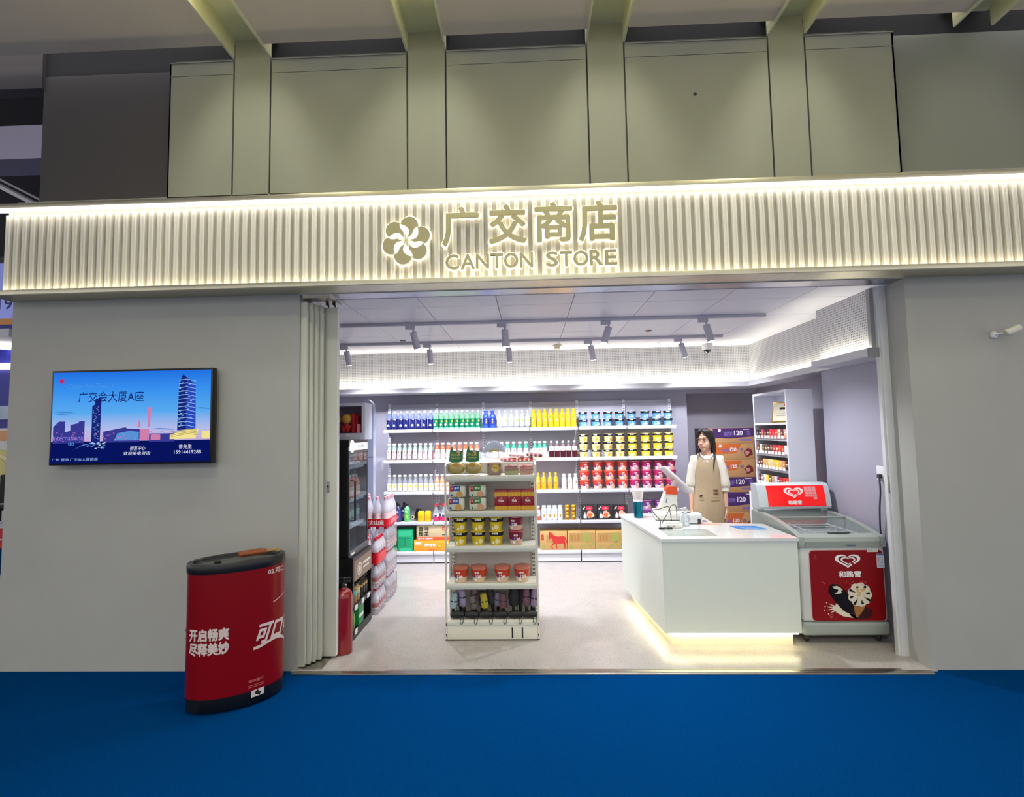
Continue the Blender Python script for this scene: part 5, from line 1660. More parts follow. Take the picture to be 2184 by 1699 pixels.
q = MB().box(-0.125, 0.125, -0.010, -0.0082, 0.014, 0.186, 0, M=M_)
q.box(-0.06, 0.06, -0.0108, -0.0101, 0.125, 0.145, 1, M=M_).box(-0.09, 0.09, -0.0108, -0.0101, 0.06, 0.064, 2, M=M_).box(-0.09, 0.09, -0.0108, -0.0101, 0.08, 0.084, 2, M=M_)
q.box(-0.015, 0.015, -0.0108, -0.0101, 0.155, 0.18, 3, M=M_)
q.build('paper', [mat('cert_cream', '#e6dfc2', 0.6), INKK, GREYP, INKR], o)
PCK = [['#2a1420', '#2e1a24', '#c0284a', '#4a1424', '#5a1626', '#d22030', '#c8202a', '#c8442a', '#e6c9b0', '#5c1c26', '#cf9a7a'],
       ['#6a2420', '#d9d2c4', '#4f4036', '#54463c', '#5a2a2a', '#6a4040', '#c41c30', '#a81c2e', '#d23a2c', '#d0202e', '#e6e0e2'],
       ['#4a2620', '#5c2c24', '#c9a46a', '#c2985a', '#dcb878', '#e0c488', '#dba84a', '#f0c020', '#d8a868', '#c88e5a', '#4e2a24'],
       ['#4a1e20', '#6a7684', '#e2ddd8', '#e0bf1e', '#4c3a2c', '#b48a70', '#c9d0e6', '#7c1c2c', '#b41c34', '#d0242e', '#d8482c']]
CN = ['first', 'second', 'third', 'fourth']
for r_ in range(4):
    z = CZ[r_ + 1]
    for k in range(11):
        c = PCK[r_][k]
        o = thing('cigarette_pack', 'cigarette pack in the cabinet, %s filled row down, %s from the boxes end' % (CN[r_], ORD[k]), 'cigarette pack', (2.385, 4.745 + 0.640 - 0.0565 * k, z + 0.001), group='cigarette packs in the cabinet, row %s' % CN[r_])
        MB().box(-0.013, 0.030, -0.025, 0.025, 0, 0.088, 0, bev=0.0015).build('pack_body', mat('pack' + c, c, 0.3), o)
        q = MB()
        if k % 3 == 0:
            q.poly(circ(0, 0.05, 0.010), lambda u, v, d: (-0.0136 - d, -u, v), 0, 0.0005)
        else:
            q.box(-0.0138, -0.0131, -0.018, 0.018, 0.052, 0.062, 0).box(-0.0138, -0.0131, -0.012, 0.012, 0.040, 0.045, 0)
        q.build('pack_print', mat('pack_print_%d' % (k % 3), ('#e2c68a', '#e8e2da', '#b89a5a')[k % 3], 0.4), o)
tag(MB().box(2.245, 2.345, 4.86, 5.36, 0.0, 0.95, 0, bev=0.004).box(2.26, 2.33, 4.856, 4.861, 0.88, 0.892, 1).build('side_cabinet', [WC, GREYP]), 'low white side panel cabinet between the woman and the cigarette cabinet', 'cabinet')

# noodle cartons in the alcove
PUR, ORG = mat('carton_purple', '#43235f', 0.5), mat('carton_deep_orange', '#c4622a', 0.5)
KR2 = mat('carton_kraft', '#b98d5c', 0.7, noise=0.05, nscale=8)
BL = [('purple', 1.405, 1.6), ('orange', 1.2, 1.404), ('orange', 0.985, 1.199), ('purple', 0.80, 0.984), ('purple', 0.545, 0.799), ('orange', 0.30, 0.544), ('purple', 0.0, 0.299)]
BL2 = ['topmost', 'second from the top', 'third from the top', 'fourth from the top', 'fifth from the top', 'sixth from the top', 'bottom one']
for (c, z0, z1), wd in zip(BL, BL2):
    h = z1 - z0 - 0.001
    o = thing('noodle_carton', '%s noodle carton in the alcove stack, %s' % (c, wd), 'carton', (2.56, 6.50, z0 + 0.0005), group='stacked noodle cartons')
    MB().box(-0.255, 0.255, 0, 0.30, 0, h, 0, bev=0.003).build('box_body', KR2, o)
    q = MB()
    f = front(0, -0.0014, 0)
    q.poly([(-0.254, h * .98), (-0.254, h * .36), (-0.05, h * .30), (0.254, h * .42), (0.254, h * .98)] if c == 'purple' else [(-0.16, h * .96), (-0.254, h * .96), (-0.254, h * .30), (0.02, h * .40), (0.10, h * .96)], front(0, -0.0008, 0), 0)
    x0 = 0.04 if c == 'purple' else -0.02
    sc = 0.062 if c == 'purple' else 0.046
    q.text('120', f, sc, None, x0 - 0.03, h * .50, 1, bold=0.03)
    q.text('面饼', f, sc * 0.85, None, x0 - 0.03 - sc * 2.1, h * .48, 2, fat=0.0015)
    q.text('克', f, sc * 0.85, None, x0 + sc * 2.0, h * .50, 2, fat=0.0012)
    q.poly(blob_pts(-0.17, h * .84, 0.022, 8, 0.4, 3), f, 1)
    if c == 'orange':
        q.poly(blob_pts(0.175, h * .42, 0.055, 12, 0.25, 7), f, 3)
        q.poly(blob_pts(0.165, h * .40, 0.028, 9, 0.3, 8), front(0, -0.002, 0), 4)
    else:
        q.box(0.08, 0.22, -0.0014, 0, h * .14, h * .26, 2)
        q.box(0.12, 0.20, -0.0014, 0, h * .86, h * .90, 1)
    q.build('printed_front', [PUR if c == 'purple' else ORG, mat('carton_white', '#e6dfe2', 0.5), mat('carton_lilac', '#7a66a4', 0.5), mat('carton_maroon', '#6e2022', 0.5), mat('carton_salmon', '#c08a78', 0.5)], o)
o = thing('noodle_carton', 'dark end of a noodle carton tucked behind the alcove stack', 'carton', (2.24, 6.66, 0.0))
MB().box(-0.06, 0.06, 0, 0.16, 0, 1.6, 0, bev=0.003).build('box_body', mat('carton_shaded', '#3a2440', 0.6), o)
# ================================================================== FRIDGE AND LEFT SIDE
FB = mat('fridge_black', '#08080a', 0.35)
fx, fy = -1.445, 4.0
fr_ = thing('drinks_fridge', 'tall black glass-door drinks fridge seen from its side', 'fridge', (fx, fy, 0))
FL = 0.46          # length of the door along the aisle
q = MB().box(-0.46, -0.005, 0, 0.02, 0.64, 1.555).box(-0.46, -0.005, FL - 0.02, FL, 0.64, 1.555).box(-0.46, -0.44, 0.02, FL - 0.02, 0.64, 1.555)
q.box(-0.44, -0.005, 0.02, FL - 0.02, 1.44, 1.555).box(-0.44, -0.005, 0.02, FL - 0.02, 0.64, 0.70)
q.build('cabinet', FB, fr_)
q = MB().box(-0.006, 0.0, 0.0, FL, 1.50, 1.556).box(-0.006, 0.004, 0.03, FL - 0.01, 1.47, 1.53, 1)
q.poly(circ(0.055, 1.505, 0.045, 0.05, 20), aisle(0.012, 0, 0), 2, 0.008)
q.text('冷饮', aisle(0.006, 0, 0), 0.03, 0.2, 0.16, 1.485, 3)
q.build('light_box', [FB, glow('lightbox_white', '#f2f6fb', 1.2), glow('roundel_white', '#f6f8fb', 1.3), mat('lightbox_grey_print', '#8a939c', 0.5)], fr_)
for z in (1.34, 1.07, 0.86):
    MB().box(-0.43, -0.03, 0.025, FL - 0.025, z - 0.012, z).box(-0.03, -0.026, 0.025, FL - 0.025, z - 0.022, z + 0.008).build('shelf', mat('fridge_shelf', '#ccd2da', 0.3), fr_)
q = MB().box(-0.002, 0.004, 0.0, 0.012, 0.68, 1.47).box(-0.002, 0.004, FL - 0.012, FL, 0.68, 1.47).box(-0.002, 0.004, 0.012, FL - 0.012, 1.455, 1.47).box(-0.002, 0.012, 0.0, FL, 0.634, 0.68, 1)
q.box(0.012, 0.0145, 0.03, 0.10, 0.645, 0.66, 2)
q.build('door_frame', [mat('frame_grey', '#3c3d42', 0.35), mat('kick_grey', '#5a5b60', 0.4), INKW], fr_)
MB().box(0.0, 0.002, 0.012, FL - 0.012, 0.68, 1.455).build('glass_door', clear('fridge_glass', '#e6ecee', 0.10, 0.02), fr_)
MB().loft([(0.002, 0.06, 1.23), (0.03, 0.06, 1.225), (0.03, 0.06, 0.915), (0.002, 0.06, 0.91)], 0.008, 8).build('door_handle', BLACK, fr_)
MB().loft([(-0.4, 0.1, 1.434), (-0.05, 0.1, 1.434)], 0.005, 8).build('inside_lamp', glow('fridge_led', '#f4f8ff', 120.0), fr_)
# stock on the fridge shelves, seen through the door
pb = bottle('fridge_juice_bottle', 'juice bottle', 0.033, 0.19, mat('coral_drink', '#e08258', 0.2), CAPW, mat('coral_label', '#edb79a', 0.4), (0.1, 0.5), None)
rw = Row(pb, 'coral juice bottles inside the fridge')
for i, y in enumerate((0.06, 0.14, 0.22, 0.30, 0.38)):
    rw.put((fx - 0.075, fy + y, 1.0712), 'coral juice bottle on the middle fridge shelf, %s from the shop front' % ORD[i])
pb = bottle('fridge_coffee_bottle', 'coffee bottle', 0.033, 0.078, mat('coffee_red', '#6a1c20', 0.2), mat('cap_brown', '#3a1a16', 0.4), mat('coffee_label', '#d9cfc6', 0.4), (0.1, 0.4), None)
rw = Row(pb, 'dark bottles on the top fridge shelf')
for i, y in enumerate((0.10, 0.20, 0.30, 0.39)):
    rw.put((fx - 0.075, fy + y, 1.3412), 'small dark red bottle on the top fridge shelf, %s from the shop front' % ORD[i])
pb = bottle('fridge_water_bottle', 'water bottle', 0.033, 0.18, PET, CAPB, mat('teal_label', '#9ecfc4', 0.4), (0.3, 0.6), None)
rw = Row(pb, 'clear bottles on the lower fridge shelf')
for i, y in enumerate((0.07, 0.17, 0.27, 0.37)):
    rw.put((fx - 0.075, fy + y, 0.8612), 'clear water bottle on the lower fridge shelf, %s from the shop front' % ORD[i])
# lower open cabinet
lc = thing('bottle_rack', 'low black open rack with a brown roundel sign under the fridge', 'rack', (-1.408, 4.0, 0))
q = MB().box(-0.45, -0.005, 0, 0.018, 0, 0.60).box(-0.45, -0.005, FL - 0.018, FL, 0, 0.60).box(-0.45, -0.43, 0.018, FL - 0.018, 0, 0.60).box(-0.45, 0.0, 0, FL, 0.60, 0.632).box(-0.43, 0, 0.018, FL - 0.018, 0.0, 0.06)
q.box(-0.005, 0.0, 0, 0.02, 0, 0.60, 1).box(-0.005, 0, FL - 0.012, FL, 0, 0.60, 1).box(-0.43, -0.30, 0.018, FL - 0.018, 0.06, 0.44)
q.build('carcass', [FB, mat('rack_edge', '#2f2f33', 0.4)], lc)
q = MB().box(-0.006, 0.002, 0.02, FL - 0.012, 0.44, 0.60, 0)
q.poly(circ(0.145, 0.515, 0.055, 0.052, 24), aisle(0.003, 0, 0), 1)
q.poly(circ(0.145, 0.515, 0.040, 0.038, 24), aisle(0.0038, 0, 0), 0)
q.poly([(0.11, 0.492), (0.125, 0.53), (0.135, 0.54), (0.145, 0.552), (0.155, 0.54), (0.165, 0.53), (0.18, 0.492), (0.165, 0.51), (0.16, 0.485), (0.13, 0.485), (0.125, 0.51)], aisle(0.0046, 0, 0), 1)
q.box(0.002, 0.0035, 0.235, 0.42, 0.53, 0.548, 1).box(0.002, 0.0035, 0.235, 0.38, 0.495, 0.508, 1)
q.build('header_sign', [mat('header_brown', '#8d7864', 0.5), mat('header_cream', '#e4dfd4', 0.5)], lc)
for z in (0.245, 0.06):
    q = MB().box(-0.30, 0.0, 0.02, FL - 0.02, z - 0.014, z) if z > 0.1 else MB()
    q.box(0.0, 0.004, 0.01, FL - 0.01, z - 0.022, z + 0.004)
    for y in (0.03, 0.19, 0.33):
        if z > 0.1 or y < 0.1:
            q.box(0.004, 0.008, y, y + 0.055, z - 0.026, z + 0.012, 1)
    q.build('shelf', [MATS['rack_edge'], INKW], lc)
pb = bottle('latte_bottle', 'coffee bottle', 0.030, 0.155, mat('latte_brown', '#9a774c', 0.3), BLACK, mat('aqua_label', '#6fb9bb', 0.4), (0.42, 0.66), None, neck=0.5, capr=0.7)
rw = Row(pb, 'latte bottles in the black rack')
for i, y in enumerate((0.065, 0.135)):
    rw.put((-1.455, fy + y, 0.246), 'latte bottle with aqua label in the black rack, %s from the shop front' % ORD[i])
pb = bottle('vanilla_latte_bottle', 'coffee bottle', 0.030, 0.155, mat('latte_tan', '#a58a58', 0.3), BLACK, mat('pale_yellow_label', '#d6cf7e', 0.4), (0.42, 0.70), None, neck=0.5, capr=0.7)
pb['label'] = 'latte bottle with pale yellow label in the black rack'
pb.location = (-1.455, fy + 0.205, 0.246)
pb = bottle('black_coffee_bottle', 'coffee bottle', 0.028, 0.165, mat('black_coffee', '#1c1412', 0.2), BLACK, mat('black_gold_label', '#b8923e', 0.35), (0.5, 0.62), None, neck=0.5, capr=0.7)
rw = Row(pb, 'black coffee bottles in the black rack')
for i, y in enumerate((0.28, 0.345, 0.405)):
    rw.put((-1.455, fy + y, 0.246), 'black coffee bottle with gold band in the rack, %s from the latte bottles' % ORD[i])
o = thing('green_tea_box', 'upright green drink box on the bottom of the black rack', 'carton', (-1.45, fy + 0.20, 0.0612))
MB().box(-0.06, 0.04, -0.06, 0.06, 0, 0.165, 0, bev=0.003).build('box_body', mat('rack_box_green', '#1c8c4c', 0.45), o)
MB().box(0.04, 0.0412, -0.05, 0.05, 0.06, 0.085).build('band', INKW, o)
p = bottle('lime_tea_bottle', 'tea bottle', 0.032, 0.16, mat('lime_tea', '#8fbf4a', 0.3), mat('cap_green', ''), mat('lime_tea_label', '#a6c957', 0.4), (0.2, 0.6), None)
p['label'] = 'lime green tea bottle beside the green box in the rack'
p.location = (-1.455, fy + 0.075, 0.0612)
# display box on top of the fridge
db = thing('display_box', 'white open display box holding dolls on top of the black fridge', 'display box', (-1.675, 4.27, 1.5565))
dw = 0.255
q = MB().box(-dw, dw, 0, 0.20, 0, 0.055).box(-dw, dw, 0, 0.20, 0.285, 0.312).box(dw - 0.028, dw, 0, 0.20, 0.055, 0.285).box(-dw, -dw + 0.028, 0, 0.20, 0.055, 0.285)
q.box(-dw + 0.028, dw - 0.028, 0.185, 0.20, 0.055, 0.285, 1)
q.box(0.09, 0.13, -0.002, 0.0, 0.03, 0.05, 2)
q.build('box_frame', [mat('display_white', '#d6d7ea', 0.4), mat('display_back', '#7a6a80', 0.6), WHITE], db)
z0 = 1.5565 + 0.0565
SKIN = mat('doll_yellow', '#e6b04c', 0.6)
REDV = mat('doll_red', '#c01f24', 0.55)
for i, (x, lb) in enumerate(((-1.676, 'round yellow plush doll in red, beside the shutter edge'), (-1.579, 'round yellow plush doll in red, beside the red cloth'))):
    o = thing('plush_doll', lb, 'doll', (x, 4.325, z0 + 0.005), group='plush dolls on the fridge')
    MB().blob((0, 0, 0.115), (0.044, 0.04, 0.044)).build('head', SKIN, o)
    q = MB().cap_((0, 0, 0.03), (0, 0, 0.06), 0.034, 0.026)
    q.cap_((-0.035, -0.01, 0.05), (-0.02, -0.035, 0.03), 0.012, 0.012).cap_((0.035, -0.01, 0.05), (0.02, -0.035, 0.03), 0.012, 0.012)
    q.cap_((-0.018, 0, 0.022), (-0.02, -0.03, 0.014), 0.014, 0.013).cap_((0.018, 0, 0.022), (0.02, -0.03, 0.014), 0.014, 0.013)
    q.build('body', REDV, o)
    q = MB()
    for s_ in (-1, 1):
        q.blob((s_ * 0.014, -0.038, 0.115), (0.004, 0.003, 0.005), 8)
    q.blob((0, -0.0395, 0.100), (0.006, 0.002, 0.002), 8)
    q.build('face', INKK, o)
tag(MB().box(-1.530, -1.500, 4.29, 4.40, z0, z0 + 0.17, 0, bev=0.012).box(-1.501, -1.480, 4.31, 4.40, z0, z0 + 0.15, 0, bev=0.008).build('folded_cloth', mat('cloth_red', '#a8161e', 0.7, bump=0.5, bscale=60)), 'upright folded red cloth between the dolls and pink boxes', 'cloth')
for i, (x, lb) in enumerate(((-1.467, 'small pink gift box beside the red cloth'),)):
    o = thing('pink_gift_box', lb, 'box', (x + 0.008, 4.31, z0))
o.location = (-1.4555, 4.30, z0)
MB().box(-0.022, 0.001, -0.02, 0.03, 0, 0.075, 0, bev=0.002).box(-0.018, -0.003, -0.021, -0.0199, 0.05, 0.055, 1).build('box_body', [mat('gift_pink', '#e88ab0', 0.45), mat('gift_deep_pink', '#c85a86', 0.5)], o)
db.location.x = -1.66
# tall rolled curtain panel behind the fridge
o = thing('curtain_panel', 'tall pale plastic door curtain with rounded top, standing behind the fridge', 'curtain', (-1.735, 5.42, 0))
q = MB()
P = [(-0.055, 0.0), (-0.055, 1.90), (-0.05, 1.94), (-0.03, 1.965), (0.0, 1.97), (0.03, 1.95), (0.05, 1.92), (0.055, 1.86), (0.055, 0.0)]
q.poly(P, lambda u, v, d: (u, -0.04 - d, v), 0, 0.08)
q.build('panel', mat('curtain_pale', '#aab2cf', 0.25, coat=0.4), o)
q = MB()
for k, (za, zb) in enumerate(((1.80, 1.81), (1.35, 1.36), (0.9, 0.91))):
    q.box(-0.057, 0.057, -0.043, -0.04, za, zb)
q.box(-0.02, -0.012, -0.043, -0.04, 0.2, 1.8).build('fold_seams', mat('seam_grey', '#7e86a2', 0.5), o)

# water packs


def water_bottle_mb(r, h, cap, lab):
    q = MB().lathe([(r * .85, 0), (r, h * .03), (r, h * .55), (r * .95, h * .62), (r * .5, h * .82), (r * .33, h * .88), (r * .33, h * .91)], 12, 0)
    q.lathe([(r * .42, h * .90), (r * .42, h * .99), (r * .36, h)], 10, 1)
    q.lathe([(r * 1.01, h * .18), (r * 1.01, h * .44)], 12, 2, cap=False)
    q.lathe([(r * 1.015, h * .20), (r * 1.015, h * .28)], 12, 3, cap=False)
    return q


CLR = clear('pack_bottle_clear', '#fafaff', 0.15, 0.1, 0.40, '#fbf8ff')
WM = {}


def water_pack(label, loc, nx, ny, r, h, cap, lab, band, bandz, txt, grp):
    o = thing('water_pack', label, 'water pack', loc, group=grp)
    key = (r, h, cap.name, lab.name)
    for i in range(nx):
        for j in range(ny):
            if 0 < i < nx - 1 and 0 < j:
                continue
            lo = (-(nx - 1) * r + 2 * r * i, (ny - 1) * -r + 2 * r * j, 0.001)
            if key not in WM:
                WM[key] = water_bottle_mb(r * 0.985, h, cap, lab).build('bottle', [CLR, cap, lab, INKW], o, lo)
            else:
                b = WM[key].copy()
                COL.objects.link(b)
                b.parent = o
                b.location = lo
    W, D = nx * r + 0.002, ny * r + 0.002
    z0_, z1_ = bandz
    q = MB()
    P = rrect(-W, W, -D, D, min(r, 0.03), 4)
    n = len(P)
    q.add([(x, y, z0_) for x, y in P] + [(x, y, z1_) for x, y in P], [(i, (i + 1) % n, n + (i + 1) % n, n + i) for i in range(n)], 0)
    if txt:
        q.text(txt, front(0, -D - 0.001, 0), (z1_ - z0_) * 0.62, None, 0.02, z0_ + (z1_ - z0_) * 0.2, 1, align='c', fat=0.001)
        q.poly(rrect(-D * .6, D * .7, z0_ + (z1_ - z0_) * .25, z1_ - (z1_ - z0_) * .2, 0.008), aisle(W + 0.001, 0, 0), 2)
    q.build('wrap_band', [band, INKW, mat('band_pink', '#e8808a', 0.35)], o)
    return o


BRED = mat('band_red', '#cf1728', 0.3)
BCLR = clear('wrap_film', '#ffffff', 0.25, 0.1, 0.12, '#ece8f2')
WL = mat('water_red_label', '#c2273c', 0.4)
PL = mat('big_water_label', '#e9c9cc', 0.4)
CPINK = mat('cap_pink', '#e2a9b8', 0.4)
y1 = 4.70
for k, (nm_, bd, bz) in enumerate((('bottom pack of the short water stack, behind the fridge rack', BCLR, (0.02, 0.10)), ('middle pack of the short water stack, behind the fridge rack', BCLR, (0.02, 0.14)), ('topmost pack of the short water stack, in a red tray', BRED, (0.0, 0.085)))):
    water_pack('clear water bottles, ' + nm_, (-1.485, y1, 0.0005 + 0.222 * k), 3, 4, 0.0345, 0.219, CAPR, WL, bd, bz, '', 'short stack of water packs')
y2 = 5.07
for k, (nm_, bd, bz, tx, hh) in enumerate((('bottom pack of the tall water stack', BCLR, (0.03, 0.2), '', 0.235), ('second pack from the floor in the tall water stack', BCLR, (0.03, 0.2), '', 0.235), ('third pack from the floor in the tall water stack', BCLR, (0.03, 0.2), '', 0.235), ('topmost pack of the tall water stack, in a red tray', BRED, (0.0, 0.075), '农夫山泉', 0.285))):
    water_pack('large water bottles, ' + nm_, (-1.545, y2, 0.0005 + 0.236 * k), 4, 4, 0.0405, hh - 0.003, CPINK if k == 3 else CAPR, PL, bd, bz, tx, 'tall stack of water packs')

# fire extinguisher
o = thing('fire_extinguisher', 'red fire extinguisher standing beside the folded door leaves', 'fire extinguisher', (-1.408, 3.80, 0))
MB().lathe([(0.055, 0), (0.063, 0.006), (0.063, 0.40), (0.058, 0.43), (0.042, 0.452), (0.022, 0.462), (0.018, 0.475)], 28).build('cylinder', mat('extinguisher_red', '#820a14', 0.25, coat=0.5), o)
q = MB().lathe([(0.02, 0.472), (0.022, 0.49), (0.016, 0.505)], 14)
q.cap_((-0.05, 0, 0.505), (0.045, 0, 0.512), 0.012, 0.009, 0, 0.6).cap_((-0.055, 0, 0.53), (0.05, 0, 0.535), 0.010, 0.008, 0, 0.6).cap_((0.0, 0, 0.50), (0.0, 0, 0.53), 0.012, 0.012)
q.build('valve_handle', mat('valve_black', '#17171a', 0.4), o)
q = MB().loft(curve_pts([(-0.015, 0, 0.495), (-0.065, 0, 0.485), (-0.078, 0, 0.42), (-0.076, 0, 0.30), (-0.074, 0, 0.22)]), 0.008, 8)
q.loft([(-0.074, 0, 0.22), (-0.073, 0, 0.14)], [0.010, 0.015], 10)
q.build('hose', BLACK, o)
q = MB().poly(rrect(-0.10, -0.055, 0.11, 0.30, 0.004), cyl_fn(0.0638), 0).poly(rrect(-0.095, -0.06, 0.25, 0.29, 0.004), cyl_fn(0.0645), 1)
q.poly(blob_pts(-0.03, 0.055, 0.008, 7, 0.3, 3), cyl_fn(0.0638), 1)
q.build('label', [mat('extinguisher_label', '#c0703a', 0.5), INKW], o)
MB().blob((0.022, -0.018, 0.49), (0.010, 0.008, 0.010), 10).build('gauge', STEEL, o)

# ================================================================== DRINK COOLER ON THE CARPET
CXY, CA, CB, CPH, CHT = (-1.837, 3.155), 0.266, 0.155, 0.5587, 0.857
ck = thing('barrel_cooler', 'red oval barrel drinks cooler with black rim on the blue carpet', 'cooler', (CXY[0], CXY[1], -0.006), CPH)
ER, EY = 1.0, CB / CA


def ell_fn(scale=1.0):
    """Wrap (u, v) round the oval barrel: u is arc length from its camera side (-y)."""
    tab = [0.0]
    N = 400
    for k in range(N):
        t0_, t1_ = 2 * PI * k / N, 2 * PI * (k + 1) / N
        tab.append(tab[-1] + math.hypot(CA * (math.cos(t1_) - math.cos(t0_)), CB * (math.sin(t1_) - math.sin(t0_))))

    def f(u, v, d):
        uu = (u + tab[300]) % tab[-1]
        lo, hi = 0, N
        while hi - lo > 1:
            md = (lo + hi) // 2
            if tab[md] <= uu:
                lo = md
            else:
                hi = md
        t = 2 * PI * (lo + (uu - tab[lo]) / (tab[lo + 1] - tab[lo])) / N
        nx, ny = math.cos(t) / CA, math.sin(t) / CB
        L = math.hypot(nx, ny)
        return ((CA) * math.cos(t) + nx / L * (d + 0.0015), CB * math.sin(t) + ny / L * (d + 0.0015), v)
    return f


MB().lathe([(CA - 0.012, 0.012), (CA - 0.004, 0.02), (CA - 0.004, 0.092)], 64, 0, ey=EY).build('base', mat('cooler_base_black', '#0c0c0e', 0.4), ck)
MB().lathe([(CA, 0.09), (CA, 0.80)], 64, 0, ey=EY).build('barrel', mat('cooler_red', '#7a030c', 0.3, spec=0.3), ck)
q = MB().lathe([(CA + 0.003, 0.80), (CA + 0.006, 0.812), (CA + 0.006, 0.845), (CA, 0.857), (CA - 0.024, 0.857), (CA - 0.03, 0.845), (CA - 0.03, 0.80)], 64, 0, ey=EY, cap=False)
q.build('rim', mat('rim_black', '#131315', 0.3), ck)
MB().lathe([(CA - 0.03, 0.838), (CA - 0.031, 0.842)], 64, 0, ey=EY).build('glass_lid', clear('cooler_glass', '#cfd6d2', 0.25, 0.03, 0.12, '#8a908c'), ck)
q = MB().lathe([(CA - 0.034, 0.70), (CA - 0.034, 0.80)], 48, 0, ey=EY, cap=False)
q.lathe([(CA - 0.035, 0.70), (CA - 0.035, 0.702)], 48, 0, ey=EY)
q.build('inner_tub', mat('cooler_tub', '#55574f', 0.5), ck)
MB().box(-0.13, -0.09, -0.045, -0.01, 0.842, 0.857, 0, bev=0.003).build('lid_catch', BLACK, ck)
ef = ell_fn()
q = MB()
q.text('开启畅爽', ef, 0.068, 0.222, -0.268, 0.420, 0, fat=0.0028, cuts=0.015)
q.text('尽释美妙', ef, 0.068, 0.222, -0.268, 0.340, 0, fat=0.0028, cuts=0.015)
q.build('slogan_lettering', mat('cooler_lettering', '#d2c2bc', 0.45), ck)
for u0 in (0.085, -0.725):
    q = MB()
    q.text('可口可乐', ef, 0.115, 0.36, u0, 0.355, 0, fat=0.004, cuts=0.012, shear=0.35)
    q.build('brand_lettering', MATS['cooler_lettering'], ck)
    q = MB()
    q.poly([(u0 + 0.03 * k, 0.325 + 0.05 * math.sin(k * 0.45) * (k / 8)) for k in range(9)] + [(u0 + 0.03 * k, 0.342 + 0.05 * math.sin(k * 0.45) * (k / 8)) for k in range(8, -1, -1)], ef, 0)
    q.build('swoosh', MATS['cooler_lettering'], ck)
q = MB()
q.poly([(0.20, 0.575), (0.34, 0.62), (0.34, 0.624), (0.20, 0.581)], ef, 0)  # pale streak along the barrel seam
q.build('seam_streak', MATS['cooler_lettering'], ck)
q = MB()
q.text('02.可口', ef, 0.030, 0.12, 0.165, 0.752, 0, fat=0.001, cuts=0.01)
q.build('top_lettering', MATS['cooler_lettering'], ck)
q = MB().text('请勿敲打', ef, 0.016, 0.085, 0.06, 0.140, 0, fat=0.0004, cuts=0.02)
for k in range(2):
    q.poly([(0.06, 0.115 + 0.010 * k - 0.004), (0.15, 0.115 + 0.010 * k - 0.004), (0.15, 0.118 + 0.010 * k - 0.004), (0.06, 0.118 + 0.010 * k - 0.004)], ef, 0)
q.build('small_print', mat('cooler_pink_print', '#c86a66', 0.5), ck)
q = MB().poly([(0.075 + 0.075 * a_, 0.052 + 0.042 * b_) for a_, b_ in ((0, 0), (1, 0.05), (1, 1.0), (0, 0.95))], lambda u, v, d: ef(u, v, d + 0.0004), 0)
q.poly(blob_pts(0.112, 0.074, 0.015, 8, 0.5, 2), lambda u, v, d: ef(u, v, d + 0.001), 1)
q.build('sticker', [mat('cooler_sticker', '#cfcac4', 0.5), INKK], ck)
q = MB()
for a_ in (-2.35, -1.05, 0.8, 2.3):
    q.lathe([(0.016, -0.010), (0.018, 0), (0.016, 0.010)], 14, 0, M=Matrix.Translation(((CA - 0.05) * math.cos(a_), (CB - 0.04) * math.sin(a_), 0.0185)) @ Matrix.Rotation(PI / 2, 4, 'X'))
q.build('casters', mat('caster_grey', '#9aa0a4', 0.3), ck)
o = thing('bristle_brush', 'brown paper bundle lying on the glass lid of the red barrel cooler', 'bundle', (-1.757, 3.215, 0.8445), CPH + 0.1)
q = MB().loft([(-0.10, 0, 0.018), (-0.09, 0, 0.02), (0.02, 0, 0.022), (0.06, 0, 0.018)], [(0.006, 0.012), (0.026, 0.018), (0.028, 0.02), (0.024, 0.016)], 14, 0, ref=(0, 1, 0))
q.build('wrapping', mat('bundle_brown', '#7c3d18', 0.7, noise=0.3, nscale=50), o)
q = MB()
rq = random.Random(5)
for k in range(26):
    y0_ = (rq.random() - .5) * 0.036
    q.loft([(0.05, y0_, 0.012 + rq.random() * 0.012), (0.09, y0_ * 1.3, 0.014 + rq.random() * 0.014), (0.12 + rq.random() * 0.02, y0_ * 1.5, 0.010 + rq.random() * 0.016)], 0.0016, 4)
q.build('fibres', mat('bundle_straw', '#a88a52', 0.8), o)
o['label'] = 'brown brush with straw bristles lying on the glass of the red cooler'
o['category'] = 'brush'

# ================================================================== TELEVISION
tv = thing('wall_television', 'wall television showing a blue city skyline with tower', 'television', (-2.777, 3.46, 1.752))
TW, TH = 0.578, 0.331
MB().box(-TW, TW, -0.03, 0.025, -TH, TH, 0, bev=0.004).box(-0.25, 0.25, 0.025, 0.058, -0.2, 0.2).build('case', mat('tv_black', '#0a0a0c', 0.3), tv)


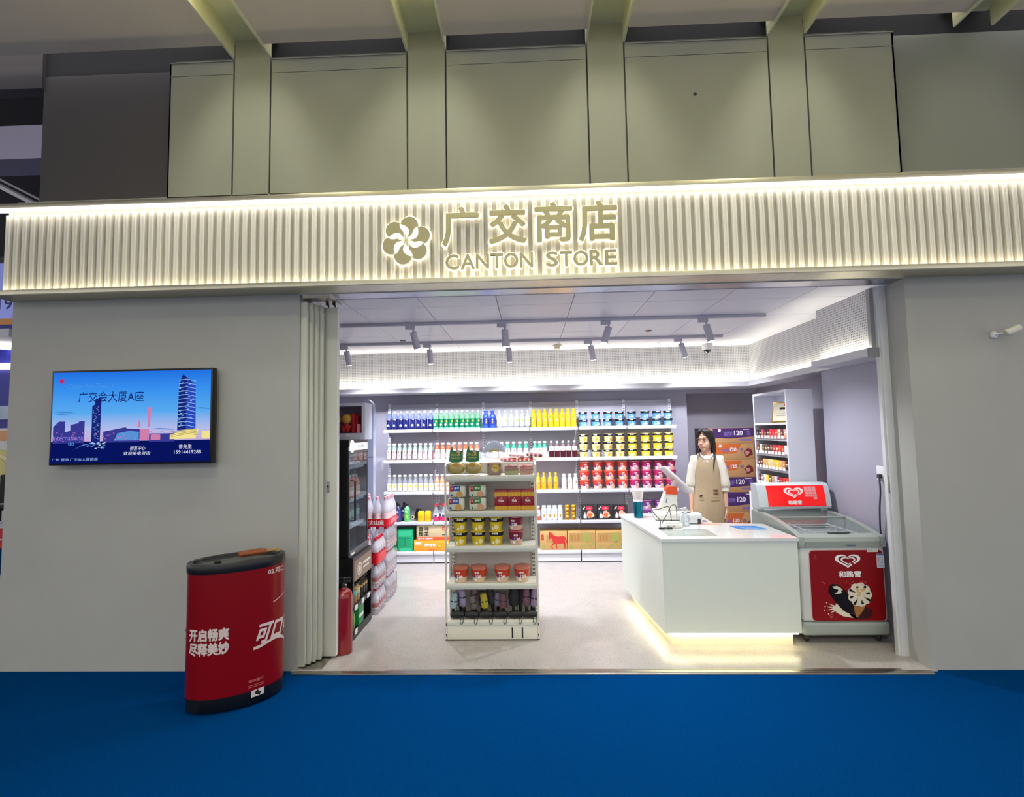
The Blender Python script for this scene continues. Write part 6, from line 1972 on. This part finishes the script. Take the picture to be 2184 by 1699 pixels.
def sky_mat():
    m = bpy.data.materials.new('tv_dusk_sky')
    m.use_nodes = True
    nt = m.node_tree
    nt.nodes.clear()
    tc = nt.nodes.new('ShaderNodeTexCoord')
    sp = nt.nodes.new('ShaderNodeSeparateXYZ')
    nt.links.new(tc.outputs['Generated'], sp.inputs[0])
    cr = nt.nodes.new('ShaderNodeValToRGB')
    e = cr.color_ramp.elements
    e[0].position, e[0].color = 0.20, lin('#1a2a92')
    e[1].position, e[1].color = 1.0, lin('#2173e6')
    for p, c in ((0.24, '#c9b0dc'), (0.36, '#b9c0ee'), (0.55, '#5aaef4'), (0.78, '#3c96f4')):
        k = e.new(p)
        k.color = lin(c)
    nt.links.new(sp.outputs['Z'], cr.inputs[0])
    em = nt.nodes.new('ShaderNodeEmission')
    em.inputs[1].default_value = 0.95
    nt.links.new(cr.outputs[0], em.inputs[0])
    out = nt.nodes.new('ShaderNodeOutputMaterial')
    nt.links.new(em.outputs[0], out.inputs[0])
    return m


q = MB()
SW, SH = TW - 0.012, TH - 0.014
yy = -0.0305
lay = lambda k: front(0, yy - 0.0002 * k, 0)
q.poly([(-SW, -SH), (SW, -SH), (SW, SH), (-SW, SH)], lay(0), 0)
X = lambda t: -SW + 2 * SW * t          # fractions of the screen
Y = lambda t: -SH + 2 * SH * t
P_ = lambda L: [(X(a), Y(b)) for a, b in L]
q.poly(P_([(0, 0), (1, 0), (1, 0.235), (0, 0.235)]), lay(1), 1)
for L in ([(0.01, .22), (0.01, .40), (.045, .46), (.085, .46), (.085, .22)], [(.12, .22), (.12, .42), (.17, .44), (.175, .46), (.21, .46), (.21, .22)], [(.085, .22), (.085, .34), (.13, .36), (.13, .22)], [(.33, .22), (.33, .34), (.47, .385), (.48, .37), (.56, .36), (.56, .22)], [(.62, .22), (.62, .31), (.78, .31), (.78, .22)]):
    q.poly(P_(L), lay(2), 2)
q.poly(P_([(.255, .22), (.255, .62), (.27, .64), (.275, .70), (.305, .715), (.312, .66), (.31, .22)]), lay(3), 3)
q.poly(P_([(.40, .24), (.42, .32), (.50, .345), (.555, .33), (.555, .24)]), lay(3), 4)
q.poly(P_([(.545, .38), (.555, .48), (.565, .38)]), lay(3), 5).poly(P_([(.612, .38), (.607, .60), (.632, .60), (.622, .38)]), lay(3), 5)
q.poly(P_([(.56, .24), (.56, .36), (.62, .36), (.62, .24)]), lay(4), 5).poly(P_([(.63, .24), (.63, .30), (.69, .30), (.69, .24)]), lay(4), 5)
rq = random.Random(11)
for k in range(70):
    a_ = .0 + rq.random() * .70
    b_ = .235 + rq.random() * .10
    q.poly(P_([(a_, b_), (a_ + .006 + rq.random() * .012, b_), (a_ + .006, b_ + .007), (a_, b_ + .006)]), lay(5), 6 if k % 3 else 5)
for k in range(40):
    b_ = .26 + .009 * k
    a_ = .258 + rq.random() * .04
    q.poly(P_([(a_, b_), (a_ + .008, b_), (a_ + .008, b_ + .004), (a_, b_ + .004)]), lay(5), 7)
q.poly(P_([(.795, .34), (.80, .80), (.815, .92), (.825, .955), (.87, .89), (.905, .83), (.91, .36)]), lay(3), 3)
q.poly(P_([(.85, .34), (.85, .90), (.905, .83), (.91, .36)]), lay(4), 8)
for k in range(13):
    b_ = .37 + .042 * k
    q.poly(P_([(.80, b_ + .012), (.85, b_ + .022), (.908, b_), (.908, b_ + .006), (.85, b_ + .030), (.80, b_ + .020)]), lay(5), 7)
for k in range(22):
    b_ = .38 + .023 * k
    a_ = .80 + rq.random() * .09
    q.poly(P_([(a_, b_), (a_ + .012, b_), (a_ + .012, b_ + .010), (a_, b_ + .012)]), lay(5), 4 if k % 2 else 7)
q.poly(P_([(.75, .245), (.75, .29), (.86, .355), (.93, .35), (.91, .25)]), lay(6), 9).poly(P_([(.95, .25), (.95, .33), (1, .33), (1, .25)]), lay(6), 9)
for k in range(4):
    q.poly(P_([(.755, .265 + .02 * k), (.86, .30 + .015 * k), (.92, .285 + .018 * k), (.92, .289 + .018 * k), (.86, .305 + .015 * k), (.755, .269 + .02 * k)]), lay(7), 10)
q.text('广交会大厦A座', lay(7), 0.075, 0.47, X(.165), Y(.665), 1)
q.text('Canton Fair Tower A', lay(7), 0.034, 0.34, X(.09), Y(.82), 11, shear=0.35)
q.text('曾先生', lay(7), 0.030, 0.09, X(.85), Y(.14), 12, align='c').text('15914419288', lay(7), 0.024, 0.19, X(.78), Y(.085), 12)
q.text('销售中心', lay(7), 0.030, 0.11, X(.50), Y(.13), 12, shear=0.2).text('欢迎来电咨询', lay(7), 0.024, 0.19, X(.46), Y(.078), 12, shear=0.2)
q.text('广州 琶洲 广交会大厦招商', lay(7), 0.020, 0.33, X(.01), Y(.025), 7)
q.text('International', lay(7), 0.036, 0.225, X(.012), Y(.25), 13).text('do', lay(7), 0.028, 0.045, X(.11), Y(.195), 4)
q.poly([(X(.055) + 0.022 * (1 if k % 2 else 0.62) * math.cos(PI * k / 6), Y(.905) + 0.022 * (1 if k % 2 else 0.62) * math.sin(PI * k / 6)) for k in range(12)], lay(7), 14)
q.poly(P_([(.14, .14), (.20, .20), (.26, .215), (.33, .20), (.24, .205), (.19, .185)]), lay(4), 4)
for k in range(24):
    a_, b_ = .22 + rq.random() * .12, .15 + rq.random() * .07
    q.poly(P_([(a_, b_), (a_ + .014, b_ + .004), (a_ + .012, b_ + .012), (a_, b_ + .008)]), lay(5), 12 if k % 2 else 4)
for a_, b_, wd in ((.01, .56, .13), (.02, .535, .09), (.62, .36, .16), (.90, .58, .10)):
    q.poly(P_([(a_, b_), (a_ + wd, b_ - .012), (a_ + wd * .9, b_ - .002), (a_ + wd * .4, b_ + .01)]), lay(1), 15)
E_ = lambda n_, c, s=0.9: glow('tv_' + n_, c, s)
q.build('screen', [sky_mat(), E_('navy', '#0a1668', 0.8), E_('skyline', '#3a3c98'), E_('tower_dark', '#16287e'), E_('cyan', '#5a9ae0'), E_('pink', '#d884b4'), E_('rose', '#b46ac0'), E_('window', '#9cc0f4'), E_('tower_side', '#2a4cc4'), E_('gold', '#e8d88a', 1.1), E_('bronze', '#8a742c'), E_('script', '#4a9ef0'), E_('white', '#e0e8ff', 1.0), E_('violet', '#9a84e6'), E_('emblem', '#d02a6a'), E_('cloud', '#4a84d8')], tv, ang=0)

# wall spotlight on the right
o = thing('wall_spotlight', 'small white cylinder spotlight on the grey wall beside the shop', 'wall light', (3.155, 3.52, 2.195))
MB().lathe([(0.022, 0), (0.024, 0.012), (0.018, 0.02)], 14, M=Matrix.Rotation(PI / 2, 4, 'X')).build('base', WHITE, o)
MB().loft([(0, -0.015, 0), (0.004, -0.05, 0.0), (0.02, -0.075, 0.004)], 0.008, 8).build('arm', WHITE, o)
d = Vector((0.9, -0.25, 0.42)).normalized()
MB().loft([Vector((0.005, -0.085, -0.006)), Vector((0.005, -0.085, -0.006)) + d * 0.004, Vector((0.005, -0.085, -0.006)) + d * 0.085, Vector((0.005, -0.085, -0.006)) + d * 0.088], [0.020, 0.024, 0.024, 0.022], 18).build('barrel', mat('spot_cream', '#cfcfc2', 0.4), o)
# ================================================================== THE SHOP ASSISTANT


def remesh(mb, voxel, name, material, parent=None, smooth=2):
    """Melts overlapping closed pieces into one continuous skin."""
    o = mb.build(name, material, None, ang=0)
    m = o.modifiers.new('melt', 'REMESH')
    m.mode = 'VOXEL'
    m.voxel_size = voxel
    m.use_smooth_shade = True
    k = o.modifiers.new('soft', 'SMOOTH')
    k.factor = 0.5
    k.iterations = smooth
    dg = bpy.context.evaluated_depsgraph_get()
    me = bpy.data.meshes.new_from_object(o.evaluated_get(dg))
    old = o.data
    o.modifiers.clear()
    o.data = me
    bpy.data.meshes.remove(old)
    me.name = name
    me.materials.clear()
    me.materials.append(material)
    me.polygons.foreach_set('use_smooth', [True] * len(me.polygons))
    if parent is not None:
        o.parent = parent
    return o


SKINM = mat('skin', '#d6a78e', 0.5, noise=0.03, nscale=25)
LINEN = mat('shirt_linen', '#dcd6c8', 0.8, bump=0.25, bscale=70)
APR = mat('apron_canvas', '#ab9678', 0.85, noise=0.05, nscale=60, bump=0.3, bscale=220)
HAIR = mat('hair_black', '#0d0a0b', 0.42, noise=0.3, nscale=30, bump=0.6, bscale=60, stretch=(6, 6, 0.6))
wm = thing('person', 'shop assistant in cream shirt and beige apron standing behind the counter, looking sideways', 'person', (1.760, 5.16, 0), R(-18))



def slim(mb):
    """Narrow build below the neck."""
    o = []
    for p in mb.v:
        k = max(0.0, min(1.0, (p.z - 1.27) / 0.09))
        o.append(Vector((p.x * (0.80 + 0.20 * k), p.y * (0.90 + 0.10 * k), p.z)))
    mb.v = o
    return mb


HM_ = Matrix.Translation((0, 0.0, 0)) @ Matrix.Rotation(R(-27), 4, 'Z') @ Matrix.Translation((0, -0.012, 0))


def headpart(mb):
    mb.v = [HM_ @ p for p in mb.v]
    return mb


body = MB()
TOR = [(0.72, .150, .098), (0.80, .158, .105), (0.90, .145, .098), (1.00, .122, .086), (1.10, .130, .092), (1.18, .146, .098), (1.25, .150, .085), (1.295, .110, .065), (1.32, .060, .052)]
body.loft([(0, 0.004 * k, z) for k, (z, a, b) in enumerate(TOR)], [(a, b) for z, a, b in TOR], 20)
body.cap_((0, 0.022, 1.28), (0, 0.0, 1.385), 0.050, 0.043)
arms = {}
for s_ in (-1, 1):
    sh, el, wr = Vector((s_ * .150, .02, 1.262)), Vector((s_ * .192, .03, 1.015)), Vector((s_ * .196, -.022, .800))
    arms[s_] = (sh, el, wr)
    body.cap_(sh, el, .044, .036).cap_(el, wr, .036, .024)
    # palm, fingers and thumb: hand hangs with the palm toward the thigh
    pc = wr + Vector((0, -.006, -.05))
    body.cap_(wr + Vector((0, 0, .01)), wr + Vector((0, -.004, -.03)), .024, .024, 0, 0.8)
    body.loft([wr + Vector((0, 0, -.012)), wr + Vector((0, -.006, -.035)), wr + Vector((-s_ * .004, -.008, -.065)), wr + Vector((-s_ * .006, -.008, -.088)), wr + Vector((-s_ * .007, -.008, -.095))],
              [(.014, .022), (.016, .033), (.015, .039), (.012, .038), (.006, .03)], 14)
    for j, (dy, ln, cu) in enumerate(((-.040, .066, .25), (-.018, .076, .32), (.004, .072, .38), (.025, .056, .48))):
        a = wr + Vector((-s_ * .006, dy, -.086))
        b = a + Vector((-s_ * ln * .5 * math.sin(cu), -.004 + .004 * j, -ln * .5 * math.cos(cu)))
        c = b + Vector((-s_ * ln * .5 * math.sin(cu * 2.2), .0, -ln * .5 * math.cos(cu * 2.2)))
        body.cap_(a, b, .0088, .0080).cap_(b, c, .0080, .0066)
    a = wr + Vector((-s_ * .004, -.030, -.030))
    b = a + Vector((-s_ * .012, -.024, -.030))
    c = b + Vector((-s_ * .008, -.006, -.030))
    body.cap_(a, b, .0115, .0095).cap_(b, c, .0092, .0072)
    hp, kn, an = Vector((s_ * .078, 0.01, .76)), Vector((s_ * .075, 0.0, .42)), Vector((s_ * .072, .03, .075))
    body.cap_(hp, kn, .078, .052).cap_(kn, an, .050, .034)
    body.cap_((s_ * .072, .04, .045), (s_ * .080, -.115, .032), .036, .030, 0, 0.8)
hd = MB()
hd.blob((0, .008, 1.468), (.069, .086, .098), 24)
hd.blob((0, -.022, 1.415), (.054, .056, .052), 20)
hd.blob((0, -.056, 1.378), (.022, .020, .018))
hd.blob((.032, -.045, 1.428), (.024, .024, .022)).blob((-.032, -.045, 1.428), (.024, .024, .022))
hd.cap_((0, -.080, 1.466), (0, -.100, 1.434), .0085, .0125)
hd.blob((.010, -.091, 1.430), (.008, .008, .007), 10).blob((-.010, -.091, 1.430), (.008, .008, .007), 10)
hd.blob((0, -.079, 1.402), (.018, .008, .008), 12)
hd.blob((0, -.074, 1.488), (.050, .014, .012), 16)
hd.blob((.070, .012, 1.455), (.010, .018, .028), 12).blob((-.070, .012, 1.455), (.010, .018, .028), 12)
headpart(hd)
slim(body)
body.add(hd.v, hd.f, 0)
remesh(body, 0.0052, 'body', SKINM, wm, 3)
# face
q = MB()
for s_ in (-1, 1):
    q.blob((s_ * .030, -.0765, 1.470), (.0125, .006, .0055), 12, 0)
    q.blob((s_ * .030 - .002, -.0812, 1.470), (.0058, .0028, .0056), 10, 1)
    q.loft([(s_ * .044, -.072, 1.472), (s_ * .036, -.0805, 1.477), (s_ * .026, -.083, 1.477), (s_ * .017, -.080, 1.470)], 0.0017, 6, 1)
headpart(q).build('eyes', [mat('eye_white', '#e4dcd6', 0.3), mat('eye_dark', '#1c1210', 0.2)], wm)
q = MB()
for s_ in (-1, 1):
    q.loft([(s_ * .014, -.086, 1.489), (s_ * .028, -.0865, 1.494), (s_ * .044, -.077, 1.491)], [.0022, .003, .0016], 6)
headpart(q).build('eyebrows', mat('brow', '#3a2a24', 0.7), wm)
q = MB().loft([(-.021, -.0805, 1.402), (-.010, -.0875, 1.4045), (0, -.0885, 1.4035), (.010, -.0875, 1.4045), (.021, -.0805, 1.402)], [.0012, .004, .0042, .004, .0012], 8)
q.loft([(-.017, -.0815, 1.399), (0, -.0875, 1.3965), (.017, -.0815, 1.399)], [.0012, .0048, .0012], 8)
headpart(q).build('lips', mat('lips_rose', '#b46a62', 0.4), wm)
q = MB()
for s_ in (-1, 1):
    q.loft([(s_ * .031 + .022 * math.cos(t), -.099 + .006 * abs(math.cos(t)), 1.464 + .018 * math.sin(t)) for t in [2 * PI * k / 18 for k in range(19)]], 0.0011, 5)
    q.loft([(s_ * .052, -.094, 1.470), (s_ * .072, -.06, 1.470), (s_ * .075, .01, 1.466)], 0.0011, 5)
q.loft([(-.010, -.099, 1.468), (0, -.102, 1.470), (.010, -.099, 1.468)], 0.0011, 5)
headpart(q).build('glasses', mat('glasses_gold', '#b99a86', 0.25, 0.8), wm)
# hair
h = MB()
h.blob((0, .034, 1.487), (.079, .081, .089), 24)
h.blob((0, .058, 1.43), (.070, .055, .085), 20)
for s_ in (-1, 1):
    h.loft([(s_ * .006, -.066, 1.560), (s_ * .035, -.072, 1.548), (s_ * .062, -.055, 1.510), (s_ * .076, -.028, 1.455), (s_ * .074, -.004, 1.405), (s_ * .066, .03, 1.35)], [.010, .016, .018, .017, .016, .014], 10)
    h.loft([(s_ * .004, -.04, 1.567), (s_ * .045, -.04, 1.545), (s_ * .072, -.015, 1.50), (s_ * .078, .01, 1.44), (s_ * .070, .04, 1.36)], [.014, .022, .022, .02, .016], 10)
h.loft([(0, .075, 1.46), (0, .088, 1.38), (.01, .082, 1.31), (.02, .075, 1.27)], [.06, .055, .035, .015], 14)
headpart(h)
hs = MB().loft([(.072, .012, 1.36), (.080, -.045, 1.325), (.082, -.088, 1.28), (.072, -.112, 1.22), (.066, -.118, 1.17)], [.016, .013, .010, .007, .003], 8)
hs.loft([(-.060, -.02, 1.40), (-.07, -.045, 1.35), (-.072, -.075, 1.30), (-.068, -.092, 1.265)], [.009, .007, .005, .002], 8)
slim(hs)
h.add(hs.v, hs.f, 0)
remesh(h, 0.005, 'hair', HAIR, wm, 2)
# shirt
c = MB()
SHR = [(0.66, .185, .125), (0.74, .182, .122), (0.86, .166, .114), (0.98, .145, .104), (1.10, .150, .108), (1.19, .164, .114), (1.262, .166, .100), (1.286, .128, .082), (1.298, .082, .066)]
c.loft([(0, 0.004 * k, z) for k, (z, a, b) in enumerate(SHR)], [(a, b) for z, a, b in SHR], 24)
for s_ in (-1, 1):
    sh, el, wr = arms[s_]
    fd = (wr - el).normalized()
    c.cap_(sh + Vector((-s_ * .012, 0, -.006)), sh.lerp(el, .4), .062, .066)
    c.cap_((s_ * .050, .018, 1.292), sh + Vector((-s_ * .030, 0, .002)), .036, .056)
    c.loft([sh.lerp(el, .15), sh.lerp(el, .25), sh.lerp(el, .55), sh.lerp(el, .85), el, el + fd * .022, el + fd * .040],
           [.056, .064, .066, .070, .068, .052, .047], 18)
    c.loft([el + fd * .034, el + fd * .060], [.052, .052], 18)
    for k in range(3):
        p = sh.lerp(el, .35 + .2 * k)
        c.loft([p + Vector((s_ * .04, -.045, .02)), p + Vector((s_ * .062, 0, -.01)), p + Vector((s_ * .045, .045, .01))], .010, 8)
for s_ in (-1, 1):   # collar wings
    c.loft([(s_ * .050, .045, 1.335), (s_ * .062, .0, 1.332), (s_ * .052, -.045, 1.312), (s_ * .028, -.082, 1.285)], [.012, .014, .014, .006], 8)
slim(c)
remesh(c, 0.0065, 'shirt', LINEN, wm, 2)
# apron: a shaped sheet hugging the front
q = MB()
apy = lambda z: max(0.0, min(0.030, (z - 0.66) * 0.048))
AP = [(0.40, .206, .150, 96), (0.55, .204, .148, 96), (0.70, .202, .144, 96), (0.82, .192, .137, 94), (0.94, .172, .125, 92), (1.02, .164, .119, 86), (1.10, .166, .121, 66), (1.18, .176, .127, 50), (1.24, .182, .123, 42), (1.285, .164, .106, 42)]
N = 22
vs = []
for lay_ in (0.0, -0.004):
    for i, (z, a, b, th) in enumerate(AP):
        for k in range(N + 1):
            t = R(-th + 2 * th * k / N)
            fold = 0.004 * math.sin(k * 1.3 + z * 9) * max(0.0, min(1.0, (1.05 - z) * 3))
            vs.append(((a + lay_ + fold) * math.sin(t), apy(z) - (b + lay_ + fold) * math.cos(t), z))
M1 = len(AP) * (N + 1)
fs = []
for i in range(len(AP) - 1):
    for k in range(N):
        p = i * (N + 1) + k
        fs.append((p, p + 1, p + N + 2, p + N + 1))
        fs.append((M1 + p, M1 + p + N + 1, M1 + p + N + 2, M1 + p + 1))
for i in range(len(AP) - 1):
    for k in (0, N):
        p = i * (N + 1) + k
        f_ = (p, p + N + 1, M1 + p + N + 1, M1 + p)
        fs.append(f_ if k == 0 else f_[::-1])
for k in range(N):
    for i in (0, len(AP) - 1):
        p = i * (N + 1) + k
        f_ = (p, M1 + p, M1 + p + 1, p + 1)
        fs.append(f_ if i == 0 else f_[::-1])
q.add(vs, fs)
slim(q).build('apron', APR, wm)


def apf(u, z, d=0.0):
    """A point on the apron front, u metres to the side at height z."""
    for i in range(len(AP) - 1):
        if AP[i][0] <= z <= AP[i + 1][0]:
            f = (z - AP[i][0]) / (AP[i + 1][0] - AP[i][0])
            a = AP[i][1] + (AP[i + 1][1] - AP[i][1]) * f
            b = AP[i][2] + (AP[i + 1][2] - AP[i][2]) * f
            t = math.asin(max(-1, min(1, u / a)))
            return ((a + d) * math.sin(t), apy(z) - (b + d + 0.002) * math.cos(t), z)


for s_ in (-1, 1):
    q_ = MB().loft([apf(s_ * .095, 1.282), (s_ * .088, -.062, 1.318), (s_ * .080, -.005, 1.338), (s_ * .068, .055, 1.325), (s_ * .04, .12, 1.23)], [(.010, .003)] * 5, 8)
    slim(q_).build('apron_strap', APR, wm)
q = MB()
for z in (0.945, 0.972):
    q.add([apf(u, zz, .001 + e) for e in (0, .003) for zz in (z, z + .017) for u in (0.055, 0.085, 0.115)], [(6, 7, 10, 9), (7, 8, 11, 10), (0, 3, 4, 1), (1, 4, 5, 2), (0, 1, 7, 6), (1, 2, 8, 7), (3, 9, 10, 4), (4, 10, 11, 5)], 0)
    for u in (0.062, 0.108):
        q.blob(apf(u, z + .0085, .004), (.004, .003, .004), 8, 1)
slim(q).build('leather_tabs', [mat('leather_tan', '#6e4222', 0.5), mat('rivet_cream', '#d8ccb4', 0.4)], wm)
q = MB()
q.loft([apf(u, 0.885, .001) for u in (0.03, 0.06, 0.09, 0.125)], 0.0022, 6).loft([apf(u, 0.89, .001) for u in (-0.11, -0.08, -0.055)], 0.0022, 6)
q.loft([apf(u, 0.915, .001) for u in (0.05, 0.08, 0.115)], 0.0016, 6)
slim(q).build('pocket_seam', mat('apron_seam', '#8a7046', 0.8), wm)
q = MB().text('广交', lambda u, v, d: apf(u, 1.255 + v, .001 + d), 0.016, 0.05, -0.01, 0.0, 0, align='c', fat=0.001)
slim(q).build('apron_print', INKW, wm)
q = MB().cap_(Vector(apf(-.10, .925, .004)), Vector(apf(-.075, .93, .004)), .006, .009)
slim(q).build('pocket_pen', INKK, wm)
slim(MB().loft([arms[1][2] + Vector((.026 * math.cos(t), .026 * math.sin(t), .018 + .003 * math.cos(t))) for t in [2 * PI * k / 16 for k in range(17)]], 0.0022, 6)).build('bracelet', mat('bracelet_brown', '#7a5a40', 0.5), wm)
q = MB()
for s_ in (-1, 1):
    q.loft([(s_ * .075, .008, .80), (s_ * .078, 0.0, .62), (s_ * .076, 0.0, .42), (s_ * .072, .025, .10)], [.094, .082, .066, .055], 18)
slim(q)
remesh(q, 0.008, 'trousers', mat('trousers_dark', '#2b2b30', 0.8), wm, 2)
for s_ in (-1, 1):
    q = MB().cap_((s_ * .072, .045, .046), (s_ * .082, -.125, .036), .043, .036, 0, 0.85)
    q.v = [Vector((p.x, p.y, max(p.z, 0.0))) for p in q.v]
    slim(q).build('shoe', mat('shoe_white', '#d4d2cf', 0.5), wm)
wm.location.z = 0.002
wm.scale = (1.01, 1.01, 1.008)

# ================================================================== THE HALL BEYOND THE LEFT EDGE
DKH = mat('hall_dark', '#26242a', 0.9)
struct('wall_hall_back', MB().box(-16, -3.7, 13.0, 13.2, 0, 8), mat('hall_wall', '#4c4a58', 0.9))
struct('ceiling_hall', MB().box(-16, -3.6, 3.9, 13.0, 6.6, 6.8), DKH)
struct('wall_side_return', MB().box(-3.76, -3.6, 3.722, 9.0, 0, 3.3).box(-3.70, -3.6, 3.745, 9.0, 3.3, 6.6), WALLM)
struct('trim_hall_beam', MB().box(-12, -3.72, 6.0, 6.4, 5.17, 5.61), mat('beam_lavender', '#8f8aa2', 0.8))
tag(MB().loft([(-7.1, 5.7, 5.07), (-5.3, 5.7, 4.12)], 0.03, 10).loft([(-7.1, 5.75, 5.15), (-5.3, 5.75, 4.20)], 0.012, 8).build('hall_pipe', mat('pipe_grey', '#9a99a0', 0.4, 0.5)), 'thin grey pipe slanting under the dark hall ceiling', 'pipe')
bo = thing('exhibition_booth', 'blue exhibition booth with a pale header sign seen past the wall edge', 'booth', (-11.5, 10.0, 0))
MB().box(-2.2, 1.4, 0.4, 0.5, 0, 3.9).build('back_wall', mat('booth_navy', '#141a8c', 0.5), bo)
MB().box(-2.2, 1.4, 0.0, 0.4, 4.13, 5.3).text('19', front(0, -0.005, 0), 0.24, 0.30, 0.50, 4.32, 1, bold=0.01).build('header_panel', [mat('header_lavender', '#8f9ae8', 0.5, emit=0.25, ecol='#8f9ae8'), mat('header_ink', '#1c1c6a', 0.5)], bo)
MB().box(-2.2, 1.4, -0.01, 0.4, 4.0, 4.129).build('orange_stripe', mat('booth_orange', '#d8924a', 0.5), bo)
MB().box(-2.2, 1.4, 0.0, 0.4, 3.8, 3.999).build('navy_band', MATS['booth_navy'], bo)
MB().box(-2.2, 1.4, -0.6, 0.4, 3.62, 3.78).build('canopy_slab', mat('booth_white', '#c4c4d0', 0.5), bo)
MB().box(-2.2, 1.4, 0.3, 0.38, 3.12, 3.25).build('light_bar', glow('booth_light', '#fff2dc', 4.0), bo)
MB().lathe([(0.30, 0), (0.30, 0.02)], 24, M=Matrix.Translation((0.55, 0.2, 3.55))).build('ring_lamp', glow('booth_ring', '#ffffff', 5.0), bo)
MB().box(-2.2, 1.4, 0.36, 0.40, 2.05, 2.34).build('picture_strip', mat('booth_picture', '#a9bcd6', 0.4, noise=0.3, nscale=3), bo)
MB().box(0.72, 1.1, -0.2, 0.2, 0.0, 1.85).box(0.70, 1.12, -0.21, -0.199, 1.6, 1.8, 1).build('info_pillar', [mat('pillar_white', '#d8d8da', 0.5), mat('pillar_orange', '#e0a070', 0.5)], bo)
o = thing('display_ring', 'round pale yellow display ring at the far booth', 'display', (-9.72, 9.0, 0))
q = MB()
for r_, c_ in ((0.34, 0), (0.27, 1), (0.20, 0)):
    q.lathe([(r_, 0), (r_ * 0.98, 0.05)], 28, c_, M=Matrix.Translation((0, -0.02 * (0.34 - r_) * 10, 1.10)) @ Matrix.Rotation(PI / 2, 4, 'X'))
q.box(-0.3, 0.3, 0.0, 0.1, 0, 0.8, 2)
q.build('disc_stand', [mat('ring_yellow', '#d8cf86', 0.5), mat('ring_pale', '#e6e0ac', 0.5), mat('ring_white', '#d9d6d0', 0.5)], o)
o = thing('black_chair', 'black visitor chair in front of the pale yellow display ring', 'chair', (-9.15, 8.5, 0))
MB().box(-0.22, 0.22, -0.22, 0.22, 0.42, 0.48, 0, bev=0.015).build('seat', DKH, o)
MB().box(-0.22, 0.22, 0.18, 0.23, 0.5, 1.0, 0, bev=0.015).build('backrest', DKH, o)
for sx in (-1, 1):
    for sy in (-1, 1):
        MB().box(sx * .2 - .012, sx * .2 + .012, sy * .2 - .012, sy * .2 + .012, 0, 0.43).build('leg', DKH, o)
o = thing('reception_counter', 'low red and white plinth on the hall floor beyond the grey wall', 'plinth', (-8.3, 7.5, 0))
MB().box(-0.9, 0.5, -0.1, 0.3, 0, 0.30).build('red_base', mat('booth_red', '#c42a30', 0.5), o)
MB().box(-0.9, 0.5, -0.11, 0.31, 0.30, 0.335).box(-0.9, 0.5, -0.104, -0.1, 0.12, 0.14).build('white_top', mat('booth_white', ''), o)
struct('floor_white_strip', MB().box(-9, -3.78, 5.05, 5.95, -0.006, 0.0), mat('floor_white', '#b9bcc8', 0.6))
